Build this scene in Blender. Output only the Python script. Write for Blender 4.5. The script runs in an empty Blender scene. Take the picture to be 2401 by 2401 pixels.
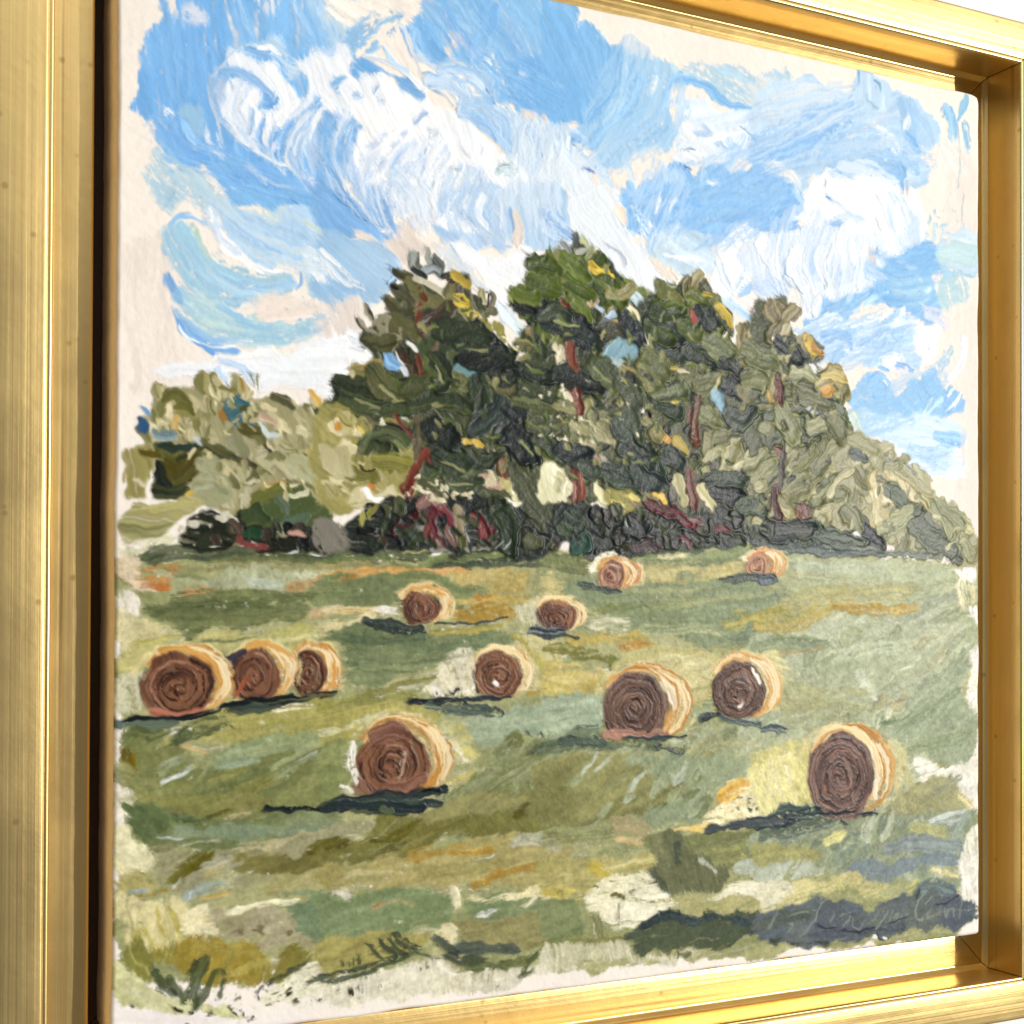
# Framed impasto landscape in a gilt floater frame, seen close from the left.
import bpy, math, random
import numpy as np
from mathutils import Matrix, Vector

sc = bpy.context.scene
COLL = sc.collection
S = 0.2032                      # side of the square panel in metres
BASE = Vector((0.0, 0.0, 1.6))  # panel's upper left corner; +X right, -Z down the panel, +Y into the wall

def panel_pt(u, v, d=0.0):      # u right, v down (panel sides = 1), d toward the viewer, all in panel sides
    return Vector((BASE.x + u * S, BASE.y - d * S, BASE.z - v * S))

# ---------------------------------------------------------------- camera
def _rot(a, b, c):
    ca, sa, cb, sb, cc, sn = math.cos(a), math.sin(a), math.cos(b), math.sin(b), math.cos(c), math.sin(c)
    return np.array([[cc, -sn, 0], [sn, cc, 0], [0, 0, 1]]) @ np.array([[1, 0, 0], [0, cb, -sb], [0, sb, cb]]) @ np.array([[ca, 0, -sa], [0, 1, 0], [sa, 0, ca]])
R = _rot(0.445730462, -0.0111804508, 0.00352436296); T = np.array([-0.343003945, -0.609649963, 1.16533289])
C = -R.T @ T                    # camera in panel sides (u, v, depth)
cam = bpy.data.cameras.new('camera'); cam_o = bpy.data.objects.new('camera', cam); COLL.objects.link(cam_o)
def _dir(w): return Vector((w[0], w[2], -w[1]))
rx, ry, rz = _dir(R.T @ [1, 0, 0]), _dir(R.T @ [0, -1, 0]), _dir(R.T @ [0, 0, -1])
M = Matrix((rx, ry, rz)).transposed().to_4x4(); M.translation = panel_pt(C[0], C[1], -C[2])
cam_o.matrix_world = M
cam.sensor_width = 36; cam.lens = 36 * 3126.638 / 2401; cam.shift_y = (1403.247 - 1200.5) / 2401
cam.clip_start = .005; cam.clip_end = 50
sc.camera = cam_o

# ---------------------------------------------------------------- light
world = bpy.data.worlds.new('World'); sc.world = world; world.use_nodes = True
bg = world.node_tree.nodes['Background']; bg.inputs[0].default_value = (.93, .96, 1, 1); bg.inputs[1].default_value = .14
MID = panel_pt(.5, .5)
def area(name, az, el, dist, power, size, col=(1, 1, 1), sizey=None, at=None):
    """az: degrees right of the panel's normal, el: degrees up"""
    l = bpy.data.lights.new(name, 'AREA'); l.energy = power; l.color = col
    l.shape = 'RECTANGLE' if sizey else 'DISK'; l.size = size
    if sizey: l.size_y = sizey
    a, e = math.radians(az), math.radians(el)
    d = Vector((math.sin(a) * math.cos(e), -math.cos(a) * math.cos(e), math.sin(e)))
    o = bpy.data.objects.new(name, l); COLL.objects.link(o)
    o.location = (at or MID) + d * dist
    o.rotation_euler = (-d).to_track_quat('-Z', 'Y').to_euler()
    return o
area('sunlit_window_light', 41, 5, 2.4, 57, .05, (1, .97, .92))
area('window_glow_light', 52, 14, 1.6, 5, 1.0, (.95, .98, 1), 1.2)
area('ceiling_bounce_light', -2, 42, 1.5, 6, 1.8, (1, .98, .95), 1.0)

sc.view_settings.view_transform = 'Standard'; sc.view_settings.look = 'None'
sc.view_settings.gamma = 1; sc.view_settings.exposure = 0; sc.view_settings.use_curve_mapping = False
sc.cycles.use_denoising = True
sc.cycles.max_bounces = 8; sc.cycles.diffuse_bounces = 3; sc.cycles.glossy_bounces = 4
sc.cycles.caustics_reflective = True; sc.cycles.sample_clamp_indirect = 4

# ---------------------------------------------------------------- the painter
# Lays paint stroke by stroke on a height field of the panel (pigment colour + relief),
# in panel coordinates u (right), v (down), each 0..1.
N = 1150
rng = np.random.default_rng(7)

def _blur(a, sy, sx):
    fy = np.fft.fftfreq(a.shape[0])[:, None]; fx = np.fft.fftfreq(a.shape[1])[None, :]
    k = np.exp(-2 * np.pi ** 2 * ((fy * sy) ** 2 + (fx * sx) ** 2))
    b = np.fft.ifft2(np.fft.fft2(a) * k).real
    return ((b - b.mean()) / b.std()).astype(np.float32)
_w = rng.standard_normal((512, 512))
STREAK = _blur(_w, .8, 16)
STREAK2 = _blur(rng.standard_normal((512, 512)), 2.2, 40)
ISO1 = _blur(rng.standard_normal((512, 512)), 1.1, 1.1)
ISO3 = _blur(rng.standard_normal((512, 512)), 2.6, 2.6)
ISO8 = _blur(rng.standard_normal((512, 512)), 8, 8)
ISO24 = _blur(rng.standard_normal((512, 512)), 24, 24)
def samp(T, y, x): return T[np.asarray(y).astype(np.int64) & 511, np.asarray(x).astype(np.int64) & 511]

TONE = (0., 1.)                 # (toward grey, value) for the part being painted
def hexlin(h):
    h = h.lstrip('#'); c = np.array([int(h[i:i + 2], 16) for i in (0, 2, 4)]) / 255.
    c = np.where(c <= .04045, c / 12.92, ((c + .055) / 1.055) ** 2.4); l = c @ [.3, .6, .1]
    k = TONE[0] * min(1., max(0., (c.max() - .08) / .2))
    return ((c + (l - c) * k) * TONE[1]).astype(np.float32)

YY, XX = np.mgrid[0:N, 0:N].astype(np.float32)
COL = np.empty((N, N, 3), np.float32); COL[:] = hexlin('fbf3e9')
COL *= (1 + .012 * np.tile(ISO24, (3, 3))[:N, :N] + .008 * np.tile(ISO3, (3, 3))[:N, :N])[..., None]
HGT = (.05 * np.tile(ISO8, (3, 3))[:N, :N] + .03 * np.tile(ISO3, (3, 3))[:N, :N]).astype(np.float32)
HGT += .015 * np.tile(STREAK2.T, (3, 3))[:N, :N]
PART = np.zeros((N, N), np.int16)
WET = np.zeros((N, N), np.float32)          # how thick the film is: thin films let the tooth through
PARTS = ['gesso_ground']
DIRX = np.zeros((N, N), np.float32); DIRY = np.ones((N, N), np.float32); BR = np.zeros((N, N), np.float32)   # brush direction and bristle under every point

def part_id(n):
    if n not in PARTS: PARTS.append(n)
    return PARTS.index(n)

def lay(sl, alpha, col, h, pid, cover=.55, dirs=None, br=None):
    a = alpha[..., None]
    COL[sl] = COL[sl] * (1 - a) + col * a
    HGT[sl] = HGT[sl] * (1 - alpha * cover) + h * alpha
    WET[sl] = np.maximum(WET[sl] * (1 - alpha * .5), alpha)
    m = alpha > .45
    PART[sl][m] = pid
    if dirs is not None:
        DIRX[sl] = np.where(m, dirs[0], DIRX[sl]); DIRY[sl] = np.where(m, dirs[1], DIRY[sl]); BR[sl] = np.where(m, br, BR[sl])

def smooth_path(P, closed=False):
    P = np.asarray(P, np.float32)
    if len(P) < 3 and not closed: return np.stack([P[0] + (P[-1] - P[0]) * t for t in (0, .5, 1)])
    n = len(P); out = []
    for i in range(n if closed else n - 1):
        if closed: p0, p1, p2, p3 = P[i - 1], P[i], P[(i + 1) % n], P[(i + 2) % n]
        else: p0, p1, p2, p3 = P[max(i - 1, 0)], P[i], P[i + 1], P[min(i + 2, n - 1)]
        for t in ((0, .25, .5, .75) if not closed else (0, .34, .67)):
            out.append(.5 * ((2 * p1) + (-p0 + p2) * t + (2 * p0 - 5 * p1 + 4 * p2 - p3) * t * t + (-p0 + 3 * p1 - 3 * p2 + p3) * t ** 3))
    if not closed: out.append(P[-1])
    return np.array(out, np.float32)

def stroke(P, w, c1, c2=None, pid=0, h=1., dry=0., a=1., grad=0., taper=.55, ridge=1., rough=1., pal=None):
    """P panel px path, w full width px"""
    w = max(w, 1.3); r = w / 2
    P = smooth_path(P); ext = r * 1.35 + 2
    x0, y0 = np.floor(P.min(0) - ext).astype(int); x1, y1 = np.ceil(P.max(0) + ext).astype(int) + 1
    x0, y0 = max(x0, 0), max(y0, 0); x1, y1 = min(x1, N), min(y1, N)
    if x1 <= x0 or y1 <= y0: return
    sl = (slice(y0, y1), slice(x0, x1))
    X = XX[sl]; Y = YY[sl]
    ox, oy = rng.integers(0, 512, 2)
    wob = rough * (min(.22 * r, 2.2) * samp(ISO8, Y + oy, X + ox) + min(.12 * r, 1.) * samp(ISO3, Y + ox, X + oy))
    best = np.full(X.shape, 1e9, np.float32); S = np.zeros_like(best); T = np.zeros_like(best); EX = np.zeros_like(best); UX = np.ones_like(best); UY = np.zeros_like(best)
    seg = P[1:] - P[:-1]; L = np.hypot(seg[:, 0], seg[:, 1]) + 1e-6; acc = np.concatenate([[0], np.cumsum(L)]); tot = acc[-1]
    for i in range(len(seg)):
        dx = X - P[i, 0]; dy = Y - P[i, 1]; ux, uy = seg[i] / L[i]
        t = dx * ux + dy * uy; tc = np.clip(t, 0, L[i]); s = -dx * uy + dy * ux
        ex = t - tc
        d = np.hypot(s, ex); m = d < best
        best = np.where(m, d, best); S = np.where(m, s, S); T = np.where(m, acc[i] + tc + ex, T); EX = np.where(m, ex, EX); UX = np.where(m, ux, UX); UY = np.where(m, uy, UY)
    tn = np.clip(T / max(tot, 1e-3), 0, 1)
    prof = np.minimum(1, .8 + 1.6 * tn) * (1 - taper * np.clip((tn - .55) / .45, 0, 1) ** 1.6)
    rr = r * prof + wob * prof
    d = np.hypot(S, EX * np.where(EX < 0, 1.25, 1.))
    alpha = np.clip((rr - d) / 1.1 + .5, 0, 1)
    b = samp(STREAK, S * 1.0 + oy, T * .8 + ox); b2 = samp(STREAK2, S + ox, T + oy)
    sn = np.clip(S / np.maximum(rr, .5), -1.2, 1.2)
    if dry > 0:
        thr = -1.9 + dry * (2.2 + 1.9 * tn)
        alpha = alpha * np.clip((b * .7 + .6 * samp(ISO1, Y, X) + .5 * b2 - thr) * 1.6, 0, 1)
    alpha = alpha * a * np.clip(1 + .22 * (b + .9) * (b < -.9), .5, 1)
    c1 = hexlin(c1); c2 = hexlin(c2) if c2 else c1
    mix = np.clip(.5 + grad * sn + .36 * b + .4 * b2, 0, 1)[..., None] if c2 is not c1 else 0.
    col = c1 + (c2 - c1) * mix
    col = col * (1 + .06 * b + .05 * b2)[..., None]
    if pal is not None:
        q = np.clip(.5 + .2 * b + .16 * b2, 0, .999) * (len(pal) - 1); i0 = q.astype(int)[..., None]; f = (q - q.astype(int))[..., None]
        PL = np.array([hexlin(c) for c in pal]); col = PL[i0[..., 0]] * (1 - f) + PL[np.minimum(i0[..., 0] + 1, len(pal) - 1)] * f
    big = min(1.6, .45 + r / 9)
    hh = h ** 1.5 * big * (.34 + (.10 if h < 1.15 else .035) * np.clip(b, -1.5, 1.5) + .05 * b2 + ridge * (.42 if h < 1.15 else .22) * np.exp(-((rr - d) / (.2 * r + 1.5)) ** 2) * (.3 + .65 * tn)
                    + ridge * .3 * np.exp(-((tot - T + r * .35) / (.3 * r + 1.5)) ** 2) - .2 * (1 - sn ** 2) * tn)
    if h >= 1.15 and pal is None: hh = hh + h * min(1., r / 7) * (rng.uniform(-.42, .42) * sn + rng.uniform(-.3, .3) * (tn - .5))   # the knife's tilt
    lay(sl, alpha.astype(np.float32), col.astype(np.float32), hh.astype(np.float32), pid, .93 if h >= 1.15 else .7, (UX, UY), b)

def inside(P, X, Y):
    c = np.zeros(X.shape, bool); n = len(P); j = n - 1
    for i in range(n):
        xi, yi = P[i]; xj, yj = P[j]
        if yi != yj:
            c ^= ((yi > Y) != (yj > Y)) & (X < (xj - xi) * (Y - yi) / (yj - yi) + xi)
        j = i
    return c

def boxblur(m, k):
    for ax in (0, 1):
        pad = [(0, 0), (0, 0)]; pad[ax] = (k + 1, k)
        c = np.cumsum(np.pad(m, pad, mode='edge'), axis=ax)
        m = (np.take(c, range(2 * k + 1, c.shape[ax]), ax) - np.take(c, range(0, c.shape[ax] - 2 * k - 1), ax)) / (2 * k + 1)
    return m

def fill(P, c1, c2=None, pid=0, ang=0., h=.5, dry=0., a=1., soft=0., edge=1., tooth=0.):
    P = smooth_path(P, True)
    x0, y0 = np.floor(P.min(0) - 8).astype(int); x1, y1 = np.ceil(P.max(0) + 9).astype(int)
    x0, y0 = max(x0, 0), max(y0, 0); x1, y1 = min(x1, N), min(y1, N)
    if x1 <= x0 or y1 <= y0: return
    sl = (slice(y0, y1), slice(x0, x1)); X = XX[sl]; Y = YY[sl]
    ox, oy = rng.integers(0, 512, 2)
    jx = edge * (3.0 * samp(ISO8, Y + oy, X + ox) + 0.7 * samp(ISO3, Y + oy, X + ox)); jy = edge * (3.0 * samp(ISO8, Y + ox, X + oy) + 0.7 * samp(ISO3, Y + ox, X + oy))
    ca, sa = math.cos(math.radians(ang)), math.sin(math.radians(ang))
    wv = 3 * samp(ISO24, Y + ox, X + oy); T = X * ca + Y * sa + wv; S = -X * sa + Y * ca + wv + 1.2 * samp(ISO8, Y + oy, X + ox)
    b = samp(STREAK, S + oy, T + ox); b2 = samp(STREAK2, S + ox, T + oy); n8 = samp(ISO24, Y + oy, X + ox)
    st = edge * .25 * b
    m = inside(P, X + jx + st * ca, Y + jy + st * sa).astype(np.float32)
    k = max(1, int(soft))
    f = boxblur(m, k)
    rim = np.clip(4 * f * (1 - f), 0, 1)
    if soft >= 2:
        alpha = np.clip((f * 2.2 - .6 + .28 * b + .3 * samp(ISO1, Y, X)) * 1.1, 0, 1) * (f > .02)
    else: alpha = f
    if dry > 0:
        alpha = alpha * np.clip((.8 * b + .5 * b2 + .7 * samp(ISO1, Y + 9, X) + 2.1 - 3.4 * dry) * 1.4, 0, 1)
    alpha = alpha * a * np.clip(1 + .2 * (b + .9) * (b < -.9), .5, 1)
    c1 = hexlin(c1); cc2 = hexlin(c2) if c2 else c1
    mix = np.clip(.5 + .22 * b2 + .1 * b + .5 * n8, 0, 1)[..., None]
    col = (c1 + (cc2 - c1) * mix) * (1 + .03 * b + .03 * b2 + .015 * samp(ISO3, Y + oy, X))[..., None]
    hh = h * (.35 + .06 * b + .05 * b2 + .08 * samp(ISO8, Y, X + ox) + (.35 * rim if soft < 2 else 0))
    lay(sl, alpha.astype(np.float32), col.astype(np.float32), hh.astype(np.float32), pid, .8, (ca, sa), b)

def specks(P, c1, size=2.2, dens=.3, pid=0, h=.5):
    x0, y0 = np.floor(P.min(0)).astype(int); x1, y1 = np.ceil(P.max(0)).astype(int)
    x0, y0 = max(x0, 0), max(y0, 0); x1, y1 = min(x1, N), min(y1, N)
    if x1 <= x0 or y1 <= y0: return
    sl = (slice(y0, y1), slice(x0, x1)); X = XX[sl]; Y = YY[sl]
    m = boxblur(inside(smooth_path(P, True), X, Y).astype(np.float32), 3)
    ox, oy = rng.integers(0, 512, 2); q = 2.6 / size
    n = samp(ISO3, Y * q + oy, X * q + ox) + .35 * samp(ISO1, Y + oy, X + ox) + .5 * samp(ISO24, Y, X)
    thr = 2.0 - 2.6 * dens
    alpha = np.clip((n - thr - (1 - m) * 1.6) * 2.2, 0, 1) * (m > .05)
    lay(sl, alpha.astype(np.float32), np.broadcast_to(hexlin(c1), X.shape + (3,)), (h * (.5 + .2 * n)).astype(np.float32), pid, .4)

# paint marks were measured tile by tile; HM maps that survey (in the measured plane) to panel px
TILES = dict(A1=(260, 0), A2=(780, 0), A3=(1300, 0), A4=(1800, 100), B1=(260, 460), B2=(780, 460), B3=(1300, 460), B4=(1800, 560),
             C1=(250, 880), C2=(770, 880), C3=(1290, 880), C4=(1790, 980), D1=(250, 1380), D2=(770, 1380), D3=(1290, 1380), D4=(1790, 1480),
             E1=(250, 1881), E2=(770, 1881), E3=(1290, 1800), E4=(1790, 1800))
CORN = np.array([[280.206, -232.470], [2295.844, 224.899], [2296.619, 2188.793], [261.744, 2460.532]])
def _homog(src, dst):
    A = []
    for (x, y), (u, v) in zip(src, dst):
        A += [[x, y, 1, 0, 0, 0, -u * x, -u * y], [0, 0, 0, x, y, 1, -v * x, -v * y]]
    return np.append(np.linalg.solve(np.array(A, float), np.asarray(dst, float).ravel()), 1).reshape(3, 3)
HM = _homog(CORN, [(0, 0), (N, 0), (N, N), (0, N)])
def to_panel(p):
    q = np.c_[p, np.ones(len(p))] @ HM.T
    return q[:, :2] / q[:, 2:]
def loc_scale(p):
    c = p.mean(0); q = to_panel(np.array([c, c + [4, 0], c + [0, 4]]))
    return math.sqrt(abs(np.linalg.det(np.stack([q[1] - q[0], q[2] - q[0]])))) / 4

def bale(tile, cx, cy, rx, ry, side, pid, face=('6c4c3e', '402a22', '8c6a58'), flat=.82, rim=('d6a862', 'eed9ac', 'bd8c48'), lite=.4):
    """one painted round bale: straw-gold wrap swept behind, then a face of coiled brown ridges"""
    o = np.array(TILES[tile]); k = 2.6915
    def pt(x, y): return to_panel(o + k * np.array([[x, y]]))[0]
    sc = loc_scale(o + k * np.array([[cx, cy]])) * k
    def clampy(y): return min(y, cy + ry * flat)
    # a scumble of pale straw around it, then the golden wrap, outermost first
    for i in range(7):
        a0 = rng.uniform(-170, 40); f = rng.uniform(1.08, 1.25); pts = []
        for a in np.linspace(a0, a0 + 40, 4):
            ar = math.radians(a); pts.append(pt(cx + side * .45 + (rx * f + side * .5) * math.cos(ar), min(cy + ry * .6, cy - .1 * ry + ry * f * math.sin(ar))))
        stroke(pts, sc * rng.uniform(3, 6), 'ebe0b8', 'd8cc98', part_id('painted_field'), h=.5, dry=.45, a=.8)
    nb = max(2, int(side / 3.6) + 1)
    for i in range(nb):
        f = 1 - i / nb; dx = side * .88 * f
        c = rim[rng.integers(0, 3)] if i else rim[0]
        for rep in range(2):
            jit = rng.uniform(-.04, .04); pts = []
            a0, a1 = (-150, 62)
            for a in np.linspace(a0, a1, 9):
                ar = math.radians(a)
                pts.append(pt(cx + dx * (.55 + .45 * math.cos(ar)) + (rx * (1 + jit)) * math.cos(ar), clampy(cy - .12 * ry * (1.0 + .25 * f) + (ry * (1.0 + jit)) * math.sin(ar))))
            stroke(pts, (side / nb + 1.6) * sc * rng.uniform(.8, 1.25), c, rim[rng.integers(0, 3)], pid, h=1.15, dry=.42 if rep else .26, taper=.4)
    for i in range(int(3 + side / 5)):
        a0 = rng.uniform(-75, 0); dx = side * rng.uniform(.25, .95); pts = []
        for a in np.linspace(a0, a0 + rng.uniform(35, 70), 5):
            ar = math.radians(a); pts.append(pt(cx + dx * (.55 + .45 * math.cos(ar)) + rx * math.cos(ar), clampy(cy - .12 * ry + ry * math.sin(ar))))
        stroke(pts, sc * rng.uniform(1.1, 2.2), 'fbeccb', rim[1], pid, h=1.3)
    # face
    pts = [pt(cx + rx * math.cos(t), clampy(cy + ry * math.sin(t))) for t in np.linspace(0, 2 * math.pi, 22)[:-1]]
    fill(np.array(pts), face[0], face[2], pid, ang=70, h=.8, edge=.5)
    rings = max(4, int(min(rx, ry) / 2.1))
    for i in range(rings):
        f = 1 - i / rings * .96
        for rep in range(3):
            a0 = rng.uniform(0, 360); span = rng.uniform(60, 170); j = rng.uniform(-.09, .06)
            ex = rng.uniform(-.16, .16) * rx * (1.05 - f); ey = rng.uniform(-.12, .12) * ry * (1.05 - f); pp = []
            for a in np.linspace(a0, a0 + span, 9):
                ar = math.radians(a); q = f + j - .05 * (a - a0) / span
                pp.append(pt(cx + ex + rx * q * .97 * math.cos(ar), clampy(cy + ey + ry * .06 * (1 - f) + ry * q * .97 * math.sin(ar))))
            c = face[rng.choice([0, 0, 1, 1, 2])]
            stroke(pp, sc * max(1.4, min(rx, ry) / rings * rng.uniform(.75, 1.25)), c, face[rng.choice([0, 1, 2])], pid, h=1.7, taper=.5, dry=.1 * rep, ridge=1.6)
    for i in range(int(3 + rx / 4)):
        f = rng.uniform(.25, .95); a0 = rng.uniform(0, 360); pp = []
        for a in np.linspace(a0, a0 + 70, 5):
            ar = math.radians(a); pp.append(pt(cx + rx * f * math.cos(ar), clampy(cy + ry * f * math.sin(ar))))
        stroke(pp, sc * .75, face[1] if rng.random() > lite else 'b98f78', None, pid, h=1.5)

def run_spec(text):
    global TONE
    o = np.zeros(2); k = 2.6915; pid = 0; tile = None
    for ln in text.splitlines():
        ln = ln.split('#', 1)[0].strip()
        if not ln: continue
        head, _, body = ln.partition(':'); tk = head.split()
        cmd = tk[0]
        if cmd == 'p':
            pid = part_id(tk[1]); TONE = (.12, 1.) if tk[1].startswith(('painted_tree', 'painted_hedge', 'painted_thicket')) else (.05, 1.07) if tk[1] == 'painted_sky' else (0., 1.); continue
        if cmd == 't':
            tile = tk[1]
            if tile == 'G': o = np.zeros(2); k = 10.
            elif tile == 'R': o = np.array([703., 516.]); k = 8.59
            elif tile == 'Q': o = np.array([1454., 586.]); k = 8.16
            else: o = np.array(TILES[tile], float); k = 2.6915
            continue
        if cmd == 'B':
            v = [float(x) for x in tk[1:6]]; kw = {}
            if len(tk) > 6: kw = BALE_STYLE[tk[6]]
            bale(tile, *v, pid, **kw); continue
        for sub in body.split('|'):
            pts = np.array([[float(q) for q in s.split(',')] for s in sub.split()])
            nat = o + k * pts; P = to_panel(nat); sc = loc_scale(nat) * k
            cols = tk[1].split('/'); c1 = cols[0]; c2 = cols[1] if len(cols) > 1 else None
            op = {}
            for t in tk[2:]:
                if t[0] in 'hdagsetrw' and len(t) > 1 and t[1] in '.-0123456789': op[t[0]] = float(t[1:])
            num = [float(t) for t in tk[2:] if t[0] in '-0123456789.']
            thin = dict(painted_field=.5, painted_sky=.7).get(PARTS[pid], 1.)
            cl = hexlin(c1) if cmd != 'M' else np.ones(3); bright = cl.max() > .3 or (cl.max() - cl.min()) / cl.max() > .85
            fat = 1.1 if op.get('h', 1.) < 1.15 or (num and num[0] < 2.5) or bright else 1.5
            if cmd == 'S':
                stroke(P, num[0] * sc * fat, c1, c2, pid, h=op.get('h', 1.) * thin, dry=op.get('d', .1 if thin == .5 else 0.), a=op.get('a', .88 if thin == .5 else 1.), grad=op.get('g', 0.), taper=op.get('t', .3), ridge=op.get('r', 1.), rough=op.get('e', 1.))
            elif cmd == 'W':                     # a loaded brush dragged once: many bristles, many colours
                ps = list(cols); rng.shuffle(ps)
                stroke(P, num[0] * sc, c1, None, pid, h=op.get('h', 1.) * thin, dry=op.get('d', .42), a=op.get('a', .95), taper=op.get('t', .5), ridge=.15, pal=ps)
            elif cmd == 'F':
                fill(P, c1, c2, pid, ang=num[0] if num else 0, h=op.get('h', .5) * thin, dry=op.get('d', 0.), a=op.get('a', 1.), soft=op.get('s', dict(painted_field=3., painted_sky=2.).get(PARTS[pid], 0.)), edge=op.get('e', 1.))
            elif cmd == 'M':                     # hand a region over from one painted thing to its neighbour
                m = inside(P, XX, YY) & (PART == part_id(tk[1])); PART[m] = part_id(tk[2])
            elif cmd == 'X':
                specks(P, c1, num[0] if num else 2.2, num[1] if len(num) > 1 else .3, pid, h=op.get('h', .5))
            elif cmd == 'K':
                n, ln_, wd, ang, jit = num[:5]; n *= .5
                x0, y0 = P.min(0); x1, y1 = P.max(0); done = 0; tries = 0
                PP = smooth_path(P, True)
                while done < n and tries < n * 12:
                    tries += 1
                    c = np.array([rng.uniform(x0, x1), rng.uniform(y0, y1)])
                    if not inside(PP, np.array([c[0]]), np.array([c[1]]))[0]: continue
                    done += 1
                    th = math.radians(ang + rng.normal(0, jit)); l = ln_ * sc * rng.uniform(.6, 1.35) / 2; w = 1.95 * wd * sc * rng.uniform(.65, 1.35)
                    dv = np.array([math.cos(th), math.sin(th)]) * l; nv = np.array([-dv[1], dv[0]]) * rng.uniform(-.35, .35)
                    i = rng.integers(0, len(cols)); j = rng.integers(0, len(cols))
                    stroke([c - dv, c + nv, c + dv], w, cols[i], cols[j] if rng.random() < .45 else None, pid, h=op.get('h', 1.2), dry=op.get('d', 0.), a=op.get('a', 1.), grad=rng.choice([-.5, 0, .5]), taper=op.get('t', .5), ridge=op.get('r', 1.))
BALE_STYLE = dict(
    red=dict(face=('6e4a3b', '432820', '90684f')),
    grey=dict(face=('684e43', '3e2c28', '866a5c')),
    far=dict(face=('94685a', '7a5246', 'c39a7c'), rim=('d9ab6c', 'f3dcb4', 'c08a50')),
    plum=dict(face=('6e554d', '463432', '8c726a'), flat=.93, lite=.6),
)

def finish():
    """let every edge wander a little, as bristle and knife edges do; bring the tooth of the ground through thin paint"""
    global COL, HGT, PART, WET
    T = lambda A, dy, dx: np.roll(np.tile(A, (3, 3)), (dy, dx), (0, 1))[:N, :N]
    dx = 1.0 * T(ISO8, 11, 50) + .7 * T(ISO3, 90, 7); dy = 1.0 * T(ISO8, 200, 130) + .7 * T(ISO3, 33, 71)
    xi = np.clip(XX + dx, 0, N - 1.001); yi = np.clip(YY + dy, 0, N - 1.001)
    x0 = xi.astype(int); y0 = yi.astype(int); fx = xi - x0; fy = yi - y0
    def bil(A):
        q = (fx, fy) if A.ndim == 2 else (fx[..., None], fy[..., None])
        return (A[y0, x0] * (1 - q[0]) + A[y0, x0 + 1] * q[0]) * (1 - q[1]) + (A[y0 + 1, x0] * (1 - q[0]) + A[y0 + 1, x0 + 1] * q[0]) * q[1]
    PART = PART[(yi + .5).astype(int), (xi + .5).astype(int)]
    COL = bil(COL); HGT = bil(HGT); WET = bil(WET)
    # wet paint is drawn out along the brush, bristle by bristle
    keep = np.isin(PART, [PARTS.index(p) for p in PARTS if p.startswith(('sig',))])
    soft = np.full((N, N), .3)
    for p in PARTS:
        if 'cloud' in p: soft[PART == PARTS.index(p)] = .9
    soft[PART == PARTS.index('painted_sky')] = .7; soft[PART == PARTS.index('painted_field')] = .6; soft[keep] = 0
    acc = np.zeros_like(COL); 
    for k_, wgt in ((2.2, .5), (-3.5, .25), (5.5, .25)):
        amp = soft * k_ * (BR * .8 + .5)
        xi = np.clip(XX + DIRX * amp, 0, N - 1.001); yi = np.clip(YY + DIRY * amp, 0, N - 1.001)
        x0 = xi.astype(int); y0 = yi.astype(int); fx = xi - x0; fy = yi - y0
        acc += wgt * bil(COL)
    COL = acc
    fld = (PART == PARTS.index('painted_field')).astype(np.float32)
    COL = COL * (1 + fld * (.05 * T(ISO1, 3, 77) + .045 * T(ISO3, 9, 200) + .03 * T(ISO8, 77, 5)))[..., None]  # grain catching the light, put into the field's colour as fine speckle
    HGT = HGT + (.05 * T(ISO1, 40, 80) + .06 * T(ISO3, 140, 33)) * (1 - .6 * np.clip(HGT, 0, 1)) * np.isin(PART, [0, PARTS.index('painted_field'), PARTS.index('painted_sky')])
    hb = boxblur(boxblur(HGT, 1), 1); crisp = np.isin(PART, [PARTS.index(p) for p in PARTS if 'cloud' in p or 'bale' in p]) * .6 + .2
    HGT = crisp * HGT + (1 - crisp) * hb + .022 * T(ISO1, 5, 9) + .022 * T(ISO3, 60, 120)
    e = np.minimum(np.minimum(XX, N - 1 - XX), np.minimum(YY, N - 1 - YY))
    HGT = HGT * np.clip(e / 6, 0, 1)

ALBEDO = .94

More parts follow.
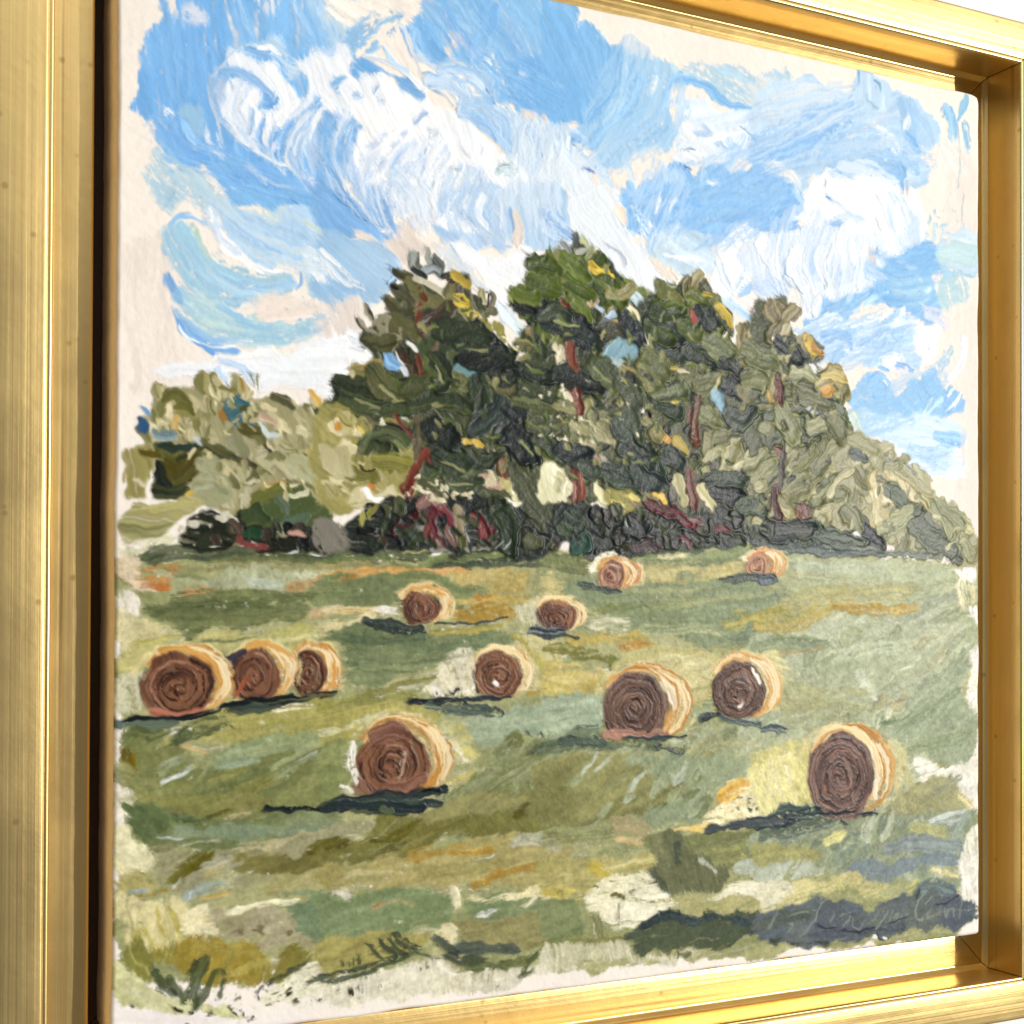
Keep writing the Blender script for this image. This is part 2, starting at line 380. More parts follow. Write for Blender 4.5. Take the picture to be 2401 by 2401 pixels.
run_spec("""
# ---- bare ground tints
p gesso_ground
t G
F f1e6dc/f6ece2 90 s8 a.7 h.1 : 28,60 42,55 45,70 42,88 30,92 27,75
F f3e9e0/eee0d8 90 s8 a.6 h.1 : 222,40 229,45 229,130 224,120 222,80
F f2eaee/f8f2ee 0 s8 a.6 h.1 : 27,232 80,239 160,229 229,218 229,220 160,233 60,243 27,246
# ================= SKY
p painted_sky
t A1
F 84bbec/90c3ee 80 h.5 : 45,-40 52,-20 40,-5 45,14 33,25 28,33 27,45 26,54 27,60 24,73 21,85 22,95 27,100 33,103 40,110 39,118 42,126 50,138 58,143 70,146 84,147 95,165 105,175 120,179 150,178 175,183 205,184 205,-40
F dfe6ee/efe8e2 90 s4 d.3 : 30,-50 60,-45 58,-20 40,-10 28,-30
F b9d6ec/d5dfe8 60 s5 d.35 : 65,-40 100,-50 140,-40 130,-20 90,-15 70,-25
F e9e2dc/f2ebe2 80 d.2 : 50,-2 58,3 58,14 52,15 46,10 48,4
F d5dce8/e6e0e4 20 s3 d.35 : 60,8 75,5 87,12 82,17 70,18 62,15
X 7fb4e4 2.4 .45 : 15,-6 35,-6 42,2 38,8 28,8 20,5
F d5e1ec/e3e6ea 85 s4 d.3 : 128,-20 148,-20 149,-2 142,12 136,13 131,3
F c3dbee/a9ceee 75 s5 d.25 : 160,-30 205,-30 205,45 192,38 180,18 168,8
S 9cc9ee/b8d8f0 8 d.4 : 155,-5 165,15 172,30
S a9cfee 5 d.4 : 110,-5 118,15 122,28
S 74abde/84bbec 2 a.5 : 63,31 72,36 77,41 86,41 93,36
S 78b0e2 1.6 a.6 : 95,37 99,43 97,50 94,60
S 9cc8ef 2 a.7 : 55,28 56,45 59,65 60,80
S 77aee0 2 a.4 : 42,50 43,75 44,92
F aecfe2/9cc6e6 60 s3 a.9 : 61,97 70,90 79,92 84,105 88,115 78,115 65,108
S f4f9fd 2 h1.3 : 47,93 46,98 50,99 | 47,93 51,97 55,101
S 7bb2e6/8cc0ee 8 h1. : 41,110 48,122 58,135 72,142
S 84baea/74abe2 7 h1.1 : 52,108 58,120 68,131 84,138
S 7fb5e8/9fcbf2 7 h1.2 : 62,108 70,120 80,128 94,135
S b9daf4 2 h1.2 : 66,116 68,121 73,124
S eef6fd 3.2 h1.5 : 83,116 85,123 90,130 98,136
S d3e4f4 2.4 h1.4 : 92,118 95,126 99,134
F 82b9ec/8fc3ee 35 h.6 : 86,143 110,138 130,145 160,155 185,168 205,178 205,186 180,184 150,178 120,178 105,173 95,160 86,150
S a4cdf0/84baea 5 d.2 : 100,158 110,163 122,160
S c8e0f4 3 d.3 h1.2 : 106,165 113,169 122,169
S 74abe0 2 h1.1 : 105,174 120,178 140,177
F b6d3e2/cbdde4 40 s4 d.1 : 33,134 45,128 52,139 84,148 95,166 105,176 125,184 150,181 205,187 205,200 120,197 90,187 70,172 50,180 36,166 31,150
S d3e0e2/b4d3e4 7 d.3 : 50,145 65,158 85,172 105,184
S f9f3ec/efe6dc 7 d.3 h1.1 : 83,154 92,164 104,176
S 9cc4e2 2 a.8 : 57,156 55,168 48,179
S 7fb2e0 3 a.8 : 51,146 54,150
F e9e0e2/dbe2ec 0 s3 d.3 : 168,155 180,152 190,160 192,168 182,165 172,160
t A2
F 8abfea/98c6ea 55 h.5 : 70,-45 100,-45 205,-45 205,115 193,108 185,102 178,97 165,98 148,93 140,90 136,75 125,65 115,60 105,57 90,55 75,48 66,35 66,22 75,14 84,5 86,-20
F ece4da/f6efe4 20 s3 d.1 : -10,-45 60,-45 90,-40 88,-5 76,12 64,20 50,14 30,20 10,26 -8,10
F c9dcea/b4d2e8 50 s4 d.1 : -10,15 5,12 14,30 18,48 5,46 -8,40
S a9cdea/9cc4e6 10 d.35 : 80,5 95,20 110,40
S b4d4ee/98c5ea 8 d.4 : 92,0 105,15 118,28
S 9ac7ec/84b8e6 12 d.25 : 140,5 132,30 124,52
F a8c9e2/9cc3e2 -40 s3 d.22 : 18,24 40,12 55,8 62,11 60,20 46,32 42,46 20,48 8,42 12,30
S 86b3de 2.5 d.3 : 61,13 56,22 48,30
F eee4da/f4ece2 60 s2 : 45,38 55,30 60,22 60,36 67,50 75,62 76,73 62,60 50,48
F 7db4e6/88bdea 50 h.45 s5 : 150,58 205,52 205,108 180,96 162,92 150,78
S 86b9e8/a4ccee 9 d.1 : 72,28 70,38 78,52 92,58
F eadfd6/f1e6da 30 s2 : 90,33 104,31 113,34 110,40 106,50 114,54 118,58 108,58 102,48 98,39
S ecdfd4 4 : 116,38 119,42
S 7fb3e2 5 : 100,34 102,38
S 86bae8 9 : 88,40 92,46 99,50
S bcd6f0 6 d.3 : 120,50 127,45
X f6fafd 1.6 .12 : 128,48 150,50 150,66 128,60
S f7fafc 2 : 163,64 169,65
S f2f6fa 1.6 : 131,52 132,53
S e8eef4/cfdfee 3 h1.4 : 62,22 64,32 68,44 74,54
S 8ebde6 4 : 60,26 63,38 68,50
t A3
F a6ceec/b4d5ec 60 h.4 : -12,-4 0,5 8,8 15,18 30,22 38,28 50,38 60,42 66,46 80,48 98,52 108,60 100,75 100,90 106,115 100,132 85,130 70,137 55,150 40,148 35,135 20,118 0,112 -12,110
F 8abfea/92c3ea 65 h.5 s2 : -12,-4 0,5 8,8 16,19 32,24 45,35 58,42 58,66 50,85 44,100 36,108 22,109 10,106 -12,112
S 8ec0ea/a9d0ee 12 d.15 : 74,70 66,90 46,112 34,126
S 98c7ec/b9d8ee 12 d.2 : 60,60 55,85 44,105
S cfdfe8/e0e6e6 7 d.3 : 88,68 86,78 85,86
S b9d8ee/a0caec 14 d.2 : 95,80 80,105 58,125 44,140
S a0caee 9 d.2 : 98,112 92,120 75,126
F bcd7e6/cadde2 20 s5 d.1 : 100,76 106,64 115,56 125,54 135,58 150,56 165,60 176,66 205,60 205,95 178,84 172,92 160,88 148,90 135,80 115,72
F e8e4de/d5dfe2 30 s6 d.25 : 172,72 205,70 205,100 185,102 175,95
S 8cbde8/9ac8ec 8 : 98,79 104,70 120,69 135,77 146,88 160,92 173,95
X f3ece4 3 .3 : 120,64 135,66 150,70 140,76
S f0e8e4 5 : 125,84 130,88
F d0e4f7/e2eefa -20 h.5 : 110,86 130,88 150,94 172,95 181,105 190,120 205,124 205,140 188,130 170,131 160,141 150,146 125,143 110,141 98,147 104,128 110,120 108,105
F f1f6f9/dfeaf2 60 : 102,88 107,80 113,85 112,95 107,103 105,95
F 8fc0ec/9cc9ee 65 h.8 : 90,152 100,147 108,143 115,145 122,148 140,142 155,148 165,150 185,148 205,140 205,205 60,205 62,185 66,165 80,160
K a9cff0/86b9e8/98c6ee/bfdcf4 60 16 3.5 65 14 h1.2 : 72,165 95,152 125,150 165,152 205,150 205,205 70,205
S e9f3fc 3 h1.5 t.2 : 113,162 106,174 99,187
S eef5fc 2.5 h1.5 : 91,165 89,178 88,192 | 84,170 76,178 | 71,172 74,190 | 120,170 112,186
S d6e8f8 2 h1.4 : 128,165 126,176 | 99,163 95,172 | 150,178 140,186
S 3d6b9a 1.3 h1.3 : 109,144 113,144 118,147
S f2ece6 5 d.1 : 178,146 193,148
S e2e8ee 4 d.2 : 133,157 142,161
F dfebf5/cfe0f2 40 s3 d.1 h.7 : -12,115 15,112 28,126 40,143 55,150 60,165 45,165 25,150 0,142 -12,140
S 88b9ea/a4cbee 8 h1.3 : 8,119 18,122 26,128
S 5c88c2 2.4 h1.5 d.2 : 21,149 27,148 34,151
S f0e4da 6 d.1 : 3,115 10,110 19,107
S f3e9da 6 d.15 h1.2 : 21,127 28,132 34,135
S f4e6d8 9 d.1 h1.2 : 49,149 54,158 60,168
S f1e4d8 5 d.1 : 34,154 40,165
S ece2da 6 d.3 : 66,150 73,156
S dce8f2 5 d.2 : 60,140 66,150 70,160
t A4
F bcd7ee/c9def0 -20 h.4 : -14,55 0,42 10,36 25,33 40,28 60,40 73,44 77,36 76,24 85,24 95,28 103,35 106,46 114,46 126,48 138,60 149,70 151,82 141,90 131,100 136,105 143,111 141,126 126,131 112,124 95,121 57,121 42,118 32,130 28,142 14,120 -14,110
S e6e9ea/d3e0ea 7 d.3 : 5,46 25,42 45,40 60,44
S 93c0ea/a9cdee 10 d.12 : -12,101 5,97 22,90 46,80 70,66
S d9e7f4/c3daee 9 d.15 : 12,62 32,55 52,52 72,46
S b0d1ee/a3c9ec 8 d.1 : 30,62 50,60 72,52
S dbe8f2/c9dcee 7 d.2 : 30,72 52,69 76,62
S c9ddf0/b4d3ee 8 d.2 : 0,108 25,100 55,92 75,88
S a6caea/98c2e8 12 d.1 : 56,112 78,107 98,108 116,114
S 9cc4ea/b0d0ec 9 d.15 : 100,100 118,104 132,112
S 98c2e8 6 : 114,107 117,116 116,126
S cfe0ee/e3eaee 9 d.2 : 95,76 105,82 112,92
S dfe6ea 6 d.3 : 99,88 106,84
F c4dbee/d5e5f2 85 h.8 : 77,24 86,24 96,28 103,35 105,52 95,58 85,50 78,45
S 8cb4d8 1.8 h1.3 : 77,23 78,32 77,40 71,47
S 8fb4d4 2 : 92,33 96,36 97,42
S 9fc0da 1.4 : 85,48 90,54 95,57
F aaccea/bcd7ee 55 h.6 : 112,46 126,48 140,62 150,75 146,86 130,91 118,79 112,60
S e0e8ec 6 d.2 : 122,64 120,72 118,80
S 8ebce6 9 d.1 : 120,80 126,86 132,95
S eef3f6 3 : 149,72 154,70
S 94c2e8/a6cfe8 12 d.1 : 154,58 159,67 162,82
S a6d0e8/8fbfe0 5 h1.2 : 173,46 170,56 166,68
S a3cce2/8fc2e0 6 d.15 : 171,70 174,84 173,98
F dbe6e6/e6e6e0 60 s5 d.3 : 146,88 162,84 172,100 170,120 150,105
S b9c6c8 1 : 165,70 167,98 166,125 | 170,130 171,190
X b9d3dc 2 .3 : 135,145 165,140 170,165 140,165
S b9d3de 5 d.4 : 146,158 146,170 | 150,160 158,156
F 8bbce9/98c6ee -20 h.7 : -14,108 0,113 15,120 27,128 33,136 30,150 20,155 30,158 42,166 36,169 10,169 -14,165
S a9cbe8/b9d6ee 6 d.2 : 5,135 18,128 28,138 24,148
S dfe6ea/efeae4 6 d.2 h1.1 : -6,106 8,110 20,114 27,126
S c4dcf0 3 : 24,122 27,130 | 0,126 12,128
F 94c2ea/86b8e6 -15 h.6 : 92,200 98,190 112,182 125,178 133,170 145,170 151,182 151,200
F abcfe2/b9d6e4 0 s2 d.1 : 152,200 156,182 165,172 180,171 186,180 186,205
S c9dcde 5 d.3 : 146,190 152,180
t B4
F c9ddea/d6e4ea 0 s4 d.1 : 120,0 150,-4 184,-6 186,24 165,24 150,22
F 8dbfe9/94c4ea -30 h.7 : 94,22 105,17 120,10 135,4 150,6 151,25 146,40 151,55 149,66 138,74 124,62 110,61 100,56 86,56 76,66 60,76 40,82 28,76 40,65 44,50 65,45 80,42 83,30
F a0cce8/aed3ea 30 s3 : 104,34 120,28 138,34 142,48 130,58 112,56
S 7fb3e4 3 a.7 : 86,30 90,45 86,55 | 100,48 105,58
S d9ebfa 2 h1.3 : 112,20 121,18 | 121,23 128,24 | 131,30 135,38 | 138,48 142,42
S b4d8f2 4 d.2 : 85,56 94,50 102,46
F b2d2e0/c2dade 0 s3 d.1 : 150,6 183,4 184,20 165,23 150,20
F c2d8dc/b4d2da 70 s4 d.15 : 148,35 164,31 175,40 173,55 160,61 150,56
F bcd7ee/cbe0f2 -12 h.7 : 26,80 45,70 75,70 95,62 120,62 127,76 137,86 141,100 126,110 100,109 80,107 44,107 48,95 35,84
K d6e8f8/a9cdee/bcdaf2/e6f0fa 45 14 4 -25 16 h1.1 : 40,76 95,64 122,66 136,98 100,106 50,105
S e8f1fb 4 h1.4 : 57,79 64,76 70,72 | 52,88 62,86
S e6f0fa 7 h1.2 : 74,73 84,71 98,70
S f8fafc 5 h1.3 : 98,72 106,66
S a4c9ec 4 h1.2 : 80,91 90,85 101,74
S 9cc4ea/86b6e6 6 h1. : 48,86 60,84 70,85 72,95
S 3d4a58 1.2 : 99,72 101,70
F fbfafc/eef2f8 75 d.1 h.9 : 132,75 148,78 148,95 136,106 128,92
S dadbe8/c9d3ea 9 d.3 : 138,64 150,70 154,74
S bcd3de/a8cae0 9 d.2 : 160,96 154,104 150,112
S d3dae8/e3e2ea 6 d.3 : 170,86 171,100 166,112 156,122
F 9cc8ec/8fc0e8 30 h.7 : 70,140 76,128 86,118 98,117 108,130 118,132 130,116 145,113 151,128 160,133 170,136 168,148 152,156 136,160 120,162 100,162 82,157 74,148
F 8dbfe8/97c6ea 50 s3 : 115,135 130,122 146,118 150,140 138,155 118,156 108,146
S b9d8f2/8cbcea 5 h1.4 : 88,122 98,120 106,126 104,134 94,136
S fdfdfd 3 h1.5 : 101,122 104,126
S 86b6ea/a0c8f0 6 h1.3 : 112,108 120,112 126,115
S 92c0ec 4 : 97,112 104,114
F efe4e0/e6e2e8 60 s2 d.2 : 108,118 118,112 122,120 112,134 108,128
F 9fcaf0/8cbcea -50 h1.2 : 152,136 160,129 168,132 172,140 168,150 158,154 151,149
S e6f3fd 2 h1.6 : 168,134 163,142 156,148 | 162,131 156,138
S b4d8f4 4 h1.3 : 150,140 140,150 134,158
S cfe6e2 3 : 142,138 136,150 133,158
F b7d5e6/c6dce6 10 s3 d.1 : 78,150 100,160 120,161 150,156 171,168 170,178 155,186 125,183 110,172 90,170 78,162
F e6eef0/d3e4ee 0 s4 d.2 : 82,152 95,152 100,166 88,168
S 8cbfec/a9d0f0 8 d.05 : 152,170 160,173 168,177
F d9e8f2/e8eff4 0 s4 d.1 : 100,172 125,182 155,184 168,182 170,205 120,205
t C4
F c3dcec/cfe2ee 0 s3 d.1 : 84,0 100,-4 150,-4 173,8 173,22 163,35 156,49 141,47 130,40 118,27 105,22 92,16
S 8cbfee/a0cbf0 10 d.1 : 150,14 162,18 172,21
S a9cdf0/bcd9f0 9 d.2 : 128,28 145,30 162,26
S b4d3f2/d3e4f4 7 d.3 : 146,42 158,38
S e9e0dc/d9d3d2 3 a.6 : 170,55 172,62 | 174,10 173,40
t B1
F 86bcec/90c4ee 30 h.7 : 100,-6 205,-6 205,38 193,33 180,25 166,11 150,7 122,9
S 6f9cc8 1.5 h1.2 : 155,3 168,13 182,25 193,32
F bcd8f0/c8dfee 38 h.4 : 85,10 95,4 110,9 125,17 145,20 168,14 193,30 205,40 205,78 175,76 165,62 150,63 130,63 115,52 105,40 97,24
S a9cdee/bcd9f0 9 d.15 : 100,12 120,32 150,48 172,56
S b4d4ee/d0e2f0 10 d.2 : 120,20 145,32 175,42
S bfd0cc/c9d9d8 4 d.1 : 130,35 146,44 162,50
S c6d8d8/cfdedc 6 d.1 : 153,14 172,24 192,36
S f9f5f0/fdfaf6 9 d.12 h1. : 86,12 91,26 99,40 112,53 130,65 150,69
X 9cc4e0 1.6 .3 : 92,48 108,52 130,66 115,68 96,58
S 8cbde8/9ac8ec 6 h1. : 51,27 58,19 68,17 76,20 84,26
S a4cce6/b0d3e4 17 d.03 : 50,36 58,50 70,68 88,84 112,91
S b4d4de/a9cfe2 20 d.03 : 60,30 74,46 86,60 106,73 130,80 152,76
S 9fc7ea/b0d2ea 11 d.03 : 88,70 112,82 138,82 158,75
S bcd4cc 5 d.2 : 74,26 80,42 88,56
F bcd8de/c9dfde 25 h.4 : 60,88 70,82 88,90 105,98 120,106 137,103 155,106 172,111 190,106 198,103 182,118 172,126 150,130 130,133 108,128 85,120 70,110 60,99
S b0d2e4/bcd9e0 12 d.1 : 118,118 145,124 172,114 190,106
S aed2e4/9fc8e2 7 d.1 : 95,95 115,108 140,116
S 86b8ea/94c2ee 9 h1. : 49,70 52,80 60,93
S b9d5ea 4 d.3 : 58,76 64,86
S 84b7e8/7aaee4 7 h1.1 : 56,102 61,116 74,127 94,138
S 94c2ee/86b8ea 7 h1.1 : 58,104 68,117 85,127 112,134
S eef6fc 2 h1.6 : 58,114 65,121 78,128
S a4cbee 5 : 70,112 90,124 112,125
S e3ecf0/f3f3ee 4 d.1 h1.2 : 80,127 100,128 121,125
F f0e4da/ece0d6 -15 s2 : 117,94 140,86 152,82 166,88 178,92 198,97 198,103 178,109 160,108 150,104 132,104 122,105
X 7fb0de 1.8 .3 : 135,90 150,80 168,82 170,102 160,108 142,100
S 8cbae6 3 : 165,67 167,76 162,80
F a9cde2/b9d6de 0 h.5 : 176,77 205,74 205,100 182,93
""")

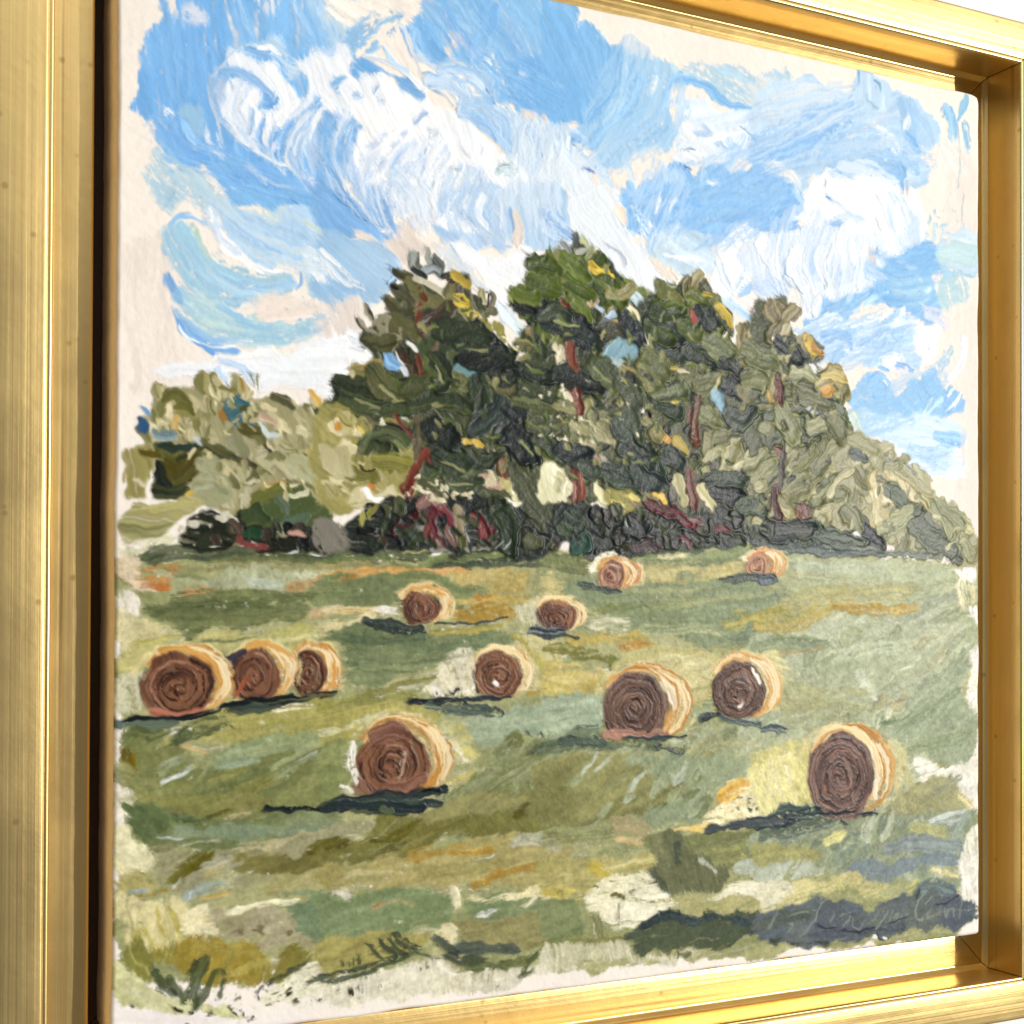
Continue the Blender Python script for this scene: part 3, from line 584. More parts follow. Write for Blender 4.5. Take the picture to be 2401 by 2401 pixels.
run_spec("""
# ================= CLOUDS
p painted_cloud@1
t A1
F ffffff/f4f8fd 60 h1. : 98,52 104,46 115,48 130,52 146,53 150,60 152,70 156,78 158,88 150,93 143,91 145,82 140,76 130,67 118,59 108,60 97,60
S d3e8fa/b9daf4 2.4 h1.8 : 130,40 118,38 106,45 96,58 90,70 87,83 89,96 97,108 110,120 130,132 150,142 158,146
S a9cbee/bcd6f2 7 : 94,68 91,82 94,96
S c4d8f2/9cc2ea 5 : 100,70 96,82 98,96
F b9d9f2/d3e7f8 20 s3 d.2 : 112,42 125,33 140,34 155,38 160,50 165,62 158,75 150,55 135,48
S 8fbce8 6 h1.1 : 119,42 128,44 137,46
S fbfdff 3 h1.4 : 128,40 138,43 146,47
F fdfeff/f1f5fc 75 h1. : 99,78 108,69 120,71 130,80 133,90 130,95 150,93 165,88 172,78 168,62 173,50 182,42 205,42 205,82 190,82 182,88 174,97 162,104 155,110 148,122 141,131 135,127 130,110 129,130 115,122 105,112 100,105 102,92
S 93bfe9/a9cbee 8 h1.1 : 97,62 110,62 124,69 136,79 141,86
S 86b6e6 7 : 133,88 141,87 143,82
S c9d6ea 2 a.8 : 106,75 109,79 | 112,92 115,88 | 106,97 107,101 | 117,116 120,121
S a9c9ea/c4d9f2 4 : 124,95 121,105 121,116
S 92bfec/a9cdf0 4.5 : 132,103 129,112 131,122 136,131
S 8dbdee/a3caf0 6 h1. : 146,110 142,120 139,131
F 94c2ee/8abbe8 75 h.8 : 155,97 170,90 178,94 173,104 166,114 160,128 163,142 172,155 176,160 160,152 150,142 144,132 150,115
S 9ac6ee/84b8e8 7 h1.1 : 156,108 149,120 147,136
S f1f8fe 3.6 h1.6 : 173,98 161,111 155,125 154,139 159,150 167,158
S e3f0fb 3 h1.5 : 171,112 165,118 161,128 160,136
S dbeafa 2.4 h1.4 : 168,118 168,130 172,142 176,152
S f3f8fd 3 h1.4 : 126,131 140,140 156,145
S b4d5f2 4 h1.2 : 117,140 128,150 136,160
S eaf3fb 2.4 h1.4 : 120,143 130,154 | 134,155 146,162 158,164
F cfe1f6/b9d4f2 75 h.9 : 172,100 182,92 205,88 205,150 188,148 178,150 172,138 170,118
S f7fafe 4 h1.4 : 184,95 176,108 173,122
S 8ebde9 6 : 190,84 180,96 | 192,110 186,120
S 9fbcd8 4 d.3 h1.4 : 180,132 185,135 183,140
t A2
F fdfefe/f6f9fd 60 h1. : -12,52 0,55 10,52 20,56 18,68 22,62 35,61 52,66 56,74 70,80 78,82 95,92 110,100 125,112 140,125 155,138 160,148 165,160 160,170 150,178 152,205 95,205 85,190 60,190 45,182 42,200 30,182 20,160 14,145 13,130 18,115 25,108 15,100 8,100 -12,95
F 82b9e8/94c4ee 25 h.8 : 25,52 35,54 45,60 55,65 65,65 73,73 73,80 65,80 56,72 45,62 30,62 20,67 18,62
F 8fc0ea/9ac8ee -40 h.9 : 1,75 6,69 13,68 9,75 3,81
S d8e6f4/eaf1f8 5 h1.5 : 27,50 46,53 60,60 79,79
S f2f2f2/dfe6ee 3 h1.4 : 63,24 66,40 73,56 78,70
S dfeaf6/c3dbf0 4 h1.3 : 44,42 54,54 66,62
S cfe1f2 8 d.15 h1. : 76,48 84,56 98,60
S bcdaf4/d9eafa 12 h1.2 : 92,62 112,61 128,68 137,80 139,90
S a6cbee 4 h1.2 : 100,64 112,72 117,84
S b9d9f5/dcecfb 12 h1.3 : 82,71 95,69 107,76 114,88 111,98
S 7cadde 3 h1.2 : 82,76 94,82 103,93
S e9f3fc 2 h1.5 : 92,74 103,82 108,95 | 108,66 120,76 124,90
F b4d5f3/c9e1f7 45 h1.1 : 110,96 124,90 140,90 150,98 158,108 161,118 159,130 155,136 140,123 124,110
S dcedfb 3.5 h1.5 : 140,92 153,103 159,118 156,132
S cfe4f8 3 h1.4 : 126,94 142,106 148,120 | 132,92 148,105 153,122
S 9fc6ec 3 h1.2 : 118,98 134,110 142,122
S 5d8dbc 1.2 h1.6 : 150,95 158,106 162,118 160,130 156,135
S 78a6d4 1.3 h1.3 : 78,64 88,65 94,62 | 134,76 140,88 143,92
F dcebf6/cfe2f3 85 h.8 : 148,96 160,99 175,98 193,110 205,115 205,205 150,205 150,178 163,165 160,140 163,118 160,108
K eef5fb/c9dff2/e0edf8/bcd6f0 46 18 3.5 82 10 h1.2 : 160,125 205,120 205,200 155,200 165,165
X f0e4da 2.6 .5 : 165,98 180,96 190,106 178,112
F fcfdfe/eef5fa 60 h1.1 s2 : 145,140 165,150 180,165 185,190 165,180 152,165
S a9c6e8/c4d9f0 5 : 37,136 30,144 27,158
S a6c6f0/c9dcf4 7 : 62,130 55,138 50,146
S a4c4ec 4 : 44,140 40,150
S c2d9f3/dde9f8 8 : 66,146 52,154 46,170
S 7fa8dc/b0cbec 2.6 h1.3 : 80,139 79,148 76,155
S a9c6e8/d3e2f4 4 h1.1 : 72,108 76,101 82,99 | 19,86 28,86 | 40,88 46,90 | 40,74 36,82
S cfd8de/e8edf0 6 h1.5 d.1 : 84,112 90,114 87,119
S 9fb0b8 1.8 h1.5 : 101,147 106,146 112,148
S 98b6da/c3d8ee 3 h1.4 : 121,145 126,148 124,157
S b4c6d6 2 h1.4 : 100,128 99,132 | 88,158 87,162 | 82,128 80,132
S d9d6e0 1.6 : 112,130 120,138 | 130,128 128,136
S 9cbcc8/d6e6ea 7 d.1 h1.4 : 142,150 150,148 158,152
F 94c2ec/a3cbf0 60 h.9 : -10,100 10,102 20,104 25,109 18,118 14,130 12,146 4,142 -10,130
S dceaf8 2.5 h1.4 : 10,104 4,116 1,128 | 14,110 8,124
F 8fbce8/9cc6ee 45 h.9 : -12,143 6,155 15,170 25,182 38,194 42,205 -12,205
S 6b98c6 1.6 h1.4 : 3,156 14,176 30,189 | 0,160 8,172
S b7d3f2/d9e8f8 4.5 h1.3 : 12,145 20,165 34,190 | 18,150 28,172 40,194
S 9fc6ee/7fb0e4 5 h1.2 : 32,164 36,178 42,194 | 24,160 30,178
S f6fafe 4 h1.3 : 44,158 42,175 48,192 | 58,155 55,172 58,188 | 26,165 34,184
S c9ddf4 5 : 50,162 50,178 54,192 | 68,160 64,176 | 76,165 74,182
S f5f3f2 6 : 104,170 112,164 118,172 | 88,178 96,172
S b9c6d4 1.4 h1.5 : 126,150 127,162 120,168 114,170 | 110,165 108,178 100,188
S fafcfe 3.2 h1.6 : 138,166 146,172 148,182 145,192 | 115,168 108,182 96,193
S c3d9ee/9cc0e6 5 : 90,190 102,176 110,172
p painted_cloud@2
t A3
F f2f7fc/e3eefa 30 h1. : 108,106 120,103 125,112 140,108 160,110 175,120 184,129 165,135 158,140 150,144 130,142 115,141 102,140 108,128 120,125 108,120
S c9dff6/dcebfa 4 h1.2 : 122,116 138,120 150,128 | 130,110 142,126 | 150,112 154,128 155,142 | 165,118 158,134
S fdfeff 4 h1.4 : 112,112 120,118 | 130,124 146,118 164,114 | 118,133 130,138
S 9fbcd6 1.4 h1.5 : 162,111 172,119 180,128 | 111,133 116,130 122,131
p painted_cloud@1
t A3
F f7fbfd/eaf2f8 60 h1. : -12,140 15,140 28,150 42,164 54,178 64,198 66,210 -12,210
S b4d2f0/d3e4f6 6 : 2,164 5,178 8,198
S dce6ee 1.4 a.8 : 20,163 28,176 34,195
S f0e2d6 6 d.2 : 10,168 15,174
t B2
F f4f7fb/e6eff8 85 h1. : 48,-6 104,-6 98,14 89,25 81,31 72,21 60,18 52,8
F 9cc4ec/b0d2f0 65 h.9 : 28,-6 46,-6 51,18 62,28 56,35 46,27 35,14
F 8bbbe9/98c4ee 40 h.8 : -12,-4 8,8 25,20 45,28 56,33 52,43 42,43 30,34 10,33 -12,28
S 5c86b0 1.4 h1.5 : 11,7 22,18 33,22 44,26 | 2,0 12,9
F ece0d6/f0e6dc 50 s2 : 48,40 57,31 62,20 70,17 78,25 82,33 72,37 88,41 100,33 106,38 86,45 66,55 70,62 66,67 58,60 46,47
S eadfd6 6 d.2 : 24,34 34,40 42,45
F d6e6f6/c4daf0 40 h.8 : 88,18 105,8 125,24 145,35 152,-6 100,-6
S fdfefe 3 h1.6 : 110,-4 103,8 96,18 92,30 | 145,-4 147,12 145,28
S 9ab0c6 1.4 h1.5 : 111,14 120,20 126,28 138,33
S e6eff8/f4f8fc 6 h1.2 : 130,0 126,14 132,24 | 118,2 112,12
F b6d4f2/cadff4 30 h.9 : 86,25 108,28 130,33 150,40 156,46 130,47 115,43 95,36
F c3dcf2/d6e6f4 85 h.8 : 145,-6 205,-6 205,52 182,46 165,45 155,40 148,20
S f0e2d4/e8dccf 9 d.15 : 157,18 160,30 162,42
S 8fb9e6/b4d2f0 5 : 186,20 190,36 | 152,12 155,30 
F b9d5ec/a8cbe8 35 h.5 : -12,33 20,35 45,48 63,60 56,70 45,90 30,96 15,89 -12,92
S f1f5f8/d9e6f0 8 d.25 : -4,56 10,70 26,80
S a6c9ea/bcd7ee 6 : 52,58 56,66 50,76
F ede2da/f2e9e0 60 s3 : -12,95 15,88 28,92 26,108 22,118 10,126 -12,128
F fcfcfb/f1f3f7 30 h1. : -14,128 8,124 22,118 34,130 42,145 22,150 12,166 -14,180
K ffffff/eceff4/f6f4f0 24 10 4 -20 25 h1.3 : -10,132 22,122 36,142 5,168
p painted_cloud@3
F fefefe/f8fafc 40 h1. : 100,44 115,40 130,46 150,48 165,45 179,55 176,72 166,83 158,92 152,100 145,96 135,83 125,72 110,61
F dfe5ea/eceae8 30 d.1 h.7 s2 : 92,48 104,46 116,60 130,76 140,90 128,84 112,72 98,62
S b9d2ea 1.6 : 104,44 112,56
p painted_sky
S bcd6ee/dce9ee 8 h1.2 : 147,96 157,111 173,123
S e3ecec/cfe0ea 5 h1.2 : 152,98 164,112 178,118
p painted_cloud@1
t B3
F f8fbfd/eef4f9 55 h1. : 10,4 25,-6 55,-6 62,15 59,26 70,40 85,52 101,66 110,69 97,82 85,88 75,80 55,74 50,60 40,48 32,42 22,30 12,20
S a9cbf0/c4d9f2 10 : -10,14 8,28 20,36
S a4c6ea/c9ddf2 7 : -10,28 2,36 10,42
S eef5fa 3 h1.4 : 14,20 18,28 24,36
S f5e6d6 7 d.15 : 53,9 58,15 62,24
S f4e8dc/efe2d6 9 d.2 : 84,54 94,62 104,72
S c4c8d6/dcdfe8 3 h1.3 : 44,40 52,45 59,51 62,60
S b3d2f4 5 : 45,57 49,62
p painted_sky
F 90c1ec/9ac8ee -15 h.7 : 60,-6 205,-6 205,38 193,34 176,26 160,22 150,28 135,40 125,38 115,25 105,28 96,46 86,43 75,25
S a9cef0/86b8e8 5 h1.2 : 110,5 130,10 | 150,5 165,12 | 175,10 190,20 | 130,22 142,20
S dcebf8 2.6 h1.5 t.2 : 70,16 80,30 92,46 | 66,8 78,18 86,32 | 74,30 84,42
S f7f8fa 3 h1.6 t.1 : 83,22 89,34 95,45
S f0f5fa 2.4 h1.5 : 90,-2 89,14 | 104,0 100,14 | 96,2 92,10
F c4dcec/d5e4ee 30 h.5 s2 : 92,36 110,25 123,32 136,40 141,55 149,61 140,69 120,65 104,61 90,56 80,48
S dfe9ee 5 d.3 : 95,50 112,54 130,58
F e3e2e4/d3dce6 30 d.2 s2 : 132,36 142,34 146,48 138,50
F ece4e2/f2eae4 20 s2 d.1 : 148,92 165,85 182,82 205,84 205,104 190,110 178,104 165,98
S b9d6f2/d3e6f6 9 : 146,92 162,99 180,113
S bcd8f2/a9cdee 8 : 160,83 178,77 200,75
p painted_cloud@4
F ffffff/f7f9fc 40 h1. : 143,50 146,36 152,28 165,23 180,30 195,40 205,44 205,78 190,72 180,76 171,71 161,86 150,91 140,89 135,72 141,61
S d3e6f2/e9f2f8 5 h1.3 : 142,58 147,70 156,86
S bcd3e8/e0ebf4 2 h1.4 : 147,32 158,24 172,24 186,32 | 164,62 161,74 156,82
S cfd6dc 1.2 h1.4 : 156,40 150,46 145,52
t A4
F ffffff/f4f8fc 60 h1.1 : 57,111 56,121 80,121 105,124 115,130 120,141 122,125 131,130 136,146 133,165 131,172 121,176 112,182 101,192 95,200 85,180 70,166 60,159 50,161 43,158 30,156 20,154 30,150 35,138 36,125 45,114
F d9e8f5/c9def2 70 h1. : 105,132 118,136 130,150 132,170 125,179 112,181 106,166 103,150
S f6fafd 4 h1.4 : 124,126 130,138 134,152 | 112,140 116,156 112,170
F 9cc6ec/b0d2f0 -10 h.9 : 50,159 55,150 68,147 76,148 83,150 81,158 70,155 58,163
S a9cbea/7fb0de 4 h1.2 : 50,134 60,140 66,146 71,153
S b9d3ea 3 h1.3 : 108,133 118,139
S cfd3da 2 h1.4 : 94,130 98,142 104,156 | 92,148 96,160 98,168
S 9fb3c4 1.2 h1.4 : 121,120 122,132 | 50,121 48,127
S 8cbce8 3 h1.2 : 117,122 118,130
F ffffff/f6f8fc 60 h1.1 : -14,165 0,172 8,178 10,169 25,167 38,172 43,186 46,205 -14,205
S a9b9c6 1.3 h1.5 : 10,168 8,178 9,192 | 39,160 40,167 43,171
S d9e3f0 6 h1.2 : 20,178 30,176 38,186
F eaf1fa/dde8f6 70 h1. : 46,166 58,160 72,168 86,180 98,196 100,208 42,208 44,186
S fdfeff 5 h1.5 : 48,165 56,176 62,190 | 66,172 74,184
S c6daf2/e3edf9 5 h1.2 : 60,165 74,174 86,188
t B4
F eaf1fa/dce8f6 80 h1. : -14,-4 100,-4 96,18 86,26 83,41 70,46 55,49 40,45 20,44 -14,38
S ffffff/f3f7fc 13 h1.3 : 27,8 21,24 30,40
S ffffff/f0f5fb 9 h1.3 : 48,10 44,24 50,40
S fbfdff 6 h1.3 : 60,4 66,18 | 72,2 74,20 | 88,2 82,14 
S c4daf4/b0cef0 4 h1.2 : 40,6 38,20 37,34 | 62,24 60,42 | 76,22 72,38 | 14,18 13,34
S fdfeff 12 h1.2 : -6,4 2,18 8,30
S a9b9c8 1.2 h1.5 : 12,32 20,42 28,43 | 10,20 14,24 | 48,32 51,42
F b9d3f0/cfe1f6 40 h.9 : -12,36 8,32 18,44 10,54 -12,56
S ecd9cc/e2cfc4 5 : 89,10 91,17 93,23
S 8f9aa6 1.2 h1.5 : 94,8 95,16
S f7fafd 4 h1.4 : 98,14 106,8 112,4
F eef3f6/dfe9f2 70 d.1 : -10,52 8,50 24,54 45,48 46,62 38,74 25,72 20,60 5,58
S f4f5f0 6 d.1 h1.2 : 30,50 29,62 | 45,52 40,66
p painted_cloud@5
t B1
F ffffff/f6f9fc -6 h1. : 36,148 60,145 90,142 97,139 120,136 150,131 172,128 205,124 205,180 180,173 160,166 140,176 132,179 127,166 110,159 95,156 80,156 55,157 42,153
F e9f1f9/f4f6f8 -8 d.2 h.7 : 36,149 60,146 92,143 94,156 55,158
S b5d3f4/d0e3f8 7 : 93,150 97,158 104,168
S cfe1f6 8 d.15 : 96,142 112,148 122,160
S dfe6ee 1.4 : 132,146 145,149 | 150,166 170,168
p painted_cloud@1
F f8fbfd/ecf2f8 65 h1.1 : 163,50 172,48 179,56 184,76 175,71 168,63
S b5d4f2 4 h1.2 : 180,55 190,72
S fbfdff 4 h1.4 : 172,46 184,60 196,74 | 184,48 198,62
""")

run_spec("""
# ---- long drags of a loaded brush
p painted_sky
t A1
W 84baea/9fcbf2/74abe2/b4d6f2/8cc0ee 34 h1. a.58 d.36 : 42,110 62,130 95,143 132,158 172,174
W b9d4e2/d3e0e4/a9cde2/c6dcea 22 a.58 d.36 : 50,148 82,170 120,190
W 9cc8ee/84bbec/b8d8f2 30 a.58 d.36 : 60,20 58,50 62,85
W a9cfee/84bbec/c9dff0 40 a.58 d.36 : 170,-10 175,15 186,40
t A2
W 9cc7ea/8abfea/b9d8ee/7db4e6 60 a.58 d.36 : 100,0 120,30 150,60 190,85
t B1
W a4cce6/b9d8de/8fc0e2/cfe2e4 22 a.58 d.36 : 48,32 58,50 72,70 92,86 125,92
W b4d4de/a0c8e6/cfe2e4/8fc0e8 20 a.58 d.36 : 64,28 78,50 100,72 135,80 158,75
W bcd9de/a8cee2/d6e6e4/9cc8e4 26 a.58 d.36 : 62,92 85,108 120,118 160,118 190,106
W bcd8f0/a9cdee/d6e6f4/c6d8d8 36 a.58 d.36 : 92,15 115,35 150,52 185,62
t A3
W 9ac8ec/b9d8ee/86bbe8/a9d0ee 50 a.58 d.36 : 70,50 62,80 45,105 30,125
W a9d0ee/c3dcee/92c2ea/b4d6ee 46 a.58 d.36 : 98,75 90,105 65,125 45,142
W a9cff0/d3e6f8/86b8e8/eaf3fc 50 h1.2 a.58 d.36 : 100,160 90,182 80,205
W a9cff0/8fc0ec/c4def4 70 h1.1 a.58 d.36 : 180,155 150,175 120,200
t A4
W c9def0/a0c8ec/dbe8f4/93c0ea 40 a.58 d.36 : -5,98 30,82 72,58
W c9dcea/b4d2ec/e3eaee 26 a.58 d.36 : 0,58 35,48 72,42
W a9cbea/c4dbee/93bfe6 34 a.58 d.36 : 60,95 95,92 140,105
t B4
W bcd7ee/e6f0fa/9fc6ea/d0e3f4 46 a.58 d.36 : 40,98 75,86 122,74
W 9cc8ec/b7d5e6/8dbfe8/aed3ec 40 a.58 d.36 : 82,152 112,142 148,120
W 8dbfe9/a6d0ec/7fb4e4 40 a.58 d.36 : 95,28 115,35 145,30
p painted_cloud@1
t A1
W ffffff/dcebfa/9cc6ee/f4f8fd 9 h1.3 a.58 d.36 : 99,76 97,92 104,109 126,126 152,141
W ffffff/a9cdf0/d9e8f8/86b8e8 24 h1.3 a.58 d.36 : 172,96 159,112 154,130 160,150 171,163
W ffffff/b9d6f4/e6f0fb 14 h1.2 a.58 d.36 : 118,76 110,92 116,112 130,126
t A2
W ffffff/b4d2f2/8fbfec/e6f0fa 30 h1.3 a.58 d.36 : 12,104 3,124 5,145 20,170 42,197
W ffffff/c4daf4/a3c6ee/f2f7fd 46 h1.2 a.58 d.36 : 62,128 43,150 40,170 52,197
W ffffff/dce9f8/b9d3f2/f6f9fd 40 h1.2 a.58 d.36 : 88,130 72,155 70,178 80,197
W c9e1f7/e6f3fd/a9cff0/b9d9f5 18 h1.3 a.58 d.36 : 84,70 105,72 116,86 114,100
W c9e1f7/f1f8fe/a9cff0/b4d6f4 20 h1.3 a.58 d.36 : 96,60 122,63 137,78 141,93
W c4def6/e3f1fc/9fc8ee/b4d5f3 24 h1.3 a.58 d.36 : 114,93 140,97 152,112 154,134
W f6fafd/cfe2f4/e3eef8 50 h1.1 a.58 d.36 : 182,120 178,150 182,190
t B2
W ffffff/d6e6f6/b4d2f0/9cc4ec 44 h1.2 a.58 d.36 : 58,-10 70,4 75,22
W f4f8fc/cfe1f4/b4d2f0 50 h1.2 a.58 d.36 : 122,-10 116,10 128,34
p painted_cloud@4
t B4
W ffffff/dce8f6/c4daf4/f6f9fd 70 h1.3 a.58 d.36 : 34,-4 28,20 36,46
W ffffff/e3edf8/bcd4f0 40 h1.3 a.58 d.36 : 74,-4 70,18 66,44
t A4
W ffffff/e6eef8/f8fbfe 60 h1.2 a.58 d.36 : 70,130 95,142 108,170
""")

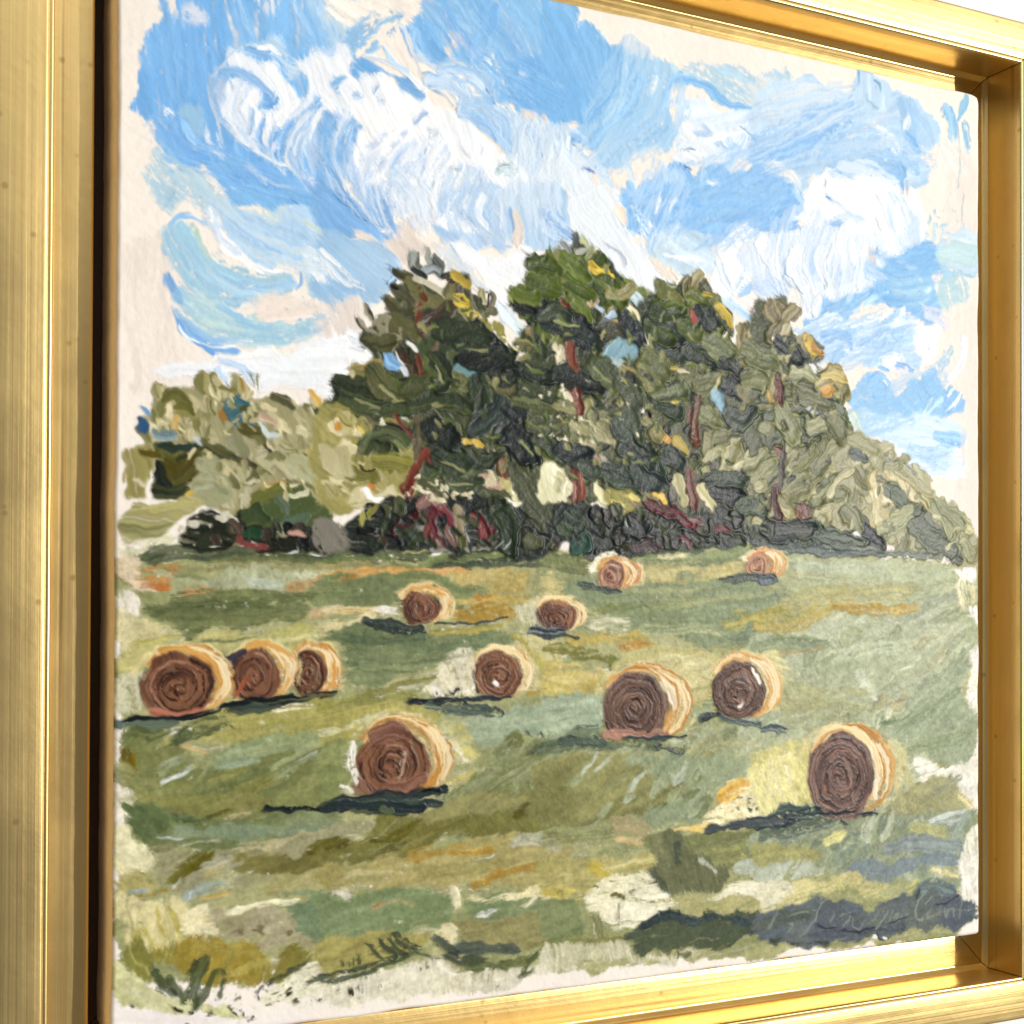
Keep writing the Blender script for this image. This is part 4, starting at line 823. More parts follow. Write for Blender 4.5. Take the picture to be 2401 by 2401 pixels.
run_spec("""
# ================= FIELD
p painted_field
t G
F a4a77a/b4b286 -6 h.4 : 27,130 60,127 110,128 180,129 228,132 229,140 226,150 228,160 228,172 225,180 227,195 229,205 226,213 227,216 222,219 200,222 185,224 160,225 130,228 100,230 70,231 45,230 30,229 27,215 29,200 28,185 27,165 28,150 27,140
F f4ece0/ece6d4 80 s2 : 26,139 31,139 34,142 32,145 28,147 26,146
F f3ecde/f7f0e6 80 s2 : 25,167 28.5,168 29.5,180 28,190 29,195 27,198 25,198
F f7f1e8/f3ecdc 80 s2 : 225,151 230,150 230,165 227,160 226,156
F f7f1e8/f0ebdc 80 s2 : 226,162 230,163 230,172 228,171
F f6f0e6/f3eee0 60 s2 : 215,179 222,181 230,178 230,190 226,186 221,182
F f6f1e8/ece8d8 80 s2 : 225,200 230,198 230,214 225,211
t C1
F e6e0c6/dcd8ba -3 s3 d.1 : 8,146 40,141 60,135 86,150 30,158 8,156
S 4d5848/5f684e 9 h.9 : 28,158 55,152 90,151 130,155 200,158
S 6b7354/4b5646 6 h.8 : 40,160 75,156 120,158 200,160
S 858a5c/6d7450 4 : 90,161 130,160 200,161
S a39d74/8f8f68 6 : 55,170 100,166 200,165
F e8d8be/e0ceb0 10 s2 a.9 : 8,158 30,158 31,172 36,182 48,190 32,189 15,179 8,173
S c98a48/b8763a 7 d.25 h.8 : 62,166 45,166 30,168
S c48444/d29c60 8 d.2 h.8 : 62,174 45,175 29,176
S cc9456/b9743a 7 d.25 h.8 : 66,182 48,183 34,184
S 8a5a3a/a87850 1 a.7 : 8,172 14,178 28,186 36,193
S cbcdac/b4b890 4.5 h1.1 : 41,167 52,172 60,182 63,194
F b9b994/a9ac86 12 h.5 : 58,174 80,174 95,180 101,183 101,192 63,196
S 6f7650/8a8d68 4 h.9 : 62,174 82,175 99,181
S d6ac7c/c9a070 8 d.2 : 68,190 84,187 100,185
F c0c4a2/b0b698 88 d.05 h.6 : 100,172 200,168 200,186 150,187 100,188
S a3aea4/b9c0ae 7 d.2 : 124,178 138,180 152,178
S b98f5e/c6a070 7 d.3 : 160,183 178,181 200,180
S d6d6b8 5 d.3 : 165,172 180,174 200,173
S 8a9268/6f7a50 5 : 95,191 130,188 170,190 200,188
t C2
S 4c5740/5f6a4e 9 h.9 : -8,156 60,158 120,160 200,155
S 7d8a5a/6d7a4c 6 : 0,163 25,160 60,160
S 3d4b3d/4b5a48 10 h.9 : 84,169 120,165 160,162 200,160
S 748254/8a9462 6 h.9 : 48,158 62,166 78,169 92,160 120,158 150,157
S a39a6c/b4a878 5 : -8,166 30,166 62,169
S c99a58/d6ac6c 7 d.1 : -8,176 20,174 50,170 85,172 120,171
S cf9a60/d8b080 5 d.2 : 82,170 96,173 110,172
F 828a5e/929868 0 h.5 : -8,178 30,175 60,174 110,176 120,200 -8,200
F baa968/c6b67c -5 h.5 d.05 : 104,174 150,170 200,168 200,200 130,200 118,185
S c99f62/b8883e 8 d.2 : 0,184 12,182 24,178
S 7a855c/8c9468 15 h.7 : 22,186 50,180 80,181 108,187 134,188
t C3
F 9ea27a/b0ae80 0 h.4 : -6,158 50,150 100,148 165,146 205,135 205,205 -6,205
S 6b7550/7d8458 12 h.8 : -6,160 20,164 40,164 56,160
S 56644f/46544a 9 h.9 : 68,152 100,150 130,149 162,148
S 7e8a62/96a074 9 : 85,160 125,160 160,156 175,150
F ccc08a/d8cc98 -6 d.03 h.5 : 72,172 100,169 130,168 160,162 174,168 160,174 140,180 90,184 70,186
S e3dcb4 4 d.2 : 95,158 118,157
F c4ba84/d0c690 -4 d.05 h.5 : -6,176 15,174 38,180 40,190 -6,192
S a4aa80/8f986e 9 : 40,166 60,160 75,158
S 55645a/6a786a 6 h.9 : 28,181 44,182 62,186
S 6f7f68/869278 8 h.8 : 22,191 60,188 110,187 200,184
S 4f5c50/62705f 6 h.9 : 148,178 170,178 200,180
S 8a9670/9ca67e 9 : 90,190 140,186 200,190
t C4
F b0b692/bcc09c -4 h.45 : -6,122 50,121 100,124 172,128 184,131 186,200 -6,200
S d0d6c0/c0c8ac 8 d.15 : 40,130 75,133 105,136
S c6ccae/b4bc98 9 d.15 : 90,142 130,138 165,134
S 9da68a/b0b698 10 d.1 : 10,130 40,134 60,140
S b7b47c/a8a668 10 d.1 : 20,158 45,152 70,148
S c0bc90/aeb08a 9 d.1 : 60,158 95,152 130,146
S a89a4a/b9a85c 12 h.8 d.05 : -6,180 18,179 34,176 50,169
S b39c56/a08a3e 7 h.8 d.05 : 58,163 72,165 88,166
S bca45e/c6b070 9 d.1 : 85,167 105,168 132,164
S a4ab94/b4b8a0 12 d.1 : 115,184 140,170 172,150
S 98a084/a9ae92 11 d.1 : 140,184 165,172 178,158
S c9ccb0/b6bc9c 11 d.15 : 50,176 80,172 110,176
S 9fae94/8c9c82 10 d.05 : -6,192 25,190 55,190
S b8b088/a8a27c 9 d.1 : 70,188 100,184 130,186
F dfd6a8/ece6c8 80 s2 d.1 : 170,140 183,138 184,160 176,170 172,160
F f3eee2/f9f5ee 80 s2 : 168,128 184,126 186,138 174,138
F f4efe4/f9f5ee 80 s2 : 180,165 188,165 188,178 182,176
t D1
F d0c89c/dcd4ac -4 h.3 d.05 : 7,20 35,22 50,30 70,33 76,38 45,45 20,48 7,48
F c6c088/b8b478 -5 h.35 : 18,50 45,44 80,40 120,36 200,28 200,50 150,48 110,50 60,52 36,62 31,76 12,73
S a9a25c/beb874 6 d.2 : 25,44 45,42 68,36
S 7c8560/6a7a5a 3 : 68,47 100,44 132,40
S 6d7c5c 7 : 184,42 202,42
S d8d29c 6 d.2 : 120,46 160,44 195,38
F 6d754f/828860 -3 h.8 : 32,21 40,12 55,9 90,10 130,8 165,10 179,15 176,25 160,31 145,28 120,32 105,34 85,37 75,34 68,30 45,29 35,26
S 5b6444/6f7850 6 h.9 : 40,22 65,15 110,12 150,14
S 8f9268/7d8458 7 h.9 : 75,33 100,28 130,25 165,22
S 68704c/7d8458 9 h.8 : 60,8 100,6 150,6 200,9
S c9ae84/d8c4a0 7 d.2 : 180,22 200,16
F dad6ba/cfceae 80 s3 d.1 : 9,76 34,74 32,100 10,106
F b0aa6c/a3a060 -6 h.4 : 100,106 150,101 200,94 200,126 150,129 110,136 92,131 72,125 60,136 44,139 55,123 78,118
S c6be84/b0aa68 8 d.2 : 110,118 150,112 195,106
S f2eace 6 d.1 h1.1 : 148,104 162,102 180,101
F 8d9060/7d8456 -30 h.6 : 10,128 25,120 56,118 50,128 45,140 60,133 80,126 72,140 76,150 86,155 96,150 101,140 126,131 150,128 200,131 200,182 150,200 20,200 30,188 12,170 10,165 12,158 13,140
S 69744f/56643f 11 h.9 d.05 : 22,124 38,128 52,122
S 5f6b4c/4d5a40 12 h.9 d.05 : 64,132 84,122 104,118
S 3f4a2c 3 : 109,121 112,122
S aab48c/98a47c 15 h.9 : 94,152 120,143 150,136 180,130
S c0c8a4/a4ae88 5 h1. : 98,147 125,141 160,134
S 8f9f84/a9b69c 6 h1. d.1 : 100,155 118,150 132,150
S 7c6a14/6a5c1c 11 h1. : 17,141 18,150 22,160
S 8f7c1c 4 : 24,144 25,158
S cfd6d2/eef0ec 4.5 h1.3 d.08 : 47,171 58,164 68,158 75,154
S a9b294/c0c6ac 7 d.1 : 48,158 58,151 66,147
S dcc89a/cdb888 6 d.15 : 68,137 80,141 90,143
S 868a58/98986a 15 h.9 : 10,162 26,170 42,182 58,198
S 7f8050/94945c 9 d.05 : 58,172 90,166 120,158
S 98986a/86884e 10 d.05 : 80,190 115,178 150,164
S 7f7c40/929056 8 : 116,188 132,174 148,163
S 98a078/a9ae84 13 h.9 : 148,158 172,146 200,134
S c9cfb8 3 h1.2 d.1 : 168,150 182,144
S 767c50/8a8f62 9 : 70,180 88,160
S a4a672/8f9260 8 d.1 : 150,185 175,170 198,160
F f0ead8/e9e4d0 80 s2 : 5,175 14,172 22,184 26,193 10,198 5,190
t D2
F 828c66/929a70 0 h.5 : -6,-6 60,-6 62,12 40,12 -6,14
S 7f8a60/8f986c 8 : 98,2 118,4 138,1
S ecdfbc/dccf9c 6 d.1 : -6,18 20,18 46,16
S d0a868/c39850 3.4 d.1 : 8,18 25,19 42,20
F fbf6ec/f1ead8 0 h.9 : 38,13 53,13 53,26 45,25 40,19
F dcd0a4/e6dcb4 -4 h.4 : -6,27 20,27 42,24 34,30 10,36 -6,37
F b99d50/a88a3e -4 h.5 d.03 : 104,21 130,12 155,12 163,18 161,27 130,29 104,28
S d0bc80/c0aa62 6 d.2 : 108,12 130,9 150,8
S b9853e/a8763a 5 : 128,7 141,6
F e3dec6/d3ceb0 80 s3 d.1 : 162,16 185,12 192,20 188,36 166,36
F 75815e/868f6a -6 h.6 : -6,38 25,32 40,30 56,38 85,38 110,35 155,33 166,42 150,53 110,61 100,68 70,73 50,83 20,81 15,62 5,46
S 5a694f/6c7a5c 9 h.8 d.05 : 18,42 45,45 82,42
S 7b8a68/8f9a76 9 d.05 : 60,52 95,50 135,44
S a09a54/b4a860 6 d.1 : 92,38 120,36 150,33
S a0a880/8f9a70 7 d.05 : 28,66 62,66 104,63
S c9c39c/b6b288 4 h1. : 50,83 78,76 106,70
S 7b7a48/8c8850 5 : 34,89 68,82 102,77
S 88906a/9aa078 9 : 15,75 40,72 70,70
F dcd6b0/cfc898 70 s3 d.05 : 164,41 200,42 200,86 180,82 175,66 164,52
S bfae50/d0c070 4 d.2 : 160,42 170,48 178,60
S c6c070/b4ac5c 6 d.15 : 182,60 190,72 200,76
F efe8d2/e6dfc4 60 s3 d.05 : 98,68 115,55 131,57 129,75 127,91 95,93 74,93 90,85 100,77
X f9f4e6 2.6 .5 : 80,90 105,84 128,86 128,94 95,95
S 8a8a50/9c9858 9 : -6,103 30,96 60,92 76,96
F b3ac6a/c3ba7c -5 h.4 : -6,106 60,97 76,100 95,108 110,112 100,121 60,112 45,118 25,131 -6,136
S dcd9b6/cac798 7 d.15 : -6,127 20,120 50,108
F a3b096/b0ba9e -4 h.4 d.02 : 108,114 155,105 200,98 200,131 160,129 150,136 120,131 105,129 100,118
S b9c2a8/a3b094 8 d.1 : 120,122 155,116 198,112
F c3b872/d6cc8c 50 h.4 d.05 : 100,115 118,118 128,130 136,140 120,151 113,141 105,129
S efe9c8/f9f4de 4 h1.1 : 107,133 114,142 120,150
F 8f9664/9ca270 -10 h.5 : -6,136 24,132 22,150 16,170 12,182 -6,182
S c3b064/d3c47c 6 d.15 : 92,170 110,166 128,162
X d3d0b6 2.4 .5 : 112,148 142,148 150,158 125,164 112,158
F 9aa07a/868b5e -45 h.6 : 148,146 152,132 164,126 172,136 200,128 200,205 112,205 98,180 125,166 150,160
S 5f6438/70753f 10 h1. d.05 : 156,132 161,127 168,132
S 6b7250/5a6248 8 h1. : 174,140 182,134 196,134
S 60611c/747230 14 h1. t.3 : 152,200 166,184 180,173 194,168
S 868b5c/a4a882 11 h.9 d.05 : 140,178 165,160 200,138
S a9ad88/8f9468 7 d.1 : 160,172 185,150
S 8c9060/787c4c 10 : 120,196 140,182 158,170
S 4c5448 2 : 173,124 176,128 | 185,125 190,130
t D3
F 939e7c/868f6a -8 h.55 : 22,-6 205,-6 205,46 160,51 120,46 100,36 60,31 45,21 28,12
S 7d8860/8f986e 9 d.05 : 50,20 90,16 130,8
S b0a44e/c0b468 11 d.08 : 152,28 175,24 205,20
S 7d8450/8f9256 9 : 44,16 54,13 63,16
S dcd6b4/ece6cc 9 d.2 : 30,30 48,28 66,31
S a3ab84/b4b890 8 d.1 : 80,36 120,34 165,38
S 76836a/889478 8 d.1 : 160,44 182,40 205,42
S c8b56a/b8a254 7 d.05 : 16,44 45,41 86,43
S b98f3e/c8a250 5 d.05 : 62,49 78,48 90,46
S 8f8a3e/7a7630 7 : -6,52 12,51 27,53
S 868446/75742f 8 : 22,58 45,58 63,66
F 8a8c48/76803c 20 h.6 : 47,68 60,61 63,72 57,75
F c2b26a/d0c27e 6 h.4 d.03 : -6,66 40,67 49,75 46,86 30,93 -6,94
S e0d6a0/cfc084 6 d.2 : -6,76 18,78 42,76
F a9b8a0/b4bfa4 -6 h.4 : -6,94 35,91 45,100 43,119 25,126 -6,130
F d3cb98/dfd8aa -5 h.4 d.05 : 62,62 100,55 140,58 149,65 143,80 136,100 126,109 118,86 105,69 85,65 65,70 50,80 38,92 44,77
S c9d3bc/b8c4a8 5 d.2 : 25,100 40,98 44,112
S 98a482/a9b090 10 : 110,112 128,104 140,100
S 5c6a56/707c64 14 h.8 d.05 : -6,137 30,132 62,133 104,144
F 9ea582/aab08c -30 h.55 : -6,147 60,142 110,136 130,121 205,118 205,142 176,150 180,166 150,176 122,181 100,205 -6,205
K b4ba9a/8f9670/a4a880/c0c6a8/969a72 70 16 4 -42 14 h.9 d.1 : -6,150 70,142 130,125 200,122 170,155 120,178 60,195 -6,200
S 80895c/929a6e 10 d.08 : 5,168 35,162 62,150
S 7f7f50/94905c 9 h1. : -6,188 40,184 82,178 120,175
S 7d7a44/8c8850 5 h1.1 : 58,200 84,190 114,182
S 6a663a 1.6 h1.1 : 60,198 90,190 118,180
F dcc98a/efe2b0 60 h.4 d.05 : 178,151 200,144 205,205 165,205 152,181 164,168 174,168
S c9a850/d9bc66 9 d.1 : 154,180 164,172 174,168
S 7f948c/9cae9c 9 h1. : 176,160 182,169 178,180
t D4
F b4ba9c/c0c4a6 -25 h.5 : -6,-6 165,-6 172,5 182,22 183,32 172,52 183,72 186,95 176,116 160,118 140,112 120,150 105,160 -6,160
K c6ccae/a3ab8c/d3d8bc/b0b694/9ca586/bdb792 100 18 4 -38 14 h.9 d.1 : -4,-4 165,-4 180,30 170,60 184,95 160,115 110,140 40,90 -4,110
S 84906f/96a07e 11 d.08 : -6,12 22,10 52,12
S b8ac84/a39870 4 d.1 : 12,19 30,17 52,14
S d6dcc0/c6ccac 4 h1. d.15 : 58,19 85,14 115,8 | 60,26 90,20 120,14
S d2c88e/e0d8a4 10 d.15 : -4,22 10,26 22,30
S b9b48a/a8a678 9 d.1 : 0,58 25,64 52,62
F a0ab8c/acb498 -38 h.6 : 138,42 164,26 176,20 181,31 172,51 183,71 185,96 176,116 160,118 147,111 124,96 100,86 118,72
S 8f9a7c/a0aa8c 10 d.05 : 120,84 145,66 168,50
S 8c9878/9fa888 11 d.05 : 130,100 155,95 180,88
S 7d8a6c 2 : 100,80 118,77 128,72
S e8ebda 6 d.2 : 82,36 92,48 96,56
F f6f2e6/efead8 -10 s3 : 130,112 148,112 160,119 190,108 192,146 176,141 168,126 150,126 138,132
F b3b088/a4a27c -20 h.5 : 108,152 122,140 148,126 165,128 176,140 177,152 150,157 120,162 104,160
S 9c9e80/b0b094 9 h1. : 150,140 162,132 171,126
F cfc684/e3da9c 70 h.4 d.05 : -6,108 20,101 40,92 43,110 41,140 39,152 -6,150
S efe6b0/f6f0c8 9 d.15 : 0,140 15,130 28,142 | 5,115 20,108
S f3edca/f9f5e0 4 : 44,96 50,90 56,84
S e6e0b4/d6d0a0 9 d.1 : 108,98 118,106 124,118
S dfd4a0/e9e0b4 7 d.15 : 170,142 178,148 184,160
# ---- field: long drags
p painted_field
t D1
W 8d9060/7d8456/a4a672/6f7a50 34 a.5 d.66 : 20,176 70,167 130,152 195,132
W c6c088/b0aa6c/d6d09c 24 a.5 d.66 : 80,124 130,116 195,110
t E1
t E2
t D2
W 9aa07a/868b5c/b4b894/6f7550 60 a.5 d.66 : 108,192 150,166 198,140
W 75815e/8f9a76/a0a880/5f6c52 34 a.5 d.66 : -4,50 60,56 135,48
W a3b096/bcc4a8/8f9c80 26 a.5 d.66 : 105,122 150,116 198,112
t D3
W 939e7c/7f8a66/a9b08c 40 a.5 d.66 : 40,20 110,20 198,14
W d3cb98/b8b070/e3dcb0 22 a.5 d.66 : 60,66 105,60 145,64
t C4
t D4
t E3
t C2
W 828a5e/9ca270/6f7a52 20 a.5 d.66 : 0,186 60,182 120,188
t C3
t E4
t C4
S c6bf92/b4b082 18 d.45 a.6 : 0,140 60,146 130,142
S b8ae74/c9c08c 16 d.45 a.7 : 20,162 70,158 120,154
S d6d8c0/c0c6a8 16 d.5 a.7 : 30,130 90,136 160,132
S a8a050/b9a860 14 d.3 a.9 : -4,180 24,178 52,168
S b8983e/a88c3a 9 d.3 a.9 : 60,163 95,168 134,163
t D3
S d8cf9c/c6bc84 22 d.45 a.7 : 60,72 100,62 145,70
S cfc48a/b8ac6c 18 d.45 a.6 : 110,120 150,60 190,62
S c9bf8c/b4ac78 18 d.5 a.6 : 0,158 50,150 110,150
S b0ac7c/c0bc8c 18 d.5 a.6 : 120,150 150,140 198,132
S b9c2a6/a3ae92 18 d.5 a.6 : 60,175 110,160 150,150
t D4
S cbc694/b8b484 20 d.5 a.6 : 0,40 50,55 100,60
S c9cdb0/b4ba9a 20 d.5 a.6 : 60,40 110,30 165,20
S d6cf9c/c6bf8a 20 d.45 a.7 : 100,110 120,128 125,150
S b9b68c/a6a67e 18 d.5 a.6 : 20,75 70,70 110,78
t C3
S d6cb98/c3b882 14 d.45 a.7 : 60,176 110,174 165,168
S a8ab80/b8b88c 16 d.5 a.6 : 60,192 120,190 190,186
t G
K ecead6/f6f3e4/d9dcc8 260 .9 .1 78 18 h1.3 a.75 : 40,134 120,133 220,140 220,205 130,220 40,222
t E1
F 8f8f5a/9c9864 -20 h.5 : 30,-6 140,-6 130,8 100,12 60,8 40,2
F 80895f/929a76 0 h.6 : 14,3 30,0 45,4 60,10 80,12 100,12 125,14 150,8 200,12 200,29 150,33 110,34 80,43 60,43 40,39 25,31 20,18
F 66744e/76845c 40 h.7 : 14,3 28,1 46,8 62,15 46,29 30,33 22,22
S 9aa588/86947a 9 d.05 : 60,26 100,24 150,26 200,20
S 5a6a4a/6b7a58 7 : 62,16 74,16 90,12
S 6f6a30/5d5828 4 : 90,12 98,9 107,6
S c6b98e/d6caa4 4 d.1 : 104,14 114,11 126,7
S c9d0c8 2 : 44,30 58,31 66,30
S d3c6a4/c3b890 6 d.15 : 118,37 150,35 200,24
F 9c9a74/aaa684 -12 h.5 : 40,45 80,42 110,35 150,36 200,26 200,48 110,55 70,72 45,72
F 6a6424/7f7c40 -35 h.8 : 50,71 55,60 65,50 80,45 98,43 88,52 85,60 70,66 58,75
F 7d7848/8c8654 -20 h.8 : 108,60 108,50 120,45 150,43 180,42 200,44 200,60 150,63 136,67 118,66
S 5c5818/6f6a2c 9 h1. : 178,41 188,38 202,34
S a9a890/bcb9a0 6 h1.1 d.05 : 84,57 95,52 108,47
S b6b498/a4a488 7 h1.1 : 72,70 92,61 116,54
S c9bc8c/b8aa74 7 h1. : 88,64 102,58
S b0ae8c/a09e78 13 h1. : 112,72 132,67 152,70
F aaa672/b8b284 -8 h.5 : 136,67 200,59 200,80 150,79 140,82
S 8f9c94/a4b0a8 9 h1. : 70,82 84,75 100,71
S d9dcd8 2 h1.2 : 70,84 74,76 | 58,74 66,66
S b09448/a08440 4 d.3 : 24,81 45,78 63,75
S b8a060 4 d.35 : 26,72 44,71
S c0a050/cdb878 3 d.2 : 80,84 92,82 106,80
F cbc187/b8b07a 30 s3 d.15 : 6,62 22,54 38,60 46,70 26,73 8,82
X 8a8658 2 .35 : 8,60 30,56 46,64 44,76 20,80 8,80
S c6cfd2/8f9c9c 4 : 20,76 28,76 37,76
F efeac8/e6e0b8 60 s2 : 5,22 20,20 28,32 40,40 47,48 40,56 20,56 8,63 5,50
X 8f8f66 2.2 .32 : 12,46 28,38 40,44 38,60 20,62 12,56
F d0c58e/dfd6a8 80 h.35 d.05 : 5,84 40,85 72,87 62,110 72,119 60,128 30,128 12,118 20,104 8,96
S d9cc84/b9ae64 4 d.1 : 44,92 46,105 50,118 | 54,90 60,106 62,120 | 32,108 38,120 44,130 | 26,112 32,126
F f4edca/e9e0b4 -5 h.6 : 66,93 90,88 93,100 98,115 76,118 64,111
F a9a182/b8b094 -6 h.55 d.02 : 92,92 120,98 165,90 200,95 200,116 160,126 130,123 110,119 98,111
X 86805e 2 .35 : 100,105 130,104 170,96 165,118 115,118
F 7f9070/8f9c7c -5 h.55 : 154,86 200,78 200,118 178,122 165,101
S 94a47e 3 : 150,82 175,79 200,79
S f7f0cc/fbf6dc 5 h1.1 : 108,94 135,90 165,86
F a9974a/988f48 -70 h.5 : 64,126 75,117 95,118 120,122 146,133 147,151 130,159 95,156 75,151 60,141 40,139 28,129
S b8a860/a4984e 8 d.1 : 75,125 105,124 138,136
S c9be78/b4a85e 7 d.15 : 105,150 125,142 142,136
F 968c4c/8a8448 -40 h.5 : 145,131 182,125 179,141 160,151 146,157
F 908e50/a29c5c 70 h.5 : 14,126 28,115 36,126 46,141 40,156 30,157 18,141
S b4b06a/c9c284 3 d.05 : 18,120 24,132 34,150
F cfcf9e/dcdab0 40 s2 : 5,138 15,136 25,150 36,158 60,166 80,173 120,183 110,187 60,180 5,175
F e9e4c8/f0ecd6 -10 s3 d.1 : 148,156 180,140 205,140 205,170 160,178 130,172
S 47533c/5d6848 9 h1.1 t.3 : 38,147 47,158 57,166
S 46523c/586244 8 h1.1 : 55,152 61,163 67,173
S 414e3a/5c6848 8 h1.2 t.3 : 87,134 79,147 75,163 77,178
S 4f5a40/66704c 5 h1.1 : 66,174 72,161 80,146
S 56603f/47523a 5 h1.2 : 78,179 89,159 97,146 103,146 103,156 98,169
S 4a5640/3f4a38 4.5 h1.1 : 173,141 152,149 137,159 129,168
S 3f4b38/55604a 6 h1. : 202,147 188,151 174,156
X 3f3f28 1.8 .32 : 18,164 45,170 80,182 120,178 118,192 60,190 25,178
X 3c3f2c 1.8 .3 : 128,162 150,154 200,158 200,168 150,178 130,174
X 4a4a30 1.6 .25 : 104,158 122,162 128,190 112,192
t E2
F 8d8c5e/9c9868 -25 h.55 : 85,8 130,-8 205,-8 205,30 150,30 110,26 80,20
F 88854e/7a7642 -28 h.7 : -6,33 30,30 36,20 46,8 66,8 86,15 110,10 140,14 152,9 200,-2 200,26 150,29 120,26 90,36 70,46 50,56 30,51 10,53 -6,53
S 5d571a/706a2e 7 h1.1 : 38,31 58,29 82,15
S 5b5420/6b642c 9 h1. : -6,38 6,35 18,33
S 5d5a2a/7a763f 4 h1.1 : 70,33 95,24 122,14
S 6a6428/5a5420 7 h1. : 163,13 174,4 186,-6
S a39c62/8f8a54 6 d.05 : 45,45 70,36 90,26
S 6f6c44/86825a 7 h1. : 40,48 58,38 72,33
S b3b090/a09c78 9 d.1 : -6,28 15,23 37,19
F aaa16a/b8ae7a -8 h.5 : -6,55 40,53 75,46 90,38 130,30 200,30 200,72 120,73 60,71 -6,76
S b8984c/aa9250 8 d.35 h.8 : 72,44 92,40 117,34
S bf9a44/d0b060 5 d.1 : 106,44 124,43 142,41
S b8923e/a88a44 6 d.3 h.9 : 126,73 148,62 184,54
S dce0dc/b8b498 4 d.1 h1.2 : 126,52 138,48
S cfc8a0/bfb688 6 d.12 : 16,63 40,61 62,62
S b4ac78/9c9660 8 d.1 : 80,62 110,58 140,52
S d0d0c0/b4b69c 8 d.2 : 160,34 185,32 200,38
F 86946c/94a07a -12 h.55 : -6,83 20,80 40,78 70,75 95,80 111,95 100,109 70,109 50,116 20,119 -6,116
S b8b48e/a6a47a 5 d.1 : 40,90 60,86 72,90
F efe8e0/d9d0b4 20 h.9 : 2,80 14,77 18,82 14,86
S b85a34 3 : 39,90 44,87
F 88956e/96a07a -6 h.5 : 118,86 150,80 200,80 200,101 140,101 120,96
S cfd2d0/e6e4dc 4 d.2 : 134,96 146,94
F 949064/a39d70 -4 h.5 : 110,101 200,100 200,121 160,126 120,121 115,111
F dcd5a6/ece4bc -8 d.05 s2 : 118,81 150,78 180,70 200,67 200,79 165,83 130,85
S f0e9c8 5 d.05 : 108,74 110,80 114,89
S e3dcb4/f2ecd0 3 : 182,80 176,86 171,91
F ece5c6/dcd4ac 20 h.8 : 90,115 100,110 106,104 113,106 112,122 100,118
F a09a5e/b0a86c -20 h.5 : -6,116 50,115 80,115 90,118 62,135 30,146 -6,147
F ddd7be/e6e1cc 85 s3 h.3 : -6,160 40,146 90,135 122,149 165,143 200,136 165,160 130,166 40,171 -6,172
S 3f4b3c/525e46 7.5 h1. : -6,153 22,148 48,139 72,132
S 39453c/4d5a50 9 h1.1 t.6 : 57,114 66,121 80,127
S 3d4a3c 4 h1.1 : 43,119 49,126 60,131 | 32,123 40,130 48,136 | 52,119 60,126 70,131
S 4f5a3c 2.4 h1. : 13,142 12,136 | 18,142 17,137 | 22,141 22,134 | 27,140 26,132 | 74,130 84,134 95,137
S 3b464a/50584f 9 h1.1 : 92,119 101,124 113,130
S 3d484c/565f58 10 h1.1 t.2 : 114,127 135,126 162,128
S 474f4a 8 h1. : 104,134 116,138 132,138
S 5d6848/6f7850 8 h.9 : 122,142 140,141 160,140
S 646b45/767c50 8 h.9 : 154,141 175,136 200,128
S 59643f 5 h1. : 180,132 174,140 168,148 | 166,151 178,147
S 56604a 3.4 : 140,150 139,158 | 145,159 149,157
S ece6cc/f3eee0 5 h1. : 96,140 108,146 124,148
X 45452c 1.6 .28 : 0,158 30,150 55,144 60,158 30,170 4,166
X 55533a 1.6 .2 : 55,146 85,138 92,142 70,152
t E3
F 8b8a5a/9c9a6a -25 h.6 : -8,-8 90,-8 116,18 121,24 100,29 80,41 60,46 -8,52
F 96a182/a3ac8c -40 h.55 : 62,-8 172,-8 142,25 131,41 100,46 80,43 100,31 119,25 112,14
K b0b898/86906a/a4aa84/c0c6b0 40 15 3.5 -48 12 h.9 d.1 : -4,-4 160,-4 138,30 90,44 20,40
S b4a882/a89c78 12 d.1 : 54,49 70,50 84,58
S cdb98c 4 d.2 : 58,62 75,66 84,62
S 8f9468/a0a278 11 d.05 : -6,62 25,58 52,54
F efe3b4/f7efcc 10 h.4 d.05 : 124,52 145,26 155,15 172,10 205,-4 205,36 160,41 140,51
X 5f6650 2 .25 : 140,40 170,20 190,24 192,40 160,44
S dba83e/e8c468 9 d.08 : 148,27 160,20 172,15
S e8c870/f3dc94 5 d.05 : 106,55 125,51 148,51
S 7f948c/95a69a 8 h1. : 176,-2 184,8 177,22
F 878b60/9a9c6e -4 h.55 : 84,60 130,57 200,55 200,82 150,91 130,86 95,86 84,76
X b8b878 2.4 .35 : 115,62 190,62 195,78 150,84 118,74
F 75785a/868866 70 h.7 : 85,86 88,62 105,58 130,76 151,90 149,105 140,109 120,109 108,113 100,115 90,104
S 56604c/48524a 7 h.9 : 110,66 111,76 113,86
S 525a4e/6a6f58 6 h.9 : 88,86 94,98 103,110
S c6ccb8 3 h1.1 : 130,81 137,85 144,91
S cfd3c6/b4baa6 9 d.2 : 165,86 185,84 200,88
F b5ad74/c4bb84 -6 h.45 d.05 : -6,76 30,80 85,76 85,88 50,93 36,105 -6,110
S cbb85e/d8c878 8 d.15 : -6,107 15,110 34,112
S c6b454 7 d.15 : 34,84 42,88 50,92
S e0d6a0 2.4 : 46,88 66,83 86,80
F e9e3c2/f1ecd4 0 h.4 d.05 : 40,96 60,92 86,92 93,106 106,117 150,109 155,101 200,95 200,111 150,114 106,121 90,136 55,136 34,121
X 77784f 2.2 .3 : 38,96 70,92 85,104 60,120 38,116
F b0ac7a/c0ba8a -4 d.1 h.4 : 100,118 150,113 200,108 200,128 150,130 120,124
F 808b62/909870 -5 h.55 : -6,115 32,118 31,146 20,151 -6,151
S e3dcb8 4 d.1 : 34,126 46,128 56,134 | 36,136 40,148
